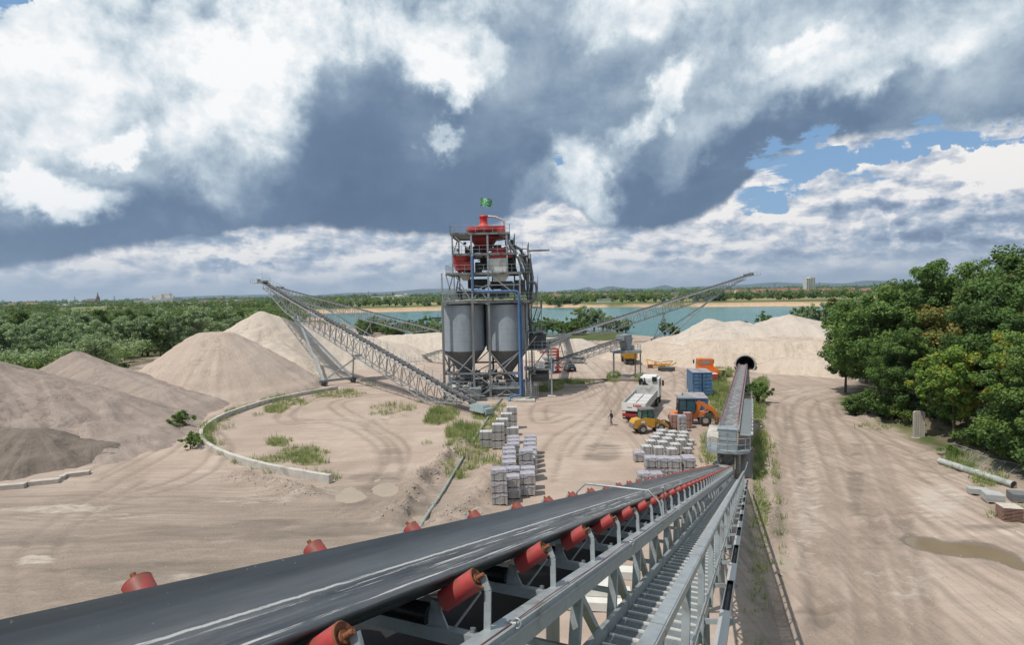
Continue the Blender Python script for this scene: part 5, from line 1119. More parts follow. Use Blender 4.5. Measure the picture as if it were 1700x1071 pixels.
# ------------------------------------------------------------------ link conveyor, short conveyor, gantry
def simple_conv(name, label, P, Q, w=1.0, dp=.9, rails=False, group=None, hood=None):
    P = Vector(P); Q = Vector(Q); dd = Q-P; Ls = dd.length; Dd = dd.normalized(); Ss = Dd.cross(V(0, 0, 1)).normalized(); Us = Ss.cross(Dd).normalized()
    F = lambda t, a, h: P+Dd*t+Ss*a+Us*h
    r = thing(name, label, 'conveyor', (P.x, P.y, 0), world_built=True, group=group); h2 = w/2
    m = MB(); trough(m, 0, 0, Ls, w*.24, w*.24, R(25), lambda t, a, h: F(t, a, h+.14), 2.5); m.build('belt', BELTM, r)
    m = MB()
    for a in (-h2, h2): m.bar(F(0, a, 0), F(Ls, a, 0), .1, .2, Us); m.bar(F(2, a, -dp), F(Ls-1, a, -dp), .09, .09, Us)
    tsx = np.arange(2, Ls-1, 1.7)
    for i, t in enumerate(tsx):
        for a in (-h2, h2):
            m.bar(F(t, a, 0), F(t, a, -dp), .06); 
            if i < len(tsx)-1: m.bar(F(t, a, -dp if i % 2 else 0), F(tsx[i+1], a, 0 if i % 2 else -dp), .05)
    m.build('truss', GALV, r)
    m = MB(); t = .8; m.bar(F(t, -h2, .06), F(t, h2, .06), .06)
    for s in (-1, 1): m.bar(F(t, s*(h2-.06), .05), F(t, s*h2, .36), .06)
    id_ = m.build('idler', MATS['idler_dark'], r)
    for k in range(1, int((Ls-1.1)/1.2)): c_ = dup(id_, r); c_.location = Dd*(1.2*k)
    if rails:
        m = MB()
        for s in (-1, 1): m.rail([F(0, s*(h2+.3), 0), F(Ls, s*(h2+.3), 0)], 1.0, .025, 2.0, Us, n=4)
        m.build('handrail', GALV, r)
    return r, F, Ls
r_, F_, L_ = simple_conv('link_conveyor', 'railed conveyor leaving the right side of the silo plant towards the far stacker', (4.6, 91, 7.1), at(944, 557, 164), 1.3, .9, True)
for f in (.55, .92):
    m = MB(); p = F_(L_*f, 0, -.9)
    for s in (-1, 1): m.bar(p, (p.x+s*1.0, p.y, -.1), .2)
    m.bar((p.x-.6, p.y, p.z*.5), (p.x+.6, p.y, p.z*.5), .12); m.build('support_leg', GALVD, r_)
hA = at(1034, 563, 104.5)
r_, F_, L_ = simple_conv('short_conveyor', 'short open conveyor rising from the plant to the truck loading gantry', (4.8, 89, 4.2), hA, 1.1, 1.0)
m = MB(); Mh = Matrix.Rotation(math.atan2(hA.y-89, hA.x-4.8), 3, 'Z')
m.box(hA+V(.2, 0, .3), (2.6, 1.7, 1.0), 0, M=Mh); m.prism([(-1.1, .2), (1.2, .2), (.35, -2.1), (-.35, -2.1)], -.8, .8, M=Mh, c=hA+V(.5, 0, 0)); m.build('discharge_hood', PLATE, r_)
ga = thing('loading_gantry', 'grey steel portal with a deck that trucks park under to be loaded', 'gantry', (20.5, 104.5, 0), world_built=True)
gx0, gx1 = 18.3, 23.2; gzd = 4.75
m = MB(); m.box(((gx0+gx1)/2, 104.5, gzd), (gx1-gx0+.5, 2.4, .16)); m.bar((gx0-.2, 103.3, gzd-.2), (gx1+.2, 103.3, gzd-.2), .2, .38); m.bar((gx0-.2, 105.7, gzd-.2), (gx1+.2, 105.7, gzd-.2), .2, .38); m.build('deck', PLATE, ga)
for x in (gx0, gx0+.45, gx1-.5, gx1):
    m = MB(); m.bar((x, 103.5 if x in (gx0, gx1) else 105.6, -.1), (x, 103.5 if x in (gx0, gx1) else 105.6, gzd-.1), .2); m.build('leg', GALVD, ga)
m = MB(); m.rail([(gx0+1.2, 103.4, gzd+.08), (gx1, 103.4, gzd+.08), (gx1, 105.6, gzd+.08), (gx0+1.2, 105.6, gzd+.08)], 1.1, .03, 1.2); m.build('handrail', GALV, ga)
m = MB(); m.box((21.0, 104.4, gzd+.7), (.8, .8, 1.1)); m.tube((20.6, 104, gzd+.3), (20.6, 104, gzd+1.9), .14); m.box((22.1, 104.8, gzd+.5), (.6, .6, .8)); m.build('machine', mat('machine_beige', (.36, .33, .26), .6), ga)
for x in (gx0+.2, gx1-.3): m = MB(); m.box((x, 104.2, .18), (1.1, 2.2, .5)); m.build('footing', CONC, ga)
# ------------------------------------------------------------------ paving stones on pallets
def stone_mat(name, c, nx=8, nz=5):
    m = bpy.data.materials.new(name); m.use_nodes = True; N = NT(m.node_tree); B = N.n['Principled BSDF']
    co = N.add('ShaderNodeTexCoord').outputs['Object']
    br = N.add('ShaderNodeTexBrick'); br.offset = 0.0; br.inputs['Scale'].default_value = 1.0; br.inputs['Mortar Size'].default_value = .012; br.inputs['Mortar Smooth'].default_value = .1
    br.inputs['Brick Width'].default_value = .20; br.inputs['Row Height'].default_value = .13
    s = N.add('ShaderNodeSeparateXYZ'); N.put(s.inputs[0], co); cb = N.add('ShaderNodeCombineXYZ')
    N.put(cb.inputs[0], N.math('ADD', s.outputs[0], s.outputs[1])); N.put(cb.inputs[1], s.outputs[2]); N.put(br.inputs['Vector'], cb.outputs[0])
    br.inputs['Color1'].default_value = (*[x*.9 for x in c], 1); br.inputs['Color2'].default_value = (*[min(1, x*1.12) for x in c], 1); br.inputs['Mortar'].default_value = (*[x*.38 for x in c], 1)
    w = N.noise(co, 3, 4, .6); cc = N.mix(N.mr(w, .35, .7, 0, .3), br.outputs[0], tuple(min(1, x*1.25) for x in c))
    N.put(B.inputs['Base Color'], cc); B.inputs['Roughness'].default_value = .9
    return m
ST_GREY = stone_mat('grey_stone', (.40, .385, .37)); ST_PINK = stone_mat('reddish_stone', (.40, .215, .175))
ST_TOP = mat('stone_top', (.52, .50, .49), .9, 0, .08, 3)
WRAP = mat('plastic_wrap', (.40, .38, .41), .3, 0, .16, 2.5, (.30, .28, .33), .4, 5, .5, 9)
def make_load(w, d, h, stone, wrap, seed):
    "a pallet with its load of stones; returns parts builder"
    r = thing('stone_pallet', 'x', 'pallet of stones')
    m = MB()
    for x in (-w/2+.06, 0, w/2-.06): m.box((x, 0, .06), (.10, d, .09))
    for y in np.linspace(-d/2+.06, d/2-.06, 5): m.box((0, y, .122), (w, .10, .022))
    for x in (-w/2+.06, 0, w/2-.06): m.box((x, 0, .011), (.10, d, .022))
    m.build('pallet', WOOD, r)
    m = MB(); rq = random.Random(seed); z0 = .135
    m.box((0, 0, z0+(h-z0)/2), (w-.03, d-.03, h-z0))
    st = m.build('stones', stone, r)
    m = MB(); nx, ny_ = max(3, int(w/.2)), max(3, int(d/.2))
    for i in range(nx):
        for j in range(ny_):
            m.box((-w/2+.02+(i+.5)*(w-.04)/nx, -d/2+.02+(j+.5)*(d-.04)/ny_, h+.004+rq.uniform(0, .012)), ((w-.04)/nx-.012, (d-.04)/ny_-.012, .012))
    m.build('top_layer', ST_TOP if stone is ST_GREY else mat('pink_top', (.50, .30, .26), .9), st)
    for t in (-.28, .28):
        m = MB()
        for a, b in (((t*w, -d/2, z0), (t*w, -d/2, h+.02)), ((t*w, -d/2, h+.026), (t*w, d/2, h+.026)), ((t*w, d/2, z0), (t*w, d/2, h+.02))): m.bar(a, b, .02, .008, (0, 1, .01))
        m.build('strap', DARK, r)
    if wrap:
        g = 7; vs = []; 
        for i in range(g):
            for j in range(g):
                u, v = i/(g-1)*2-1, j/(g-1)*2-1; e = max(abs(u), abs(v)); zz = h+.05+rq.uniform(-.02, .03) if e < .99 else h-.16+rq.uniform(-.14, .10)
                k = 1.0 if e < .99 else 1.035; uu = u*k if e >= .99 else u*1.45*.99; vv_ = v*k if e >= .99 else v*1.45*.99
                vs.append((max(-1.03, min(1.03, uu))*w/2, max(-1.03, min(1.03, vv_))*d/2, zz))
        m = MB(); m.add(vs, [(i*g+j, (i+1)*g+j, (i+1)*g+j+1, i*g+j+1) for i in range(g-1) for j in range(g-1)], False); m.build('wrap', WRAP, r)
    return r
protos = {}
def load(kind, x, y, z, rz, label, group):
    w, d, h, stone, wrap = kind
    if kind not in protos:
        o = protos[kind] = make_load(w, d, h, stone, wrap, len(protos)); o.location = (x, y, z); o.rotation_euler = (0, 0, rz); o['label'] = label; o['group'] = group; return o
    return copy_thing(protos[kind], (x, y, z), rz, None, label, group)
def nth(i): return ['first', 'second', 'third', 'fourth', 'fifth', 'sixth', 'seventh', 'eighth', 'ninth', 'tenth', 'eleventh', 'twelfth'][i]
def lvl(k, n): return 'only layer' if n == 1 else ('bottom' if k == 0 else ('top' if k == n-1 else 'middle'))
def stack(kind, px, py, n, where, group, rz=0.0, stone='grey stones', dz=0, tz=None):
    "px,py: foot of the front face centre in the photo"
    w, d, h, s_, wr = kind; g = G(px, py); c = V(g.x, g.y+d/2, 0)
    for k in range(n):
        j = random.Random(px*7+py*3+k); nm_ = lvl(k, n)
        lab = ('single' if n == 1 else nm_)+' pallet of '+('wrapped ' if wr else '')+stone+', '+where
        load(kind, c.x+j.uniform(-.03, .03), c.y+j.uniform(-.03, .03), gz(c.x, c.y)*.5+k*(h+.02)+.01, rz+j.uniform(-.02, .02), lab, group)
KA = (1.24, 1.0, .82, ST_GREY, False); KB = (1.16, .86, .86, ST_GREY, True); KC = (.92, .95, .98, ST_GREY, False); KD = (.98, .95, .82, ST_GREY, True); KE = (.82, .8, .86, ST_PINK, False); KE2 = (.86, .9, .86, ST_GREY, True); KL = (.8, .7, .5, ST_GREY, False)
GA = 'stone pallets in the clean rear block left of the yard'
stack(KA, 807, 745.5, 2, 'left stack of the small rear block, beside the grey pipe', GA)
stack(KA, 828, 747.5, 3, 'front middle stack of the small rear block', GA)
stack(KA, 851.5, 738.5, 2, 'right front stack of the small rear block', GA)
for i, (a, b, n) in enumerate([(834, 737, 3), (841.5, 726, 3), (850, 713.5, 3)]): stack(KA, a, b, n, nth(i)+' in the slanting row behind the small rear block', GA)
GB = 'wrapped stone pallets in the long double row'
stack(KB, 829.5, 841.5, 3, 'nearest stack of the left row, standing forward', GB)
rowL = [(851, 831.5, 2), (852, 817, 2), (846, 806, 2), (845.5, 797, 2), (846, 788, 2), (845.5, 779.5, 2), (853, 770.5, 2), (853.5, 763.5, 2), (853, 757, 2)]
for i, (a, b, n) in enumerate(rowL): stack(KB, a, b, n, 'left row, '+nth(i)+' behind the nearest tall stack', GB)
rowR = [(876, 826, 2), (877, 816, 2), (875, 803, 3), (878.5, 797, 2), (880.5, 788, 2), (881.5, 779, 2), (880.5, 771, 2), (880.5, 763, 2), (881, 756, 2)]
for i, (a, b, n) in enumerate(rowR): stack(KB, a, b, n, 'right long row, '+nth(i)+' stack from the near end', GB)
GC = 'stone pallets in the open grid by the yellow loader'
cols3 = {'left': [(1073, 758.5), (1080, 749), (1087, 741.5), (1093.5, 735.5), (1098, 730)], 'middle': [(1093.5, 761), (1100, 751), (1108, 744.5), (1113.5, 738.5), (1117, 732)], 'right': [(1115.5, 763.5), (1122, 755), (1131, 747.5), (1132.5, 740), (1136, 734)]}
for cn, L_ in cols3.items():
    for i, (a, b) in enumerate(L_): stack(KC, a+2, b+1.5, 1, cn+' file of the open grid, '+nth(i)+' from its near end', GC, rz=.0)
for i, (a, b) in enumerate([(1142.5, 755), (1145, 748), (1147, 741)]): stack(KL, a, b, 1, nth(i)+' of the low ones right of the open grid', GC)
GD = 'wrapped stone pallets in the near front row on the right'
for i, (a, b) in enumerate([(1083, 795), (1103, 796), (1122, 797), (1146, 796)]): stack(KD, a, b, 2, nth(i)+' from the left in the near front row', GD)
stack(KD, 1063, 769, 1, 'standing alone at the left edge of the open grid', GD); stack(KD, 1071, 805, 1, 'lowest, at the left end of the near front row', GD); stack(KD, 1092, 806, 1, 'lowest in front, right of the left end', GD); stack(KD, 1143, 776, 1, 'with torn loose wrap behind the near front row', GD)
GE = 'stone pallets between the yellow loader and the orange tractor'
stack(KE, 1119.5, 715.5, 2, 'left stack beside the loader forks', GE, stone='reddish stones'); stack(KE2, 1134, 718, 2, 'beside the reddish stack, in front of the tractor', GE); stack(KE, 1143, 712, 2, 'right behind the wrapped grey stack', GE, stone='reddish stones')
stack(KE, 1146, 706, 2, 'rearmost, in front of the tractor wheel', GE, stone='reddish stones')
# ------------------------------------------------------------------ vehicles
def rz_to(d): return math.atan2(d.y, d.x)
def seat(px, py, yaw, nm, lab, cat): g = G(px, py); return thing(nm, lab, cat, (g.x, g.y, gz(g.x, g.y)*.5), yaw)
def wheels(r, spots, rad, w, hub=None, axis='y'):
    for (x, y) in spots:
        m = MB(); m.wheel((x, y, rad), rad, w, axis, 22); t = m.build('wheel', TYRE, r)
        m = MB(); s = 1 if y > 0 else -1
        m.tube((x, y+s*(w/2-.03), rad), (x, y+s*(w/2-.0), rad), rad*.55, rad*.45, n=16); m.tube((x, y-s*(w/2-.03), rad), (x, y-s*(w/2), rad), rad*.55, rad*.45, n=16); m.build('rim', hub or mat('rim_grey', (.35, .34, .32), .6, .2), t)
# white crane truck: x forward
a_ = G(1052, 703); b_ = G(1091, 654); yaw = math.atan2(b_.y-a_.y, b_.x-a_.x)
tk = thing('crane_truck', 'white flatbed truck with a loading crane behind its cab, carrying pale stones', 'truck', (a_.x, a_.y, 0), yaw)
W2 = 1.28; TL = (b_-a_).length
TL = min(TL, 15.5)
m = MB(); m.box((TL/2-.3, 0, .95), (TL-1.0, .9, .3)); 
for s in (-1, 1): m.bar((.3, s*.45, .95), (TL-1, s*.45, .95), .1, .3)
m.build('chassis', DARK, tk)
m = MB(); m.box((4.0, 0, 1.28), (7.9, 2*W2, .14))
bed = m.build('bed', mat('bed_grey', (.42, .41, .39), .7, .1), tk)
DROP = mat('drop_side', (.58, .57, .54), .5, .1, .1, 2, (.36, .33, .29), .3, 1.5)
for nm, c, sz in (('side_board', (4.0, W2, 1.72), (7.9, .05, .78)), ('side_board', (4.0, -W2, 1.72), (7.9, .05, .78)), ('headboard', (7.95, 0, 2.0), (.06, 2*W2, 1.35))):
    m = MB(); m.box(c, sz)
    for z in (.28, .0, -.28): m.box((c[0], c[1], c[2]+z), (sz[0]+.02, sz[1]+.03, .03))
    for q in np.arange(-3.9, 4.0, 1.3):
        if sz[0] > 1: m.box((c[0]+q, c[1], c[2]), (.06, sz[1]+.05, sz[2]+.04))
    m.build(nm, DROP, tk)
m = MB(); m.box((.02, 0, 1.75), (.06, 2*W2, .86)); tg_ = m.build('tailgate', WHITEP, tk)
m = MB()
for i, q in enumerate((.32, .12, -.02, -.16, -.30, -.44)): m.box((-.025, q-.35, 1.90+(.03 if i == 0 else 0)), (.02, .10, .16 if i else .22))
m.bar((-.025, .05, 1.80), (-.025, -.8, 1.82), .03, .02); m.build('lettering', mat('sign_red', (.55, .05, .04), .5), tg_)
m = MB(); m.box((-.025, .45, 1.68), (.02, .55, .05)); m.build('lettering', mat('sign_dark', (.08, .10, .16), .5), tg_)
m = MB(); m.box((-.05, 0, .85), (.12, 2.4, .34)); m.build('rear_bumper', mat('lamp_red', (.30, .03, .03), .4), tk)
m = MB(); m.box((-.1, 0, .52), (.06, 2.3, .16)); m.build('under_guard', DARK, tk)
for s in (-.58, .58):
    for k in range(3): m = MB(); m.box((1.5+k*2.1, s, 1.36+.27), (1.95, 1.02, .50)); o = m.build('stone_load', ST_TOP, tk)
m = MB(); m.box((8.9, 0, 1.5), (1.5, 2.3, .8)); m.build('rear_deck', DROP, tk)
m = MB(); m.box((9.1, .5, 2.1), (.5, .5, 1.9)); m.bar((9.1, .5, 2.9), (8.5, .9, 3.3), .3, .34); m.bar((8.5, .9, 3.3), (9.0, .8, 2.1), .22, .3); m.bar((9.1, .5, 2.9), (9.0, -.4, 2.2), .18); m.box((8.6, .9, 1.8), (.7, .6, .7)); m.box((8.9, -.1, 1.9), (.5, .5, .8)); m.tube((9.3, .9, 2.2), (9.3, .4, 3.3), .1, n=8)
cr = m.build('crane', mat('crane_dark', (.045, .042, .042), .45, .2), tk)
m = MB(); m.box((9.0, .62, 3.2), (.4, .35, .5)); m.bar((8.8, .75, 2.2), (8.8, .65, 3.2), .14, .2); m.build('crane_arm', WHITEP, cr)
m = MB(); cx0 = 10.0
m.prism([(cx0, .9), (cx0+2.35, .9), (cx0+2.45, 1.9), (cx0+2.1, 3.05), (cx0+1.7, 3.15), (cx0, 3.15)], -1.22, 1.22); cab = m.build('cab', WHITEP, tk)
m = MB(); m.box((cx0+.9, 0, 3.32), (1.5, 2.0, .3), taper=.85); m.build('roof_fairing', WHITEP, cab)
m = MB(); m.box((cx0-.02, -.7, 3.1), (.25, .55, .55)); m.build('air_filter', DARK, cab)
for s in (-1, 1): m = MB(); m.prism([(cx0+1.0, 2.0), (cx0+2.25, 2.0), (cx0+1.98, 2.85), (cx0+1.0, 2.85)], s*1.215, s*1.24); m.build('side_window', GLASS, cab); m = MB(); m.box((cx0+2.2, s*1.45, 2.3), (.14, .22, .7)); m.build('mirror', DARK, cab)
m = MB(); m.box((cx0+2.30, 0, 2.45), (.05, 2.1, .85), M=Matrix.Rotation(R(-17), 3, 'Y')); m.build('windscreen', GLASS, cab)
tk.scale = (1.22, 1.08, 1.12)
wheels(tk, [(1.6, .98), (1.6, -.98), (2.95, .98), (2.95, -.98), (9.2, 1.05), (9.2, -1.05), (11.4, 1.05), (11.4, -1.05)], .5, .38)
# yellow wheel loader, x forward; points to the right and away
g = G(1079, 720)
wl = thing('wheel_loader', 'yellow wheel loader with raised grey roof lifting pallets at the open grid', 'wheel loader', (g.x, g.y+.7, 0), R(12))
m = MB(); m.prism([(-2.2, .75), (-2.3, 1.35), (-2.0, 1.75), (-.5, 1.95), (.55, 1.75), (.55, .75), (.1, .6), (-.2, .95), (-1.25, .95), (-1.6, .6)], -.68, .68); m.build('rear_body', YEL, wl)
m = MB(); m.box((-2.28, 0, 1.0), (.16, 1.2, .6)); m.build('counterweight', mat('counter_grey', (.2, .2, .2), .6), wl)
m = MB(); m.box((-1.0, -.69, 1.45), (.5, .02, .26)); m.build('decal', WHITEP, wl)
m = MB(); m.prism([(-1.25, 1.75), (.35, 1.75), (.5, 2.2), (.15, 2.95), (-1.1, 2.95)], -.58, .58); cb = m.build('cab', mat('tinted_glass', (.03, .12, .09), .08, 0, .1, 2, spec=.9), wl)
m = MB()
for x0_, z0_, x1_, z1_ in ((-1.25, 1.75, -1.1, 2.98), (-.35, 1.75, -.35, 2.98), (.5, 2.2, .15, 2.98), (.35, 1.75, .5, 2.2)):
    for s in (-1, 1): m.bar((x0_, s*.585, z0_), (x1_, s*.585, z1_), .08)
m.build('cab_frame', DARK, cb)
m = MB(); m.box((-.35, 0, 3.03), (1.95, 1.35, .13), taper=.9); m.build('roof', mat('roof_grey', (.16, .15, .14), .6), cb)
m = MB(); m.prism([(.6, .7), (1.9, .6), (2.0, 1.1), (1.3, 1.6), (.7, 1.4)], -.42, .42); m.build('front_frame', YEL, wl)
for s in (-1, 1):
    m = MB(); m.bar((1.0, s*.38, 1.5), (2.2, s*.38, .95), .12, .3); m.bar((2.2, s*.38, .95), (2.6, s*.38, .5), .12, .26); m.build('lift_arm', YEL, wl)
m = MB(); m.tube((.9, 0, 1.3), (2.3, 0, 1.35), .07); m.box((2.65, 0, .75), (.12, 1.3, .9))
for s in (-.42, .42): m.box((3.2, s, .32), (1.15, .11, .06))
m.build('fork', mat('fork_black', (.05, .05, .05), .5, .3), wl)
wheels(wl, [(-1.15, .78), (-1.15, -.78), (1.25, .78), (1.25, -.78)], .60, .42)
wl.scale = (.88,)*3
# person
def person():
    g = G(1015, 707); r = thing('person', 'person in dark clothes walking across the open yard left of the white truck', 'person', (g.x, g.y, gz(g.x, g.y)), R(200))
    J = {'pel': (0, 0, .95, .145, .11), 'w': (0, 0, 1.12, .14, .105), 'ch': (.01, 0, 1.33, .17, .12), 'nk': (.01, 0, 1.50, .06, .06), 'hd': (.02, 0, 1.56, .065, .07), 'hd2': (.03, 0, 1.66, .085, .095), 'hd3': (.025, 0, 1.745, .06, .065),
         'hl': (0, .09, .90, .085, .09), 'kl': (.13, .10, .50, .06, .06), 'al': (.10, .10, .10, .04, .045), 'tl': (.25, .11, .03, .035, .03), 'hr': (0, -.09, .90, .085, .09), 'kr': (-.03, -.10, .49, .06, .06), 'ar': (-.22, -.10, .11, .04, .045), 'tr': (-.10, -.11, .03, .035, .03),
         'sl': (.0, .19, 1.43, .065, .065), 'el': (-.08, .25, 1.15, .048, .048), 'wl': (.03, .25, .90, .032, .035), 'ml': (.07, .245, .82, .035, .022), 'sr': (.0, -.19, 1.43, .065, .065), 'er': (.06, -.25, 1.16, .048, .048), 'wr': (.22, -.22, 1.00, .032, .035), 'mr': (.29, -.21, .95, .035, .022)}
    E_ = [('pel', 'w'), ('w', 'ch'), ('ch', 'nk'), ('nk', 'hd'), ('hd', 'hd2'), ('hd2', 'hd3'), ('pel', 'hl'), ('hl', 'kl'), ('kl', 'al'), ('al', 'tl'), ('pel', 'hr'), ('hr', 'kr'), ('kr', 'ar'), ('ar', 'tr'), ('ch', 'sl'), ('sl', 'el'), ('el', 'wl'), ('wl', 'ml'), ('ch', 'sr'), ('sr', 'er'), ('er', 'wr'), ('wr', 'mr')]
    for hnd, y in (('ml', 1), ('mr', -1)):
        x, yy, z, _, _ = J[hnd]; dx = .5 if hnd == 'mr' else .15
        for i in range(4): J[hnd+str(i)] = (x+.05*dx+.01, yy+(i-1.5)*.018, z-.05-.008*(1 if i in (1, 2) else 0), .009, .009); J[hnd+str(i)+'b'] = (x+.09*dx+.015, yy+(i-1.5)*.019-.01*y, z-.085, .008, .008); E_ += [(hnd, hnd+str(i)), (hnd+str(i), hnd+str(i)+'b')]
        J[hnd+'t'] = (x+.035, yy-.03*y, z-.02, .010, .010); E_.append((hnd, hnd+'t'))
    ks = list(J); me = bpy.data.meshes.new('body'); me.from_pydata([J[k][:3] for k in ks], [(ks.index(a), ks.index(b)) for a, b in E_], [])
    o = bpy.data.objects.new('body', me); col.objects.link(o); o.parent = r
    md = o.modifiers.new('skin', 'SKIN'); me.skin_vertices[0]
    for i, k in enumerate(ks): me.skin_vertices[0].data[i].radius = J[k][3:5]
    me.skin_vertices[0].data[0].use_root = True; md.use_smooth_shade = True
    sb = o.modifiers.new('sub', 'SUBSURF'); sb.levels = 1; sb.render_levels = 2
    pm_ = bpy.data.materials.new('person_clothes'); pm_.use_nodes = True; N = NT(pm_.node_tree); B = N.n['Principled BSDF']
    co = N.add('ShaderNodeTexCoord').outputs['Object']; s = N.add('ShaderNodeSeparateXYZ'); N.put(s.inputs[0], co)
    c = N.ramp(N.math('DIVIDE', s.outputs[2], 1.8), [(0, (.03, .025, .02)), (.045, (.05, .06, .09)), (.53, (.035, .032, .04)), (.835, (.45, .28, .2)), (1, (.45, .28, .2))], 'CONSTANT')
    hand = N.math('MULTIPLY', N.math('GREATER_THAN', N.math('ABSOLUTE', s.outputs[1]), .195), N.math('LESS_THAN', s.outputs[2], .97))
    N.put(B.inputs['Base Color'], N.mix(hand, c, (.45, .28, .2))); B.inputs['Roughness'].default_value = .8; me.materials.append(pm_)
    m = MB(); m.lathe([(.09, 1.66), (.101, 1.70), (.092, 1.755), (.05, 1.79), (.01, 1.80)], (.012, 0, 0), 14); m.build('hair', mat('dark_hair', (.03, .02, .015), .8), r)
    m = MB(); m.tube((.10, 0, 1.665), (.127, 0, 1.65), .010, .014, 6); m.build('nose', mat('skin', (.45, .28, .2), .6), r)
    m = MB()
    for s_ in (-1, 1): m.tube((.095, s_*.032, 1.69), (.112, s_*.032, 1.69), .009, n=6)
    m.build('eyes', DARK, r); m = MB(); m.bar((.108, -.022, 1.61), (.108, .022, 1.61), .012, .008); m.build('mouth', mat('lips', (.3, .12, .1), .6), r)
    return r
person()
# cars
def car(nm, lab, px, py, yaw, paint, estate=False):
    g = G(px, py); r = thing(nm, lab, 'car', (g.x, g.y+1.0, 0), yaw)
    m = MB(); secs = [(-2.1, .45, .80, .72), (-2.05, .35, .95, .80), (-1.3, .3, .98, .86), (1.1, .3, .95, .86), (1.9, .33, .80, .80), (2.15, .42, .68, .66)]; vs = []
    for x, z0, z1, w in secs: vs += [(x, -w, z0), (x, -w-.02, (z0+z1)/2), (x, -w*.94, z1), (x, w*.94, z1), (x, w+.02, (z0+z1)/2), (x, w, z0)]
    m.add(vs, [(i*6+k, (i+1)*6+k, (i+1)*6+(k+1) % 6, i*6+(k+1) % 6) for i in range(len(secs)-1) for k in range(6)]); m.add(vs[:6], [(0, 1, 2, 3, 4, 5)]); m.add(vs[-6:], [(5, 4, 3, 2, 1, 0)]); m.build('body', paint, r)
    m = MB(); xb = -1.95 if estate else -1.6; pts = [(xb, .93, .78), (xb+.25, 1.38, .64), (.15, 1.45, .63), (.95, .93, .76)]; vs = []
    for x, z, w in pts: vs += [(x, -w, z), (x, w, z)]
    m.add(vs, [(0, 1, 3, 2), (2, 3, 5, 4), (4, 5, 7, 6)]); m.add(vs, [(0, 2, 4, 6), (7, 5, 3, 1)]); m.build('windows', GLASS, r)
    m = MB(); m.box(((xb+.35+.15)/2, 0, 1.44), (.15-xb-.25, 1.24, .05)); m.build('roof', paint, r)
    for s in (-1, 1): m = MB(); m.box((-2.1, s*.62, .78), (.06, .22, .16)); m.build('tail_light', MATS['lamp_red'], r)
    m = MB(); m.box((-2.12, 0, .62), (.03, .5, .12)); m.build('number_plate', WHITEP, r)
    wheels(r, [(-1.3, .78), (-1.3, -.78), (1.35, .78), (1.35, -.78)], .32, .2); return r
car('parked_car', 'dark blue car parked beyond the silo plant, nearer than the silver one', 947, 617, R(97), mat('navy_paint', (.012, .016, .035), .25, .2, .1))
car('parked_car', 'silver estate car parked behind the dark blue car', 957, 604.5, R(160), mat('silver_paint', (.45, .43, .40), .3, .4, .1), True)
# containers
def container(lab, g, yaw, L_, W_, H_, paint, doors=True):
    r = thing('container', lab, 'container', g, yaw); m = MB()      # door end at x=0 facing the camera side
    n = int(L_/.28)
    for s in (-1, 1):
        vs = []
        for i in range(n*2+1):
            y = s*(W_/2-(.04 if (i//1) % 2 else 0)); vs += [(L_*i/(2*n), y, .2), (L_*i/(2*n), y, H_-.08)]
        m.add(vs, [(2*i, 2*i+2, 2*i+3, 2*i+1) for i in range(2*n)])
    m.box((L_/2, 0, .12), (L_, W_, .16)); m.box((L_, 0, H_/2), (.06, W_-.1, H_-.2)); b_ = m.build('shell', paint, r)
    m = MB(); m.box((L_/2, 0, H_), (L_+.04, W_+.02, .06)); m.build('roof', mat('container_roof', (.32, .30, .31), .7, 0, .15, 1, (.20, .13, .10), .4, .8), r)
    m = MB()
    for y in (-W_/2+.05, W_/2-.05): m.box((0, y, H_/2), (.14, .12, H_+.02))
    m.box((0, 0, H_-.06), (.13, W_, .14)); m.box((0, 0, .12), (.13, W_, .2)); m.build('frame', paint, r)
    for s in (-1, 1):
        m = MB(); m.box((.02, s*(W_/4-.02), H_/2+.03), (.05, W_/2-.15, H_-.35))
        for z in np.linspace(.55, H_-.5, 5): m.box((-.02, s*(W_/4-.02), z), (.05, W_/2-.3, (H_-1)/11), taper=.7)
        d_ = m.build('door', paint, r)
        m = MB()
        for q in (.14, .46): m.tube((-.05, s*q, .3), (-.05, s*q, H_-.2), .022, n=6)
        m.build('lock_rod', paint, d_)
    return r
CB = mat('container_blue', (.05, .15, .30), .55, 0, .2, 1.2, (.16, .19, .23), .45, 1.8)
g = G(1166, 661); dirn = G(1180, 620)-G(1166, 661); cy = math.atan2(dirn.y, dirn.x)
container('tall blue container standing behind the orange truck, its doors towards the yard', (g.x, g.y, .55), R(83), 4.6, 2.75, 3.15, CB)
m = MB()
for dx in (.4, 4.0): m.box((g.x+dx*.12, g.y+dx, .28), (2.4, .5, .55))
tag(m.build('timber_skid', DARK), 'dark timber skid under the tall blue container', 'skid')
g = G(1154, 697); container('lower blue container behind the orange tractor cab', (g.x+.3, g.y+.2, .05), R(80), 4.2, 2.6, 2.5, CB)
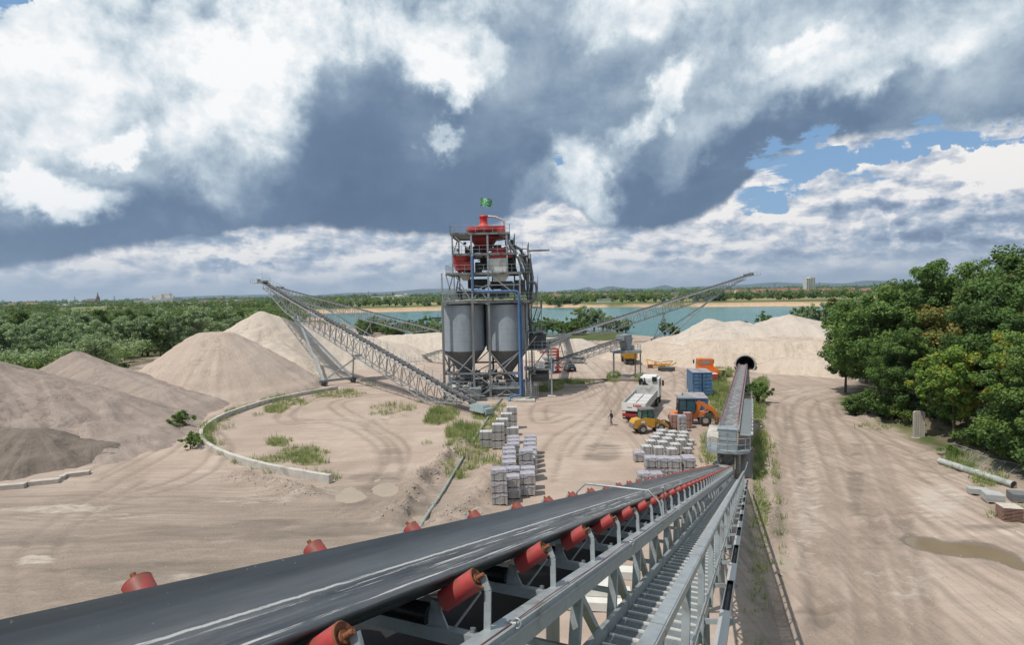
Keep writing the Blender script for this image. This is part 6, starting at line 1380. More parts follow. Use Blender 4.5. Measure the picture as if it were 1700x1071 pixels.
# orange truck behind: faces away
g = G(1175, 650); ot = thing('orange_truck', 'bright orange small truck parked beyond the tall blue container', 'truck', (g.x+3.9, g.y+11.0, 0), R(82)); ot.scale = (1.22,)*3
m = MB(); m.box((0, 0, 1.15), (3.6, 2.1, .12)); 
for s in (-1, 1): m.box((0, s*1.05, 1.45), (3.6, .06, .55))
m.box((-1.8, 0, 1.45), (.06, 2.1, .55)); m.box((1.8, 0, 1.55), (.06, 2.1, .75)); m.build('tipper_bed', ORG, ot)
m = MB(); m.prism([(2.0, .8), (3.9, .8), (4.0, 1.6), (3.6, 2.75), (2.0, 2.75)], -1.08, 1.08); cb = m.build('cab', ORG, ot)
m = MB(); m.box((1.985, 0, 2.25), (.04, 1.2, .55)); m.build('rear_window', mat('pale_glass', (.25, .27, .28), .2), cb)
m = MB(); m.box((3.82, 0, 2.2), (.06, 1.8, .8), M=Matrix.Rotation(R(-18), 3, 'Y')); m.build('windscreen', GLASS, cb)
for s in (-1, 1): m = MB(); m.box((2.9, s*1.085, 2.25), (1.0, .02, .6)); m.build('side_window', GLASS, cb); m = MB(); m.box((3.7, s*1.4, 2.2), (.1, .2, .55)); m.build('mirror', DARK, cb)
m = MB(); m.lathe([(.08, 2.75), (.08, 2.95), (.03, 3.0)], (2.4, .6, 0), 8); m.build('beacon', mat('beacon_orange', (.8, .25, .02), .3), cb)
m = MB(); m.box((.9, 0, .85), (5.6, .9, .3)); m.build('chassis', DARK, ot)
wheels(ot, [(-1.0, .88), (-1.0, -.88), (2.8, .88), (2.8, -.88)], .5, .34)
# orange tractor with loader arm
g = G(1152, 712); bt = thing('loader_tractor', 'orange tractor with glass cab and raised loader arm beside the stone pallets', 'tractor', (g.x-.3, g.y+2.2, 0), R(-8))
m = MB(); m.prism([(-.9, 1.5), (.9, 1.5), (1.05, 2.3), (.8, 3.15), (-.8, 3.15)], -.75, .75); cb = m.build('cab', mat('cab_glass_blue', (.035, .085, .11), .08, 0, .1, 2, spec=.9), bt)
m = MB(); m.box((0, 0, 3.2), (1.9, 1.7, .12)); m.build('roof', mat('roof_greyblue', (.22, .24, .27), .6), cb)
m = MB()
for x0_, z0_, x1_, z1_ in ((-.9, 1.4, -.8, 3.18), (.0, 1.4, .0, 3.18), (.95, 1.5, 1.05, 2.3), (1.05, 2.3, .8, 3.18)):
    for s in (-1, 1): m.bar((x0_, s*.76, z0_), (x1_, s*.76, z1_), .09)
m.build('cab_frame', DARK, cb)
m = MB(); m.prism([(-1.6, .9), (1.0, .9), (2.2, 1.0), (2.2, 1.5), (1.0, 1.6), (-1.0, 1.55), (-1.7, 1.3)], -.55, .55); m.build('body', ORG, bt)
for s in (-1, 1): m = MB(); m.bar((1.0, s*.55, 1.3), (1.6, s*.55, 2.55), .16, .34); m.bar((1.6, s*.55, 2.55), (3.2, s*.55, 1.7), .16, .34); m.bar((3.2, s*.55, 1.7), (3.5, s*.55, .9), .14, .26); m.bar((2.0, s*.55, 1.4), (2.9, s*.55, 2.0), .12, .12); m.build('loader_arm', ORG, bt)
m = MB(); m.prism([(3.3, .4), (3.7, .25), (4.3, .3), (4.3, .4), (3.8, .45), (3.6, 1.0), (3.4, 1.1)], -1.0, 1.0); m.build('bucket', mat('bucket_brown', (.20, .10, .06), .8, 0, .3, 3), bt)
wheels(bt, [(2.1, .85), (2.1, -.85), (-1.2, .85), (-1.2, -.85)], .66, .42, mat('rim_dusty', (.34, .30, .24), .8))
# yellow tipper truck beneath the gantry
g = G(1048, 606); yt = thing('tipper_truck', 'dark truck with a yellow tipper body parked beyond the loading gantry', 'truck', (g.x, g.y, 0), R(87))
m = MB(); m.prism([(-1.15, 1.3), (1.15, 1.3), (1.3, 2.9), (-1.3, 2.9)], 0, 5.2, axis='x'); m.build('tipper_body', YEL, yt)
m = MB()
for x in (.05, 1.3, 2.6, 3.9): m.box((x-.05, 0, 2.1), (.1, 2.6, 1.5), tx=1, taper=1.05)
m.build('body_rib', mat('yellow_dark', (.45, .22, .01), .5), yt)
m = MB(); m.box((3.2, 0, .95), (7.0, .9, .35)); m.box((.0, 0, .9), (.15, 2.3, .35)); m.build('chassis', DARK, yt)
m = MB(); m.prism([(5.5, .8), (7.5, .8), (7.6, 1.8), (7.3, 3.0), (5.5, 3.0)], -1.2, 1.2); cb = m.build('cab', mat('cab_black', (.04, .04, .045), .4), yt)
m = MB(); m.box((7.5, 0, 2.4), (.05, 2.0, .8)); m.build('windscreen', GLASS, cb)
wheels(yt, [(.9, .95), (.9, -.95), (2.3, .95), (2.3, -.95), (6.6, 1.0), (6.6, -1.0)], .52, .4)
# yellow machine frame and pipe end at the foot of the gravel
g = G(1096, 611); yf = thing('machine_frame', 'dismantled yellow machine frame lying at the foot of the gravel bank', 'machine part', (g.x, g.y, 0), R(-8))
m = MB()
for (p, q, w) in [((-2.4, 0, .4), (2.4, .3, .5), .22), ((-2.4, 1.2, .5), (2.0, 1.3, .6), .2), ((-2.2, 0, .4), (-2.6, 1.3, 1.6), .2), ((-1.4, .1, .5), (-.8, 1.3, 1.1), .16), ((0, 0, .5), (.4, 1.3, 1.0), .16), ((1.4, 0, .5), (2.6, 1.2, 1.3), .18), ((-2.6, 1.3, 1.6), (.2, .6, .9), .14), ((.4, 1.3, 1.0), (2.6, 1.2, 1.3), .14), ((2.4, .3, .5), (3.2, .4, 1.1), .2), ((-.8, .0, .3), (-.8, 0, 1.2), .2)]: m.bar(p, q, w)
m.build('frame', YEL, yf)
m = MB(); m.box((-2.0, -.4, .35), (1.0, .5, .7)); m.box((.5, .6, .4), (1.2, .5, .5)); m.build('axle', mat('axle_brown', (.16, .07, .04), .8), yf)
g = G(1107, 616); m = MB(); m.tube((g.x-1.6, g.y+.4, .45), (g.x+1.5, g.y-.2, .42), .40, n=18, cap=False); m.tube((g.x-1.6, g.y+.4, .45), (g.x+1.5, g.y-.2, .42), .34, n=18, cap=False); m.tube((g.x-1.4, g.y-.7, .18), (g.x+.9, g.y-.8, .18), .18, n=12)
tag(m.build('pipe_piece', mat('black_pipe', (.05, .055, .05), .5)), 'short black pipe lengths lying beside the yellow machine frame', 'pipe')
# red and white boxes by the plant
def striped(name, lab, g, yaw, n, L_, mt1, mt2, h=.5):
    r = thing(name, lab, 'barrier stack', g, yaw)
    for k in range(n): m = MB(); m.box((L_/2, 0, h*(k+.5)), (L_, .9, h-.03), taper=.96); m.build('layer', mt1 if k % 2 == 0 else mt2, r)
    return r
BR = mat('barrier_red', (.45, .06, .04), .6, 0, .15, 1.5)
g = G(896, 596); striped('barrier_stack', 'long stack of red and white beams behind the silo plant', (g.x, g.y, 0), R(4), 7, 4.4, BR, WHITEP, .36)
g = G(932, 577); m = MB(); m.box((g.x-2.5, g.y+2, 1.3), (7.5, 3, 2.4), taper=.97); m.box((g.x-2.5, g.y+2, 2.55), (7.7, 3.2, .15)); tag(m.build('white_hall', WHITEP), 'low white shed behind the red and white beams', 'shed')
g = G(917, 621)
bx = thing('site_cabin', 'narrow white cabin with a blue edge right of the plant feet', 'cabin', (g.x, g.y, 0), R(4))
m = MB(); m.box((-.7, 1.5, 1.5), (1.6, 3, 2.9)); m.build('wall', WHITEP, bx); m = MB(); m.box((.12, .0, 1.5), (.3, .3, 3.0)); m.build('corner_post', mat('blue_post', (.05, .13, .33), .5), bx); m = MB(); m.box((-.7, 1.5, 3.0), (1.9, 3.2, .12)); m.build('roof', PLATE, bx)
for i in range(3):
    g = G(926.5, 619-7*i); m = MB(); m.box((g.x, g.y+.4, 1.55), (.55, .5, 3.1)); m.box((g.x, g.y+.4, .2), (1.3, .9, .3)); tag(m.build('barrier_beam', BR), ['nearest', 'middle', 'farthest'][i]+' upright red beam beside the white cabin', 'barrier', 'upright red beams beside the cabin')
# odds and ends between container and tunnel belt
g = G(1190, 636); wb = thing('utility_trailer', 'small white trailer with a red back standing in the weeds right of the blue container', 'trailer', (g.x-.6, g.y, 0), R(85))
m = MB(); m.box((1.6, 0, 1.1), (3.2, 1.5, .9)); m.build('box', WHITEP, wb); m = MB(); m.box((-.05, 0, 1.1), (.1, 1.4, .8)); m.build('tailboard', BR, wb); wheels(wb, [(1.4, .8), (1.4, -.8)], .34, .2)
g = G(1197, 628); m = MB(); m.box((g.x, g.y+1, 1.35), (2.3, 1.4, .15)); m.box((g.x-.6, g.y+1, .7), (.1, 1.2, 1.3)); m.box((g.x+.9, g.y+1, .7), (.1, 1.2, 1.3)); tag(m.build('work_table', mat('table_yellowish', (.45, .38, .2), .6)), 'yellowish work table in the weeds near the tunnel belt', 'table')
g = G(1178, 688); pl = thing('field_plough', 'small yellow farm plough in the weeds right of the lower blue container', 'plough', (g.x, g.y, 0), R(20))
m = MB()
for (p, q, w) in [((-.9, 0, .4), (.9, .2, .6), .12), ((0, -.3, .3), (.2, 1.6, 1.5), .12), ((-.6, .4, .3), (.8, 1.0, 1.2), .1), ((.2, 1.6, 1.5), (.9, .2, .6), .1), ((-.9, 0, .4), (-.5, 1.2, 1.3), .1)]: m.bar(p, q, w)
m.build('frame', mat('plough_yellow', (.55, .38, .04), .6), pl)
m = MB()
for i in range(4): m.tube((-.6+.4*i, -.25, .28), (-.56+.4*i, -.25, .28), .28, n=14)
m.build('disc', mat('disc_brown', (.2, .12, .07), .7), pl)
g = G(1200, 712)
m = MB(); 
for i in range(7): rq = random.Random(i); m.bar((g.x-1.5+.3*i, g.y+rq.uniform(-.5, .8), .15+.1*(i % 3)), (g.x-.2+.3*i, g.y+rq.uniform(-.8, 1.0), .2+.15*(i % 2)), .14)
tag(m.build('scrap_beams', mat('scrap_brown', (.19, .09, .06), .85, 0, .3, 3)), 'rusty scrap beams in the weeds left of the hopper platform', 'scrap')
# ------------------------------------------------------------------ walls, pipes, slab
wp = [(549, 797), (500, 788), (450, 778), (405, 766), (367, 752), (341, 736), (334, 721), (342, 707), (365, 692), (400, 678), (440, 665), (480, 656), (520, 648), (560, 641)]
pts = [G(a, b+6) for a, b in wp]
def smooth(pts, k=4):
    out = []
    for i in range(len(pts)-1):
        p0, p1, p2, p3 = pts[max(i-1, 0)], pts[i], pts[i+1], pts[min(i+2, len(pts)-1)]
        for t in np.linspace(0, 1, k, endpoint=False): out.append(.5*((2*p1)+(-p0+p2)*t+(2*p0-5*p1+4*p2-p3)*t*t+(-p0+3*p1-3*p2+p3)*t**3))
    return out+[pts[-1]]
sp = smooth(pts); vs = []
for i, p in enumerate(sp):
    d = (sp[min(i+1, len(sp)-1)]-sp[max(i-1, 0)]); d.z = 0; d.normalize(); n_ = V(-d.y, d.x, 0); hgt = .72-.15*i/len(sp)+.015*math.sin(i*2.1)
    for s, z in ((-.21, -.4), (-.20, hgt), (-.17, hgt+.02), (.17, hgt+.02), (.20, hgt), (.21, -.4)): vs.append((p.x+n_.x*s, p.y+n_.y*s, z))
m = MB(); m.add(vs, [(i*6+k, (i+1)*6+k, (i+1)*6+k+1, i*6+k+1) for i in range(len(sp)-1) for k in range(5)]); m.add(vs[:6], [(0, 1, 2, 3, 4, 5)]); m.add(vs[-6:], [(5, 4, 3, 2, 1, 0)])
tag(m.build('curved_wall', CONC), 'long low curved concrete wall around the weedy sand on the left', 'wall')
wp = [(598, 634), (650, 629)]
a, b = G(*wp[0]), G(*wp[1]); m = MB(); m.bar((a.x, a.y, .3), (b.x, b.y, .35), .35, .8); m.bar((b.x, b.y, .5), (b.x+.3, b.y-1.4, .5), .35, 1.2); tag(m.build('low_wall', CONC), 'short straight concrete wall right of the stacker carriage', 'wall')
# the long thin pipe on the ground
pp = [(690, 896), (706, 864), (735, 820), (766, 769), (797, 716), (822, 678), (838, 656), (846, 640)]
P3 = []
for a, b in pp: g = G(a, b); P3.append(V(g.x, g.y, max(.16, gz(g.x, g.y)+.13)))
P3 = smooth(P3, 4); r = thing('ground_pipe', 'long thin grey-green pipe lying from the silo plant to the foreground', 'pipe', (P3[0].x, P3[0].y, 0), world_built=True)
m = MB(); m.path(P3, .115, 12); m.build('tube', mat('pipe_greygreen', (.30, .33, .30), .45, .1, .2, 2, (.45, .43, .38), .35, 1.2), r)
m = MB()
for i in range(2, len(P3)-1, 4): d = (P3[i+1]-P3[i]).normalized(); m.tube(P3[i]-d*.04, P3[i]+d*.04, .17, n=12); m.tube(P3[i]+d*.06, P3[i]+d*.1, .17, n=12)
m.build('flange', GALV, r)
a, b = G(868, 634, 0), G(1092, 634, 0)
m = MB(); m.path([(a.x, a.y, .25), ((a.x+b.x)/2, a.y, .22), (b.x, b.y, .25)], .17, 8); tag(m.build('ground_pipe', mat('old_pipe', (.23, .19, .17), .8, 0, .2, 2)), 'dark pipe across the yard at the gantry feet', 'pipe')
m = MB(); m.path([(a.x+17, a.y+.7, .25), (b.x, b.y+.7, .25)], .17, 8); tag(m.build('ground_pipe', MATS['old_pipe']), 'second short dark pipe just behind the gantry feet', 'pipe')
# concrete slab at the wood's edge
g = G(1525, 729); sl_ = thing('concrete_slab', 'tall upright concrete slab standing at the edge of the wood', 'concrete slab', (g.x, g.y, 0), R(-14))
m = MB(); m.prism([(-.52, 0), (.52, 0), (.50, .12), (.50, 2.72), (.38, 2.86), (-.38, 2.86), (-.50, 2.72), (-.50, .12)], -.14, .14); m.build('panel', mat('old_concrete', (.42, .385, .33), .9, 0, .18, 2.2, (.22, .19, .15), .45, 1.3, .4, 9, streak=True), sl_)
m = MB(); m.box((0, 0, .08), (1.15, .62, .18)); m.build('foot', CONC, sl_)
m = MB(); 
for q in (-.3, -.1, .1, .3): m.box((q, -.15, 1.45), (.03, .02, 2.3))
m.build('groove', mat('groove_dark', (.30, .27, .23), .9), sl_)
# big pipe lying at the right
a, b = G(1560, 771), G(1683, 812); d = (b-a).normalized(); r = thing('concrete_pipe', 'long grey pipe lying at the edge of the wood on the right', 'pipe', (a.x, a.y, 0), world_built=True)
m = MB(); A3 = V(a.x, a.y, .30); B3 = V(b.x, b.y, .30); vs = []; m.tube(A3, B3, .27, n=24, cap=False); m.tube(A3, B3, .21, n=24, cap=False)
m.tube(B3-d*.15, B3+d*.0, .29, n=24, cap=False); m.tube(A3, A3+d*.01, .05, .27, n=24, cap=False)
m.build('shell', mat('pipe_lichen', (.42, .43, .40), .7, 0, .12, 1.5, (.25, .28, .25), .45, 1.2), r)
m = MB(); m.tube(B3-d*.03, B3+d*.004, .275, .27, n=24, cap=False); m.tube(B3+d*.004, B3-d*.1, .215, .20, n=24, cap=False); m.build('rusty_end', RUST, r); m = MB(); m.tube(B3-d*.6, B3-d*.59, .205, n=20); m.build('inside', DARK, r)
# mesh fence panels lying behind it
for i, ((x0, y0), (x1, y1)) in enumerate([((1600, 772), (1650, 787)), ((1645, 783), (1700, 800)), ((1676, 776), (1745, 800)), ((1560, 752), (1610, 770))]):
    a, b = G(x0, y0), G(x1, y1); d = (b-a); Lp = d.length; d.normalize(); n_ = V(-d.y, d.x, 0)
    r = thing('fence_panel', ['pale mesh fence panel lying behind the long grey pipe', 'mesh fence panel lying at the near end of the grey pipe', 'mesh fence panel at the right edge above the pipe', 'mesh fence panel in the shade by the far end of the pipe'][i], 'fence panel', (a.x, a.y, 0), world_built=True, group='loose mesh fence panels by the pipe')
    m = MB(); q = n_*1.2+V(0, 0, .75); A3 = a+V(0, 0, .12); B3 = b+V(0, 0, .12)
    for p_, q_ in ((A3, B3), (A3+q, B3+q), (A3, A3+q), (B3, B3+q), (A3.lerp(B3, .5), A3.lerp(B3, .5)+q)): m.tube(p_, q_, .022, n=6)
    m.build('frame', GALV, r); m = MB()
    for t in np.linspace(0, 1, 16)[1:-1]: m.bar(A3.lerp(B3, t), A3.lerp(B3, t)+q, .008)
    for t in np.linspace(0, 1, 7)[1:-1]: m.bar(A3+q*t, B3+q*t, .008)
    m.build('wire_mesh', GALV, r)
# stacks at the lower right
def plank_stack(lab, px, py, yaw, w, d, n, th_, mt, name='plank_stack', base=None):
    g = G(px, py); r = thing(name, lab, 'stack', (g.x, g.y, 0), yaw); z = .12
    m = MB(); [m.box((x, d/2, .05), (.1, d, .12)) for x in (-w/2+.1, 0, w/2-.1)]; m.build('runner', base or WOOD, r)
    for k in range(n):
        rq = random.Random(k+int(px)); m = MB(); m.box((rq.uniform(-.01, .01), d/2+rq.uniform(-.01, .01), z+th_/2), (w, d, th_-.012)); m.build('board', mt, r); z += th_
    return r
GREYB = mat('grey_board', (.40, .40, .385), .75, 0, .12, 2)
plank_stack('low grey board stack, left of the two grey ones at the lower right', 1626, 824, R(-22), 1.25, .62, 4, .095, GREYB)
plank_stack('taller grey board stack beside the brown pallets', 1653, 838, R(-22), 1.1, 1.1, 6, .09, GREYB)
plank_stack('dark grey board stack at the right edge behind the brown pallets', 1700, 838, R(-22), 1.3, 1.1, 6, .09, mat('dark_board', (.16, .165, .17), .7))
g = G(1672, 866)
BRP = mat('brown_board', (.12, .07, .055), .85, 0, .25, 4); TOPP = mat('pallet_top', (.50, .44, .38), .85, 0, .12, 5)
def flat_pallet(c, yaw, lab, top=False):
    r = thing('wooden_pallet', lab, 'pallet', c, yaw, group='brown wooden pallets stacked at the lower right')
    m = MB(); [m.box((x, 0, .035), (.10, .95, .055)) for x in (-.5, 0, .5)]; m.build('runner', BRP, r)
    m = MB(); m.box((0, 0, .077), (1.16, 1.05, .022)); m.build('deck', TOPP if top else mat('brown_deck', (.36, .22, .17), .85, 0, .2, 4), r); return r
for k in range(10): flat_pallet((g.x+.35, g.y+.25, .02+k*.093), R(-14)+random.Random(k).uniform(-.03, .03), ('top' if k == 9 else 'bottom' if k == 0 else nth(k)+' from the bottom')+' brown pallet of the stack at the lower right', k == 9)
# concrete blocks by the dark heap at the left
for i, (x, y, w) in enumerate([(14, 812, 60), (75, 804, 50), (104, 797, 10), (128, 791, 42)]):
    g = G(x, y); ww = (G(x+w/2, y)-G(x-w/2, y)).length; m = MB(); m.box((g.x, g.y, .02), (ww*.8, .7, .75), R(14)+.05*i); 
    tag(m.build('concrete_block', mat('dusty_block', (.44, .39, .34), .9, 0, .15, 1.6)), ['first', 'second', 'third small', 'last'][i]+' concrete block from the left below the dark sand heap', 'concrete block', 'concrete blocks below the dark sand heap')
# pale concrete beams below the near conveyor
gb = at(1005, 1010, 20); 
for i, (dx, dy, z, l) in enumerate([(0, 0, .0, 3.4), (.2, 1.0, .0, 3.6), (.3, .5, .45, 2.6), (0, 2.1, 0, 3.2), (1.9, 3.0, 0, 2.4)]):
    g = G(985, 1010); m = MB(); m.box((g.x+dx, g.y+dy, .26+z), (l, .75, .42), R(-8)); tag(m.build('concrete_beam', mat('light_concrete', (.62, .60, .55), .85, 0, .08, 1.5)), ['nearest', 'second', 'upper', 'fourth', 'farthest'][i]+' pale concrete beam seen through the near conveyor frame', 'concrete beam', 'pale concrete beams below the near conveyor')
# old wire fence and small feeder by the cream heap
r = thing('wire_fence', 'thin wire fence in front of the low cream sand heap', 'fence', tuple(G(660, 607)), world_built=True); m = MB(); a, b = G(655, 607), G(735, 600)
for t in np.linspace(0, 1, 13): p = a.lerp(b, t); m.bar((p.x, p.y, 0), (p.x, p.y, 2.0), .07)
m.build('posts', GALV, r); m = MB()
for z in (.6, 1.3, 1.9): m.bar((a.x, a.y, z), (b.x, b.y, z), .03)
m.build('wires', GALV, r)
simple_conv('small_feeder', 'short dark feeder belt behind the left silo feet', G(697, 593, 1.0), G(735, 582, 3.2)+V(0, 0, 0), .8, .4)
for i, (x, y, l) in enumerate([(712, 531.5, 5.5), (725, 528.5, 2.6)]):
    g = G(x, y, -.5); m = MB(); m.box((g.x, g.y, -.3), (l*2.4, 3.2, .8)); m.bar((g.x+1, g.y, 0), (g.x+1, g.y, 2.2), .3); tag(m.build('pontoon', DARK), ['long low dark pontoon floating on the lake', 'smaller dark pontoon behind the long one'][i], 'pontoon')
# ------------------------------------------------------------------ foliage
def leaf_mat(name, dark, mid, light, yellow=None, yamt=.0):
    m = bpy.data.materials.new(name); m.use_nodes = True; N = NT(m.node_tree); B = N.n['Principled BSDF']
    a = N.add('ShaderNodeAttribute', attribute_name='tone').outputs['Fac']; P = N.add('ShaderNodeNewGeometry').outputs['Position']
    oi = N.add('ShaderNodeObjectInfo').outputs['Random']
    f = N.math('ADD', N.math('MULTIPLY', a, .7), N.math('MULTIPLY', oi, .3))
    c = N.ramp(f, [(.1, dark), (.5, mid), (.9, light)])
    if yellow: c = N.mix(N.mr(N.noise(P, .55, 3, .6), .60-yamt*.2, .72-yamt*.2, 0, .85), c, yellow)
    N.put(B.inputs['Base Color'], c); B.inputs['Roughness'].default_value = .6; B.inputs['Specular IOR Level'].default_value = .25
    B.inputs['Transmission Weight'].default_value = 0
    tr = N.add('ShaderNodeBsdfTranslucent'); N.put(tr.inputs[0], c); mx = N.add('ShaderNodeMixShader'); mx.inputs[0].default_value = .35
    o = N.n['Material Output']; N.l.new(B.outputs[0], mx.inputs[1]); N.l.new(tr.outputs[0], mx.inputs[2]); N.l.new(mx.outputs[0], o.inputs[0]); return m
LF_OAK = leaf_mat('oak_leaves', (0.060, 0.107, 0.035), (0.117, 0.202, 0.053), (0.213, 0.305, 0.077))
LF_MID = leaf_mat('ash_leaves', (0.058, 0.107, 0.028), (0.118, 0.188, 0.049), (0.196, 0.276, 0.074), (0.334, 0.304, 0.061), .2)
LF_LIME = leaf_mat('maple_leaves', (0.103, 0.181, 0.034), (0.181, 0.292, 0.055), (0.268, 0.378, 0.079), (0.410, 0.363, 0.063), .5)
LF_OLIVE = leaf_mat('olive_leaves', (0.106, 0.141, 0.042), (0.190, 0.212, 0.057), (0.294, 0.292, 0.081), (0.400, 0.282, 0.087), .6)
LF_WIL = leaf_mat('willow_leaves', (0.152, 0.216, 0.115), (0.254, 0.342, 0.165), (0.381, 0.470, 0.241))
LF_BUSH = leaf_mat('bush_leaves', (0.060, 0.116, 0.027), (0.116, 0.201, 0.044), (0.194, 0.283, 0.075), (0.283, 0.297, 0.089), .3)
def leaf_cloud(centres, radii, per, size, rs, flat=.8):
    n = len(centres)*per; ci = np.repeat(np.arange(len(centres)), per)
    d = rs.normal(size=(n, 3)); d /= np.linalg.norm(d, axis=1)[:, None]; rad = rs.rand(n)**.45
    p = centres[ci]+d*(rad*radii[ci])[:, None]*np.array([1, 1, flat])
    nrm = d*.7+rs.normal(size=(n, 3))*.55+np.array([0, 0, .35]); nrm /= np.linalg.norm(nrm, axis=1)[:, None]
    t = np.cross(nrm, rs.normal(size=(n, 3))); t /= np.linalg.norm(t, axis=1)[:, None]+1e-9; b = np.cross(nrm, t)
    s = size*(.6+.8*rs.rand(n))[:, None]; q = np.stack([p-t*s*.5, p+b*s*.32, p+t*s*.5, p-b*s*.32], 1).reshape(-1, 3)
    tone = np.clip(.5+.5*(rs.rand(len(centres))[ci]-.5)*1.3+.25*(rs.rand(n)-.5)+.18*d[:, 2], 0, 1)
    return q, tone
def mk_leaves(name, q, tone, mt, parent):
    f = np.arange(len(q)).reshape(-1, 4); o = fast_mesh(name, q, f, mt, False, parent)
    a = o.data.attributes.new('tone', 'FLOAT', 'FACE'); a.data.foreach_set('value', tone.astype(np.float32)); return o
def tree(name, lab, cat, H_, Rc, mt, seed, clumps=80, per=160, leaf=.34, base=.22, group=None, cr=1.0, tr=.22, trunk=True, multi=1, shape=1.0):
    rs = np.random.RandomState(seed); r = thing(name, lab, cat, (0, 0, 0), 0, group)
    hc = H_*(1-base); cz = H_*base+hc*.5; cs = []
    k = 0
    while len(cs) < clumps:
        d = rs.normal(size=3); d /= np.linalg.norm(d); rr_ = rs.rand()**.42
        lob = 1+.28*math.sin(3*math.atan2(d[1], d[0])+seed)+.16*math.sin(5*math.atan2(d[1], d[0])+seed*2+d[2]*4)
        p = d*rr_*np.array([Rc*lob, Rc*lob, hc*.5]); 
        z = p[2]/(hc*.5); w = (1-.35*max(0, z)**1.5*shape) if z > 0 else (1-.25*abs(z)); p[:2] *= w
        cs.append(p+np.array([0, 0, cz]))
    cs = np.array(cs); rad = cr*(.45+.85*rs.rand(clumps))*Rc*.24; spr = rs.rand(clumps) < .16; cs[spr, :2] *= 1.16; cs[spr, 2] += hc*.05; rad[spr] *= .55
    cs += (fbm(cs[:, 0]*.35+seed, cs[:, 2]*.35, 2)[:, None])*np.array([Rc*.5, Rc*.4, hc*.12])
    q, tone = leaf_cloud(cs, rad, per, leaf, rs)
    lo = q[:, 2].min()
    if trunk:
        m = MB()
        for s_ in range(multi):
            o2 = (rs.rand(2)-.5)*(.0 if multi == 1 else Rc*.5); top = V(o2[0]*2, o2[1]*2, H_*.7); b0 = V(o2[0], o2[1], -.3)
            pts = [b0.lerp(top, t)+V(math.sin(t*5+seed)*.2, math.cos(t*4+seed)*.2, 0)*t for t in np.linspace(0, 1, 7)]
            m.path(pts, [tr*(1.25-.95*t) for t in np.linspace(0, 1, 7)], 8)
        order = np.argsort(rs.rand(clumps))[:max(8, clumps//5)]
        for i in order:
            c = cs[i]; z0 = max(H_*.12, min(H_*.66, c[2]-math.hypot(c[0], c[1])*.7)); t = z0/(H_*.7); a = V(math.sin(t*5+seed)*.2*t, math.cos(t*4+seed)*.2*t, z0)
            mid = a.lerp(V(*c), .5)+V(0, 0, -.15); m.path([a, mid, V(*c)], [tr*.42, tr*.26, tr*.08], 5)
        m.build('trunk', BARK, r)
    mk_leaves('crown', q, tone, mt, r); return r
def place(o, x, y, s=1.0, rz=0.0, lab=None, grp=None, first=[], sz=None):
    key = o.name
    sc_ = (s, s, s*(sz or 1))
    if key not in first: first.append(key); o.location = (x, y, max(-.3, gz(x, y)-.05)); o.scale = sc_; o.rotation_euler = (0, 0, rz); o['label'] = lab or o['label'];  \
        (grp and o.__setitem__('group', grp)); return o
    return copy_thing(o, (x, y, max(-.3, gz(x, y)-.05)), rz, sc_, lab, grp)
GRV = 'trees of the wood on the right'
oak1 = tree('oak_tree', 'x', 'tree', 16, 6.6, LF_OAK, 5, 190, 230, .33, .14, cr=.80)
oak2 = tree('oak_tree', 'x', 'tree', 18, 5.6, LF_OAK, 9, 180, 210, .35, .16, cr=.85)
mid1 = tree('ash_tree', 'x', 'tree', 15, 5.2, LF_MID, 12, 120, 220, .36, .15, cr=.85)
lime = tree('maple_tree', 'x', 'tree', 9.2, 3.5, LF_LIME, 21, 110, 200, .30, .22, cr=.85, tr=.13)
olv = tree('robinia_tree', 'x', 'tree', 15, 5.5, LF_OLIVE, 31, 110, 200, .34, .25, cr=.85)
def gat(px, Y): d = ray(px, 500); return d.x/d.y*Y
right = [(oak1, 1462, 70, 1.0, 0, 'big dark green oak at the left corner of the right wood'), (mid1, 1500, 78, 1.05, 1, 'bright topped ash just behind the corner oak'), (oak2, 1405, 84, .70, 2, 'smaller dark oak leaning out at the left edge of the right wood'),
 (oak2, 1560, 68, .98, 3, 'tall oak behind the concrete slab'), (oak1, 1620, 78, 1.18, 4, 'tall round oak rising highest behind the maple'), (olv, 1690, 63, 1.08, 0, 'olive yellow robinia above the pale maple'), (olv, 1598, 64, .98, 2, 'olive robinia whose crown shows between the two tall oaks'),
 (lime, 1588, 55, 1.0, 0, 'small lime green maple standing forward of the wood'), (lime, 1690, 50, 1.0, 2, 'yellow green maple at the right edge beside the pipe'), (oak2, 1660, 55, .78, 5, 'dark oak between the two maples'), (oak1, 1735, 60, 1.2, 1.3, 'tall dark oak cut by the right edge of the picture'), (mid1, 1700, 74, 1.3, 2.2, 'high ash at the right edge, behind'),
 (oak1, 1545, 92, 1.15, 2.7, 'oak deep in the wood behind the slab'), (mid1, 1440, 92, .92, 3.3, 'green ash at the far left end of the wood'), (oak2, 1500, 62.5, .55, 4.1, 'low dark young oak left of the slab'), (mid1, 1780, 66, 1.25, .7, 'ash just beyond the right edge'), (oak1, 1700, 90, 1.3, .4, 'oak behind the high ash at the right edge'), (oak2, 1720, 45.5, .62, 1.1, 'low dark oak right of the fence panels')]
for o, px, Y_, s, rz, lab in right: place(o, gat(px, Y_), Y_, s, rz, lab, GRV)
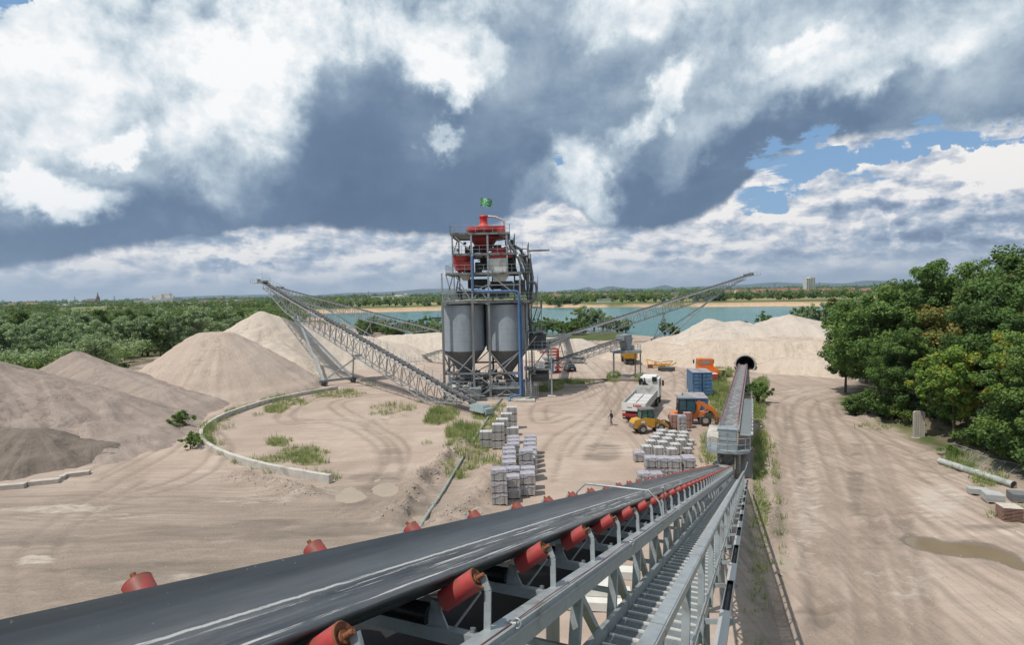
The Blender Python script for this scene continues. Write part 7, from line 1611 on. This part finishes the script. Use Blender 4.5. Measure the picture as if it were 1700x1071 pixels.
# understorey in the wood's edge
bsh = tree('shrub', 'x', 'bush', 2.4, 1.5, LF_OAK, 41, 40, 90, .22, .02, cr=1.2, tr=.05, multi=4)
bs2 = tree('shrub', 'x', 'bush', 2.2, 1.5, LF_BUSH, 43, 36, 90, .2, .02, cr=1.2, tr=.04, multi=4)
US = 'low bushes along the edge of the right wood'
for i, (px, py, s, o, lab) in enumerate([(1420, 690, 1.0, bsh, 'leftmost low dark bush under the corner oak'), (1445, 700, 1.2, bsh, 'second low bush under the corner oak'), (1480, 705, 1.2, bsh, 'low dark bush under the middle of the corner oak'), (1500, 712, 1.0, bs2, 'bright low bush left of the concrete slab'), (1548, 716, 1.0, bsh, 'low bush just right of the concrete slab'), (1575, 726, .9, bsh, 'low dark bush under the lime green maple'),
      (1620, 752, 1.0, bs2, 'green bush right of the maple trunk'), (1660, 768, 1.2, bsh, 'dark bush behind the fence panels'), (1695, 782, 1.3, bsh, 'dark bush at the right edge behind the fence panels'), (1580, 760, .5, bs2, 'small bush at the far end of the grey pipe'), (1730, 800, 1.4, bsh, 'dark bush beyond the right edge'), (1640, 760, 1.1, bsh, 'dark bush between maple and fence panels')]):
    g = G(px, py); place(o, g.x, g.y, s, i*1.3, lab, US)
# the willow wood on the left
wil = [tree('willow_tree', 'x', 'tree', 13, 4.6, LF_WIL, 51, 70, 120, .52, .05, cr=1.0, multi=2), tree('willow_tree', 'x', 'tree', 11, 4.8, LF_WIL, 53, 70, 120, .50, .03, cr=1.0, multi=3, shape=.6), tree('poplar_tree', 'x', 'tree', 13.5, 3.6, LF_MID, 55, 64, 120, .50, .06, cr=1.05), tree('dark_tree', 'x', 'tree', 10, 4.2, LF_OAK, 57, 64, 110, .48, .03), tree('elder_bush', 'x', 'bush', 5, 3.2, LF_BUSH, 59, 46, 100, .40, .02, multi=3)]
kinds = ['grey green willow', 'broad pale willow', 'slim green poplar', 'dark rounded tree', 'bright low elder bush']
rg = random.Random(8); LW = 'trees and bushes of the wood on the left'; cnt = 0
rowsY = [(118, -40, 300, 4), (132, -60, 250, 1), (145, -60, 300, 0), (160, -60, 330, 1), (178, -60, 380, 2), (200, -60, 420, 0), (228, -60, 450, 1), (262, -60, 440, 0)]
place_ok = lambda x, y: not (-75 < x < -20 and y < 150)
ords = {}
spots = []
for ri, (Y_, pa, pb, _) in enumerate(rowsY):
    px = pa+rg.uniform(0, 30)
    while px < pb:
        yy = Y_+rg.uniform(-7, 7); x = gat(px, yy)
        lim = 95 if px < 180 else 125
        if yy > lim and not (px > 175 and px < 300 and yy < 150): spots.append((x, yy, px, ri))
        px += (58 if ri < 3 else 46)*rg.uniform(.75, 1.3)*140/Y_*.9
for i, (x, y, px, ri) in enumerate(spots):
    if ri == 0: k = rg.choice([4, 4, 1, 1, 0]); s = rg.uniform(.8, 1.15)
    elif ri == 1: k = rg.choice([4, 1, 1, 0]); s = rg.uniform(.62, .85)
    else: k = rg.choice([0, 0, 1, 1, 2, 2, 3]); s = rg.uniform(.78, 1.05)
    if ri >= 5: s *= .9
    row = ['front', 'second', 'third', 'fourth', 'fifth', 'sixth', 'seventh', 'rearmost'][ri]; j = ords.get((row, k), 0); ords[(row, k)] = j+1
    lab = kinds[k]+', left wood, '+row+' row, '+nth(min(j, 11))+' such one from the left'
    place(wil[k], x, y, s, i*1.7, lab, LW)
# single dark spreading tree in front of the wood, bushes between heaps and lake
def many(lst, grp):
    for i, (px, py, hgt, k, lab) in enumerate(lst):
        g = G(px, py); base_h = (13, 11, 13.5, 10, 5)[k]; place(wil[k], g.x, g.y, hgt/base_h, i*2.1+.4, lab, grp)
many([(148, 604, 7.5, 3, 'dark round tree in front of the left wood above the grey heap'), (372, 560, 10, 2, 'slim poplar right behind the tan cone'), (352, 562, 9, 3, 'dark tree just left of the poplar behind the tan cone'), (330, 568, 8, 1, 'willow at the right end of the left wood'), (400, 548, 6, 1, 'willow between the cone and the stacker head'), (285, 588, 3, 4, 'low bush at the edge of the sandy patch'), (205, 614, 2.2, 4, 'small bush on the sandy patch behind the grey heap'), (310, 580, 4, 4, 'bush left of the tan cone')], 'trees near the tan cone')
rb = random.Random(5); lst = []
for i in range(15): px = 598+i*9.5; lst.append((px, 553+rb.uniform(-8, 8)+(6 if px > 690 else 0), rb.uniform(4.5, 7.5), rb.choice([1, 4, 0, 4]), nth(i % 12)+(' bush' if i < 12 else ' later bush')+' from the left on the shore between the two left conveyors'))
for i in range(10): px = 890+i*9; lst.append((px, 553+rb.uniform(-6, 4), rb.uniform(5, 7.5), rb.choice([1, 0, 4]), nth(i)+' shrub right of the plant on the lake shore'))
lst += [(968, 548, 10.5, 1, 'tallest pale willow on the shore right of the plant'), (985, 547, 9.5, 1, 'second tall willow on the shore right of the plant'), (1000, 548, 7, 0, 'willow shrub right of the tall pair on the shore'), (1012, 549, 6.5, 1, 'shrub on the shore under the right stacker boom'), (1026, 550, 6, 4, 'green shrub under the boom of the right stacker'), (1040, 551, 5.5, 1, 'last shrub of the shore row under the right boom'),
        (1104, 556, 5.5, 3, 'dark bush beside the legs of the right stacker'), (1118, 556, 4.5, 4, 'bright bush behind the legs of the right stacker'), (1268, 543, 6.5, 3, 'round dark bush behind the big gravel peak'), (1235, 548, 3.5, 4, 'low bush left of the round dark bush'), (1215, 549, 3, 4, 'lowest bush on the crest behind the gravel'),
        (1330, 548, 9, 1, 'pale willow right of the gravel peak'), (1350, 546, 9.5, 0, 'second willow right of the gravel peak'), (1368, 545, 10, 1, 'third willow right of the gravel peak'), (1385, 548, 12, 2, 'slim poplar at the lake left of the right wood'), (1400, 546, 12, 0, 'tall grey willow against the right wood'), (1418, 548, 12, 1, 'grey willow half behind the corner oak'), (1312, 547, 5, 1, 'low willow just behind the gravel peak')]
many(lst, 'bushes and willows along the near lake shore')
# far bank and beyond: small trees sharing three meshes
far = [tree('far_tree', 'x', 'tree', 9, 5.0, LF_OAK, 61, 40, 34, 1.3, .0, cr=1.15, trunk=False), tree('far_tree', 'x', 'tree', 8, 5.5, LF_MID, 62, 40, 34, 1.3, .0, cr=1.15, trunk=False), tree('far_tree', 'x', 'tree', 10, 4.2, LF_WIL, 63, 36, 34, 1.3, .0, cr=1.15, trunk=False)]
rf = random.Random(77); FB = 'trees on the far bank of the lake'
fl_ = []
for px in list(np.arange(905, 1010, 6))+list(np.arange(1015, 1140, 9))+list(np.arange(1160, 1240, 4.5))+list(np.arange(1240, 1425, 4.2))+list(np.arange(560, 735, 12)): fl_.append((px+rf.uniform(-3, 3), rf.uniform(622, 760), rf.uniform(.55, 1.15)))
fl_ += [(938+rf.uniform(-16, 24), rf.uniform(616, 650), rf.uniform(.7, 1.1)) for _ in range(14)]+[(1175+rf.uniform(-22, 30), rf.uniform(616, 660), rf.uniform(1.0, 1.5)) for _ in range(16)]
for i, (px, Y_, s) in enumerate(fl_):
    o = far[rf.choice([0, 0, 1, 2])]; side = 'left' if px < 735 else ('middle' if px < 1140 else 'right')
    place(o, gat(px, Y_), Y_, s, i*1.1, 'small distant tree on the far bank, in the '+side+' stretch', FB)
# tree belts far off: one mass
rs = np.random.RandomState(4)
def belt(name, lab, n, f, mt, size, hgt, rad, per=16):
    cs = []; 
    for i in range(n):
        px, Y_, s = f(i); x = gat(px, Y_); cs += [(x+rs.normal()*rad*.5, Y_+rs.normal()*rad*.5, 3+hgt*s*rs.rand()*.9) for _ in range(3)]
    cs = np.array(cs); q, tone = leaf_cloud(cs, np.full(len(cs), rad), per, size, rs, .75); q[:, 2] = np.maximum(q[:, 2], 1.0)
    o = mk_leaves(name, q, tone, mt, None); tag(o, lab, 'woodland', kind='stuff')
def f1(i): u = rs.rand(); return (-80+1900*u, 1250+rs.rand()*500, .6+.8*abs(math.sin(u*37))*rs.rand())
def f2(i): u = rs.rand(); return (-80+1900*u, 2300+rs.rand()*1500, .8+.8*rs.rand())
def f3(i):
    c = [(60, 780), (240, 820), (330, 760), (480, 800), (590, 900), (650, 820), (1000, 900), (1080, 880), (1290, 860), (1390, 840), (700, 950), (920, 820), (420, 620), (20, 640), (520, 640)][rs.randint(15)]; return (c[0]+rs.normal()*34, c[1]+rs.normal()*30, .9+.6*rs.rand())
def f4(i): u = rs.rand(); return (-60+560*u, 300+rs.rand()*330, .75)
belt('distant_woods', 'dark band of woodland across the plain', 1500, f1, LF_OAK, 3.6, 9, 6.0)
belt('horizon_woods', 'darkest thin band of forest under the hills', 1500, f2, LF_OAK, 7.0, 14, 12.0)
belt('hedges', 'loose groups of trees and hedges among the fields', 650, f3, LF_MID, 2.6, 8, 4.5)
belt('scrubland', 'low mixed scrub behind the left wood', 900, f4, LF_MID, 1.7, 4, 3.4)
def f5(i): u = rs.rand(); Yq = 112+150*rs.rand()**1.3; pxx = -70+ (300+90*(Yq > 150))*rs.rand() if Yq > 128 else -70+240*rs.rand(); return (pxx, Yq, .55)
belt('undergrowth', 'dense green undergrowth filling the left wood between its trees', 420, f5, LF_BUSH, .5, 3.0, 2.0, 40)
belt('low_willows', 'low grey green willow scrub among the trees of the left wood', 200, f5, LF_WIL, .5, 4.2, 1.9, 40)
# ------------------------------------------------------------------ small plants
def plant(name, lab, cat, seed, n, h, spread, w, mt, lean=.35, leafy=0):
    rs = np.random.RandomState(seed); vs = []; tn = []
    for i in range(n):
        a = rs.rand()*6.28; rr_ = spread*rs.rand()**.6; x, y = rr_*math.cos(a), rr_*math.sin(a); hh_ = h*(.5+.5*rs.rand()); b = rs.rand()*6.28; l = lean*rs.rand()+.1
        dx, dy = math.cos(a)*l*hh_+rs.normal()*.05, math.sin(a)*l*hh_; wx, wy = math.cos(b)*w, math.sin(b)*w; t = rs.rand()
        vs += [(x-wx, y-wy, -.05), (x+wx, y+wy, -.05), (x+dx*.5+wx*.8, y+dy*.5+wy*.8, hh_*.6), (x+dx*.5-wx*.8, y+dy*.5-wy*.8, hh_*.6)]; tn.append(t)
        vs += [(x+dx*.5-wx*.8, y+dy*.5-wy*.8, hh_*.6), (x+dx*.5+wx*.8, y+dy*.5+wy*.8, hh_*.6), (x+dx, y+dy, hh_), (x+dx, y+dy, hh_*.99)]; tn.append(t)
        for k in range(leafy):
            u = .25+.75*rs.rand(); px_, py_, pz_ = x+dx*u, y+dy*u, hh_*u; c = rs.normal(size=3)*w*3.2; d = rs.normal(size=3)*w*3.2
            vs += [(px_, py_, pz_), (px_+c[0], py_+c[1], pz_+c[2]*.5), (px_+c[0]+d[0], py_+c[1]+d[1], pz_+d[2]*.5+c[2]*.5), (px_+d[0], py_+d[1], pz_+d[2]*.5)]; tn.append(rs.rand())
    o = mk_leaves(name, np.array(vs), np.array(tn), mt, None); return tag(o, lab, cat)
LF_WEED = leaf_mat('weed_leaves', (0.154, 0.216, 0.074), (0.261, 0.330, 0.105), (0.425, 0.455, 0.197), (0.600, 0.569, 0.289), .35)
reed = plant('reed_clump', 'x', 'reeds', 1, 150, 1.0, .95, .016, LF_WEED, .45); weed = plant('weed_clump', 'x', 'weeds', 2, 40, .75, .7, .014, LF_WEED, .6, 5)
bush = tree('shrub', 'x', 'bush', 2.3, 1.35, LF_BUSH, 71, 30, 130, .17, .12, cr=1.05, tr=.05, multi=3)
first = []
def pp(o, px, py, s, lab, grp='weeds and shrubs dotted over the yard'):
    g = G(px, py); z = gz(g.x, g.y)-.02
    if o.name in first: o = dup(o)
    else: first.append(o.name)
    o.location = (g.x, g.y, z); o.scale = (s,)*3; o.rotation_euler = (0, 0, px); o['label'] = lab; o['group'] = grp
pp(bush, 302, 716, 1.05, 'small round green bush outside the curved wall'); pp(bush, 318, 748, .75, 'smaller bush leaning on the curved wall'); pp(bush, 1259, 670, 1.2, 'green bush in the weeds right of the tunnel belt'); pp(bush, 1250, 655, .8, 'small bush touching the tunnel belt')
for i, (px, py, s, lab) in enumerate([(728, 702, 1.25, 'big bright reed clump left of the silo plant'), (742, 698, .9, 'reed clump right beside the biggest one'), (755, 746, .9, 'reed clump left of the long thin pipe'), (772, 738, .9, 'second reed clump left of the thin pipe'), (822, 682, 1.1, 'reeds by the plant foot next to the pipe'), (806, 690, 1.0, 'reeds where the thin pipe meets the stacker tail'), (832, 676, .8, 'reeds by the blue pipe end'), (1018, 634, 1.1, 'weeds around the left gantry foot'), (1064, 635, 1.1, 'weeds around the right gantry foot'),
     (1228, 620, 1.0, 'weeds at the tunnel mouth'), (500, 768, .85, 'reeds inside the curved wall'), (512, 760, .8, 'second reeds inside the curved wall'), (455, 738, .8, 'weeds in the middle of the walled sand'), (790, 746, .6, 'weeds close to the thin pipe')]): pp(reed, px, py, s, lab)
for i, (px, py, s, lab) in enumerate([(460, 665, 1.1, 'weed on the curved wall near the carriage'), (428, 690, .9, 'weed inside the wall, upper part'), (378, 712, 1.0, 'weed inside the left bend of the wall'), (362, 740, 1.0, 'weed inside the wall at its left end'), (372, 760, .9, 'weed at the lower left of the wall'), (402, 770, .9, 'weed on the wall, lower left'), (450, 785, .9, 'weed below the middle of the wall'), (540, 790, .8, 'weed by the end of the wall'), (640, 690, .8, 'weed in the sand between wall and plant'), (618, 688, .7, 'small weed left in the same sand'), (708, 738, .8, 'single green weed in the bare sand'), (738, 782, .9, 'weed on the earth ridge by the thin pipe'), (745, 750, .8, 'weed above the earth ridge'), (836, 812, .8, 'weed left of the nearest pallet stack'), (825, 782, .9, 'weed left of the left pallet row'), (808, 778, .7, 'weed between pipe and pallets'), (696, 668, .8, 'dark weed under the left stacker'), (616, 640, 1.1, 'dark weed by the straight wall'), (560, 660, .7, 'weed below the carriage'),
     (1175, 700, 1.3, 'tall weeds beside the tractor bucket'), (1182, 655, 1.3, 'weeds right of the lower container'), (1200, 640, 1.3, 'weeds by the work table'), (1265, 790, 1.2, 'weeds in the conveyor shadow'), (1258, 740, 1.3, 'weeds right of the hopper platform'), (1262, 840, 1.3, 'weeds at the foot of the near conveyor'), (1178, 770, 1.2, 'weeds left of the hopper platform'), (1600, 775, 1.0, 'weeds at the far end of the grey pipe'), (1625, 800, 1.0, 'weeds in front of the grey pipe'), (1650, 858, .8, 'weeds by the brown pallets')]): pp(weed, px, py, s, lab)
# grass over the green patches: one mass
rs = np.random.RandomState(9); ny2, nx2 = GR.shape
msk = (GR > .25) & (Y > 20) & (Y < 130); iy, ix = np.where(msk)
cell = (XS[np.clip(ix+1, 0, nx2-1)]-XS[ix])*(YS[np.clip(iy+1, 0, ny2-1)]-YS[iy]); pr = cell*GR[iy, ix]**1.4; cum = np.cumsum(pr); nT = 11000
k = np.searchsorted(cum, rs.rand(nT)*cum[-1]); gx_ = XS[ix[k]]+rs.rand(nT)*.3; gy_ = YS[iy[k]]+rs.rand(nT)*.3; keep = (fbm(gx_*.8, gy_*.8, 3) > -.22); gx_, gy_ = gx_[keep], gy_[keep]; gz_ = Z[iy[k], ix[k]][keep]
vs = []; tn = []
for b in range(5):
    n = len(gx_); h = (.12+.38*rs.rand(n))*(1+.8*(fbm(gx_*.3, gy_*.3, 2) > .1)); a = rs.rand(n)*6.28; w = .02+.02*rs.rand(n); ox, oy = rs.normal(size=n)*.12, rs.normal(size=n)*.12; lx, ly = rs.normal(size=n)*.14, rs.normal(size=n)*.14
    x, y = gx_+ox, gy_+oy; wx, wy = np.cos(a)*w, np.sin(a)*w
    vs.append(np.stack([np.stack([x-wx, y-wy, gz_-.03], 1), np.stack([x+wx, y+wy, gz_-.03], 1), np.stack([x+lx+wx*.2, y+ly+wy*.2, gz_+h], 1), np.stack([x+lx-wx*.2, y+ly-wy*.2, gz_+h], 1)], 1)); tn.append(rs.rand(n))
o = mk_leaves('grass_cover', np.concatenate(vs).reshape(-1, 3), np.concatenate(tn), LF_WEED, None); tag(o, 'thin grass and weeds growing over the sandy ground', 'grass', kind='stuff')

# stones and clods lying about: one mass
ns = 9000; sx_ = np.concatenate([rs.uniform(-38, -2, 3600), rs.uniform(12, 40, 3600)]); sy_ = np.concatenate([rs.uniform(24, 75, 3600), rs.uniform(22, 70, 3600)])
for ln, cnt_ in (([(655, 868), (690, 820), (735, 770), (768, 748)], 900), ([(395, 790), (450, 808), (520, 822)], 500), ([(740, 880), (800, 820)], 350), ([(1290, 900), (1270, 780)], 300), ([(335, 745), (400, 672)], 250)):
    pl_ = [G(*q) for q in ln]; k = rs.randint(len(pl_)-1, size=cnt_); t = rs.rand(cnt_)
    sx_ = np.append(sx_, [pl_[i].x*(1-u)+pl_[i+1].x*u for i, u in zip(k, t)]+rs.normal(size=cnt_)*.8); sy_ = np.append(sy_, [pl_[i].y*(1-u)+pl_[i+1].y*u for i, u in zip(k, t)]+rs.normal(size=cnt_)*.8)
n = len(sx_); zz_ = np.array([gz(a, b) for a, b in zip(sx_, sy_)]); sz_ = .02+.05*rs.rand(n)**2.5; sz_[7200:] *= 1.9
oct_ = np.array([(1, 0, 0), (0, 1, 0), (-1, 0, 0), (0, -1, 0), (0, 0, .8), (0, 0, -.6)]); vs = oct_[None]*(sz_[:, None, None]*(.6+.8*rs.rand(n, 6, 1)))+np.stack([sx_, sy_, zz_], 1)[:, None]
tri = np.array([(0, 1, 4), (1, 2, 4), (2, 3, 4), (3, 0, 4)]); f = (tri[None]+np.arange(n)[:, None, None]*6).reshape(-1, 3)
o = fast_mesh('stone_litter', vs.reshape(-1, 3), f, mat('litter_stone', (.34, .28, .235), .95, 0, .3, 3, coord='Object')); tag(o, 'small stones and clods of earth scattered over the yard', 'stones', kind='stuff')
# ------------------------------------------------------------------ far buildings
WALLW = mat('plaster_white', (.62, .60, .56), .8, 0, .06, .1); WALLC = mat('plaster_cream', (.55, .48, .38), .8, 0, .06, .1); ROOFR = mat('roof_tile', (.27, .12, .085), .8, 0, .15, .3); ROOFD = mat('roof_dark', (.13, .10, .09), .8, 0, .1, .3); WIN = mat('far_window', (.06, .07, .08), .3)
def house(lab, px, Y_, w, d, h, rz, wall, roof, grp, py=None):
    x = gat(px, Y_); r = thing('house', lab, 'house', (x, Y_, gz(x, Y_)), rz, grp)
    m = MB(); m.box((0, 0, h/2), (w, d, h)); m.prism([(-d/2, h), (d/2, h), (0, h+d*.42)], -w/2+.01, w/2-.01, axis='x'); m.build('wall', wall, r)
    m = MB()
    for s in (-1, 1): m.add([(-w/2-.5, s*(d/2+.5), h-.3), (w/2+.5, s*(d/2+.5), h-.3), (w/2+.5, 0, h+d*.42+.15), (-w/2-.5, 0, h+d*.42+.15)], [(0, 1, 2, 3)])
    m.build('roof', roof, r)
    for q in np.linspace(-w/2+1.5, w/2-1.5, max(2, int(w/4))): m = MB(); m.box((q, -d/2-.03, h*.5), (1.3, .1, 1.5)); m.build('window', WIN, r)
    return r
rh_ = random.Random(21); words = ['first', 'second', 'third', 'fourth', 'fifth', 'sixth', 'seventh', 'eighth', 'ninth', 'tenth', 'eleventh', 'twelfth', 'thirteenth', 'fourteenth', 'fifteenth', 'sixteenth', 'seventeenth', 'eighteenth', 'nineteenth', 'twentieth', 'twenty-first', 'twenty-second', 'twenty-third', 'twenty-fourth', 'twenty-fifth', 'twenty-sixth']
VG = 'village houses beyond the lake on the right'
for i, px in enumerate(sorted([1203, 1212, 1219, 1226, 1233, 1240, 1249, 1262, 1278, 1287, 1297, 1308, 1318, 1332, 1340, 1350, 1358, 1366, 1375, 1384, 1392, 1400, 1409, 1436])):
    white = rh_.random() < .4; house('red roofed '+('white' if white else 'cream')+' house, '+words[i]+' from the left in the village', px, rh_.uniform(1000, 1180), rh_.uniform(12, 22), 10, rh_.uniform(5, 8), rh_.uniform(-.5, .5), WALLW if white else WALLC, ROOFR, VG)
CG = 'scattered far houses in the middle of the plain'
for i, px in enumerate([906, 920, 926, 940, 948, 983, 1003, 1014, 1046, 1092, 1120, 545, 583, 598, 690]):
    house('pale far house, '+words[i]+' of the scattered ones on the plain', px, rh_.uniform(950, 1200), rh_.uniform(12, 24), 9, rh_.uniform(4, 6), rh_.uniform(-.3, .3), WALLW, ROOFR if i % 2 else ROOFD, CG)
LG = 'far houses left of the church'
for i, px in enumerate([22, 30, 38, 52, 14, 352, 366, 380, 405, 412, 340]):
    house('far house, '+words[i]+' one on the left horizon', px, rh_.uniform(1000, 1250), rh_.uniform(14, 28), 10, rh_.uniform(5, 8), rh_.uniform(-.3, .3), WALLW, ROOFR if i % 3 == 0 else ROOFD, LG)
for i, (px, Y_) in enumerate([(998, 668), (1008, 690)]):
    x = gat(px, Y_); r = thing('hut', ['white hut with a bright flat roof on the far bank', 'second white hut behind on the far bank'][i], 'hut', (x, Y_, gz(x, Y_))); m = MB(); m.box((0, 0, 1.6), (9, 5, 3.2)); m.build('wall', WALLW, r); m = MB(); m.box((0, 0, 3.4), (10, 6, .3)); m.build('roof', WHITEP, r)
# tower block
Y_ = 1350; x = gat(1343, Y_); r = thing('tower_block', 'grey white high-rise block standing alone above the village', 'high-rise', (x, Y_, gz(x, Y_)), .12)
m = MB(); m.box((-6, 0, 17), (10, 14, 34)); m.box((6, 1, 18), (11, 14, 36)); m.box((0, 1, 18.5), (4, 13, 37)); m.box((4, 1, 37.2), (6, 6, 2.2)); m.build('wall', mat('tower_wall', (.52, .51, .49), .8, 0, .05, .1), r)
for k in range(12):
    for a, y0 in ((-8.5, -7.05), (-4.0, -7.05), (3.2, -6.05), (8.6, -6.05)): m = MB(); m.box((a, y0, 2.4+k*2.8), (2.6, .12, 1.4)); m.build('window', WIN, r)
m = MB(); m.box((-6, 0, 34.3), (10.4, 14.4, .5)); m.box((6, 1, 36.3), (11.4, 14.4, .5)); m.build('roof_edge', WHITEP, r)
# church
Y_ = 1700; x = gat(161, Y_); r = thing('church', 'dark church with a pointed spire on the left horizon', 'church', (x, Y_, gz(x, Y_)), .1)
m = MB(); m.box((-14, 0, 7), (26, 12, 14)); m.box((3, 0, 12), (7, 7, 24)); m.build('wall', mat('church_wall', (.20, .11, .08), .85), r)
m = MB(); m.prism([(-6.5, 14), (6.5, 14), (0, 21)], -27, -1, axis='x'); m.lathe([(4.6, 24), (2.0, 30), (.2, 41)], (3, 0, 0), 8, smooth=False); m.build('roof', ROOFD, r)
# works
Y_ = 1400; x = gat(262, Y_); r = thing('factory', 'long grey factory hall with white silos and blocks on its roof', 'factory', (x, Y_, gz(x, Y_)), .05)
m = MB(); m.box((0, 0, 7), (92, 40, 14)); m.box((30, 4, 9), (30, 40, 18)); m.build('hall', mat('hall_grey', (.40, .41, .42), .7), r)
m = MB(); m.box((5, 0, 19), (14, 12, 12)); m.box((22, 0, 22), (18, 14, 14)); m.box((-12, 0, 17), (10, 10, 8)); m.build('block', mat('block_white', (.60, .58, .54), .7), r)
for q in (-8, 14, 34, 42): m = MB(); m.tube((q, -8, 14), (q, -8, 27-abs(q-14)*.15), 3.0, n=12); m.build('silo', WALLW, r)
for i, (px, Y_, w, h, lab) in enumerate([(645, 1300, 74, 12, 'long white office building behind the fields, left of the plant'), (668, 1350, 30, 15, 'tall white annex right of the office building'), (600, 1500, 60, 8, 'low pale hall left of the office building'), (330, 1250, 60, 6, 'low white warehouse right of the factory'), (378, 1300, 70, 8, 'pale warehouse under the stacker head'), (120, 1500, 60, 8, 'pale long hall left of the church'), (100, 1300, 40, 6, 'small grey hall on the left horizon')]):
    x = gat(px, Y_); r = thing('warehouse', lab, 'building', (x, Y_, gz(x, Y_))); m = MB(); m.box((0, 0, h/2), (w, 20, h)); m.box((w*.3, 0, h+1), (w*.2, 14, 2.4)); m.build('wall', WALLW, r)
    m = MB(); [m.box((q, -10.06, z), (w*.12, .1, 1.5)) for q in np.linspace(-w*.42, w*.42, 6) for z in np.arange(2.5, h-1, 3.4)]; o = m.build('window_band', WIN, r)
# pylons and chimneys on the horizon
for i, px in enumerate([124, 190, 612, 818, 977, 1018, 1286, 1360, 1450]):
    Y_ = 2400; x = gat(px, Y_); r = thing('power_pylon', 'thin lattice pylon, '+words[i]+' from the left on the horizon', 'pylon', (x, Y_, 0), .3, 'power pylons on the horizon', True)
    m = MB(); 
    for a, b in ((-1, -1), (1, -1), (1, 1), (-1, 1)): m.bar((x+3*a, Y_+3*b, 0), (x+.3*a, Y_+.3*b, 38), .5)
    for z in (24, 30, 36): m.bar((x-7, Y_, z), (x+7, Y_, z), .5)
    o = m.build('lattice', GALVD, r); r.rotation_euler = (0, 0, 0)
# ------------------------------------------------------------------ haze: one closed box of thin air round everything
hb = MB(); hb.box((0, 4000, 240), (46000, 42000, 560)) 
hzm = bpy.data.materials.new('haze_air'); hzm.use_nodes = True; N = NT(hzm.node_tree); N.n.clear()
o_ = N.add('ShaderNodeOutputMaterial'); pv = N.add('ShaderNodeVolumePrincipled')
pv.inputs['Color'].default_value = (.62, .78, 1.0, 1); pv.inputs['Density'].default_value = 5.5e-5; pv.inputs['Anisotropy'].default_value = .2
N.l.new(pv.outputs[0], o_.inputs['Volume'])
tag(hb.build('haze', hzm), kind='stuff')
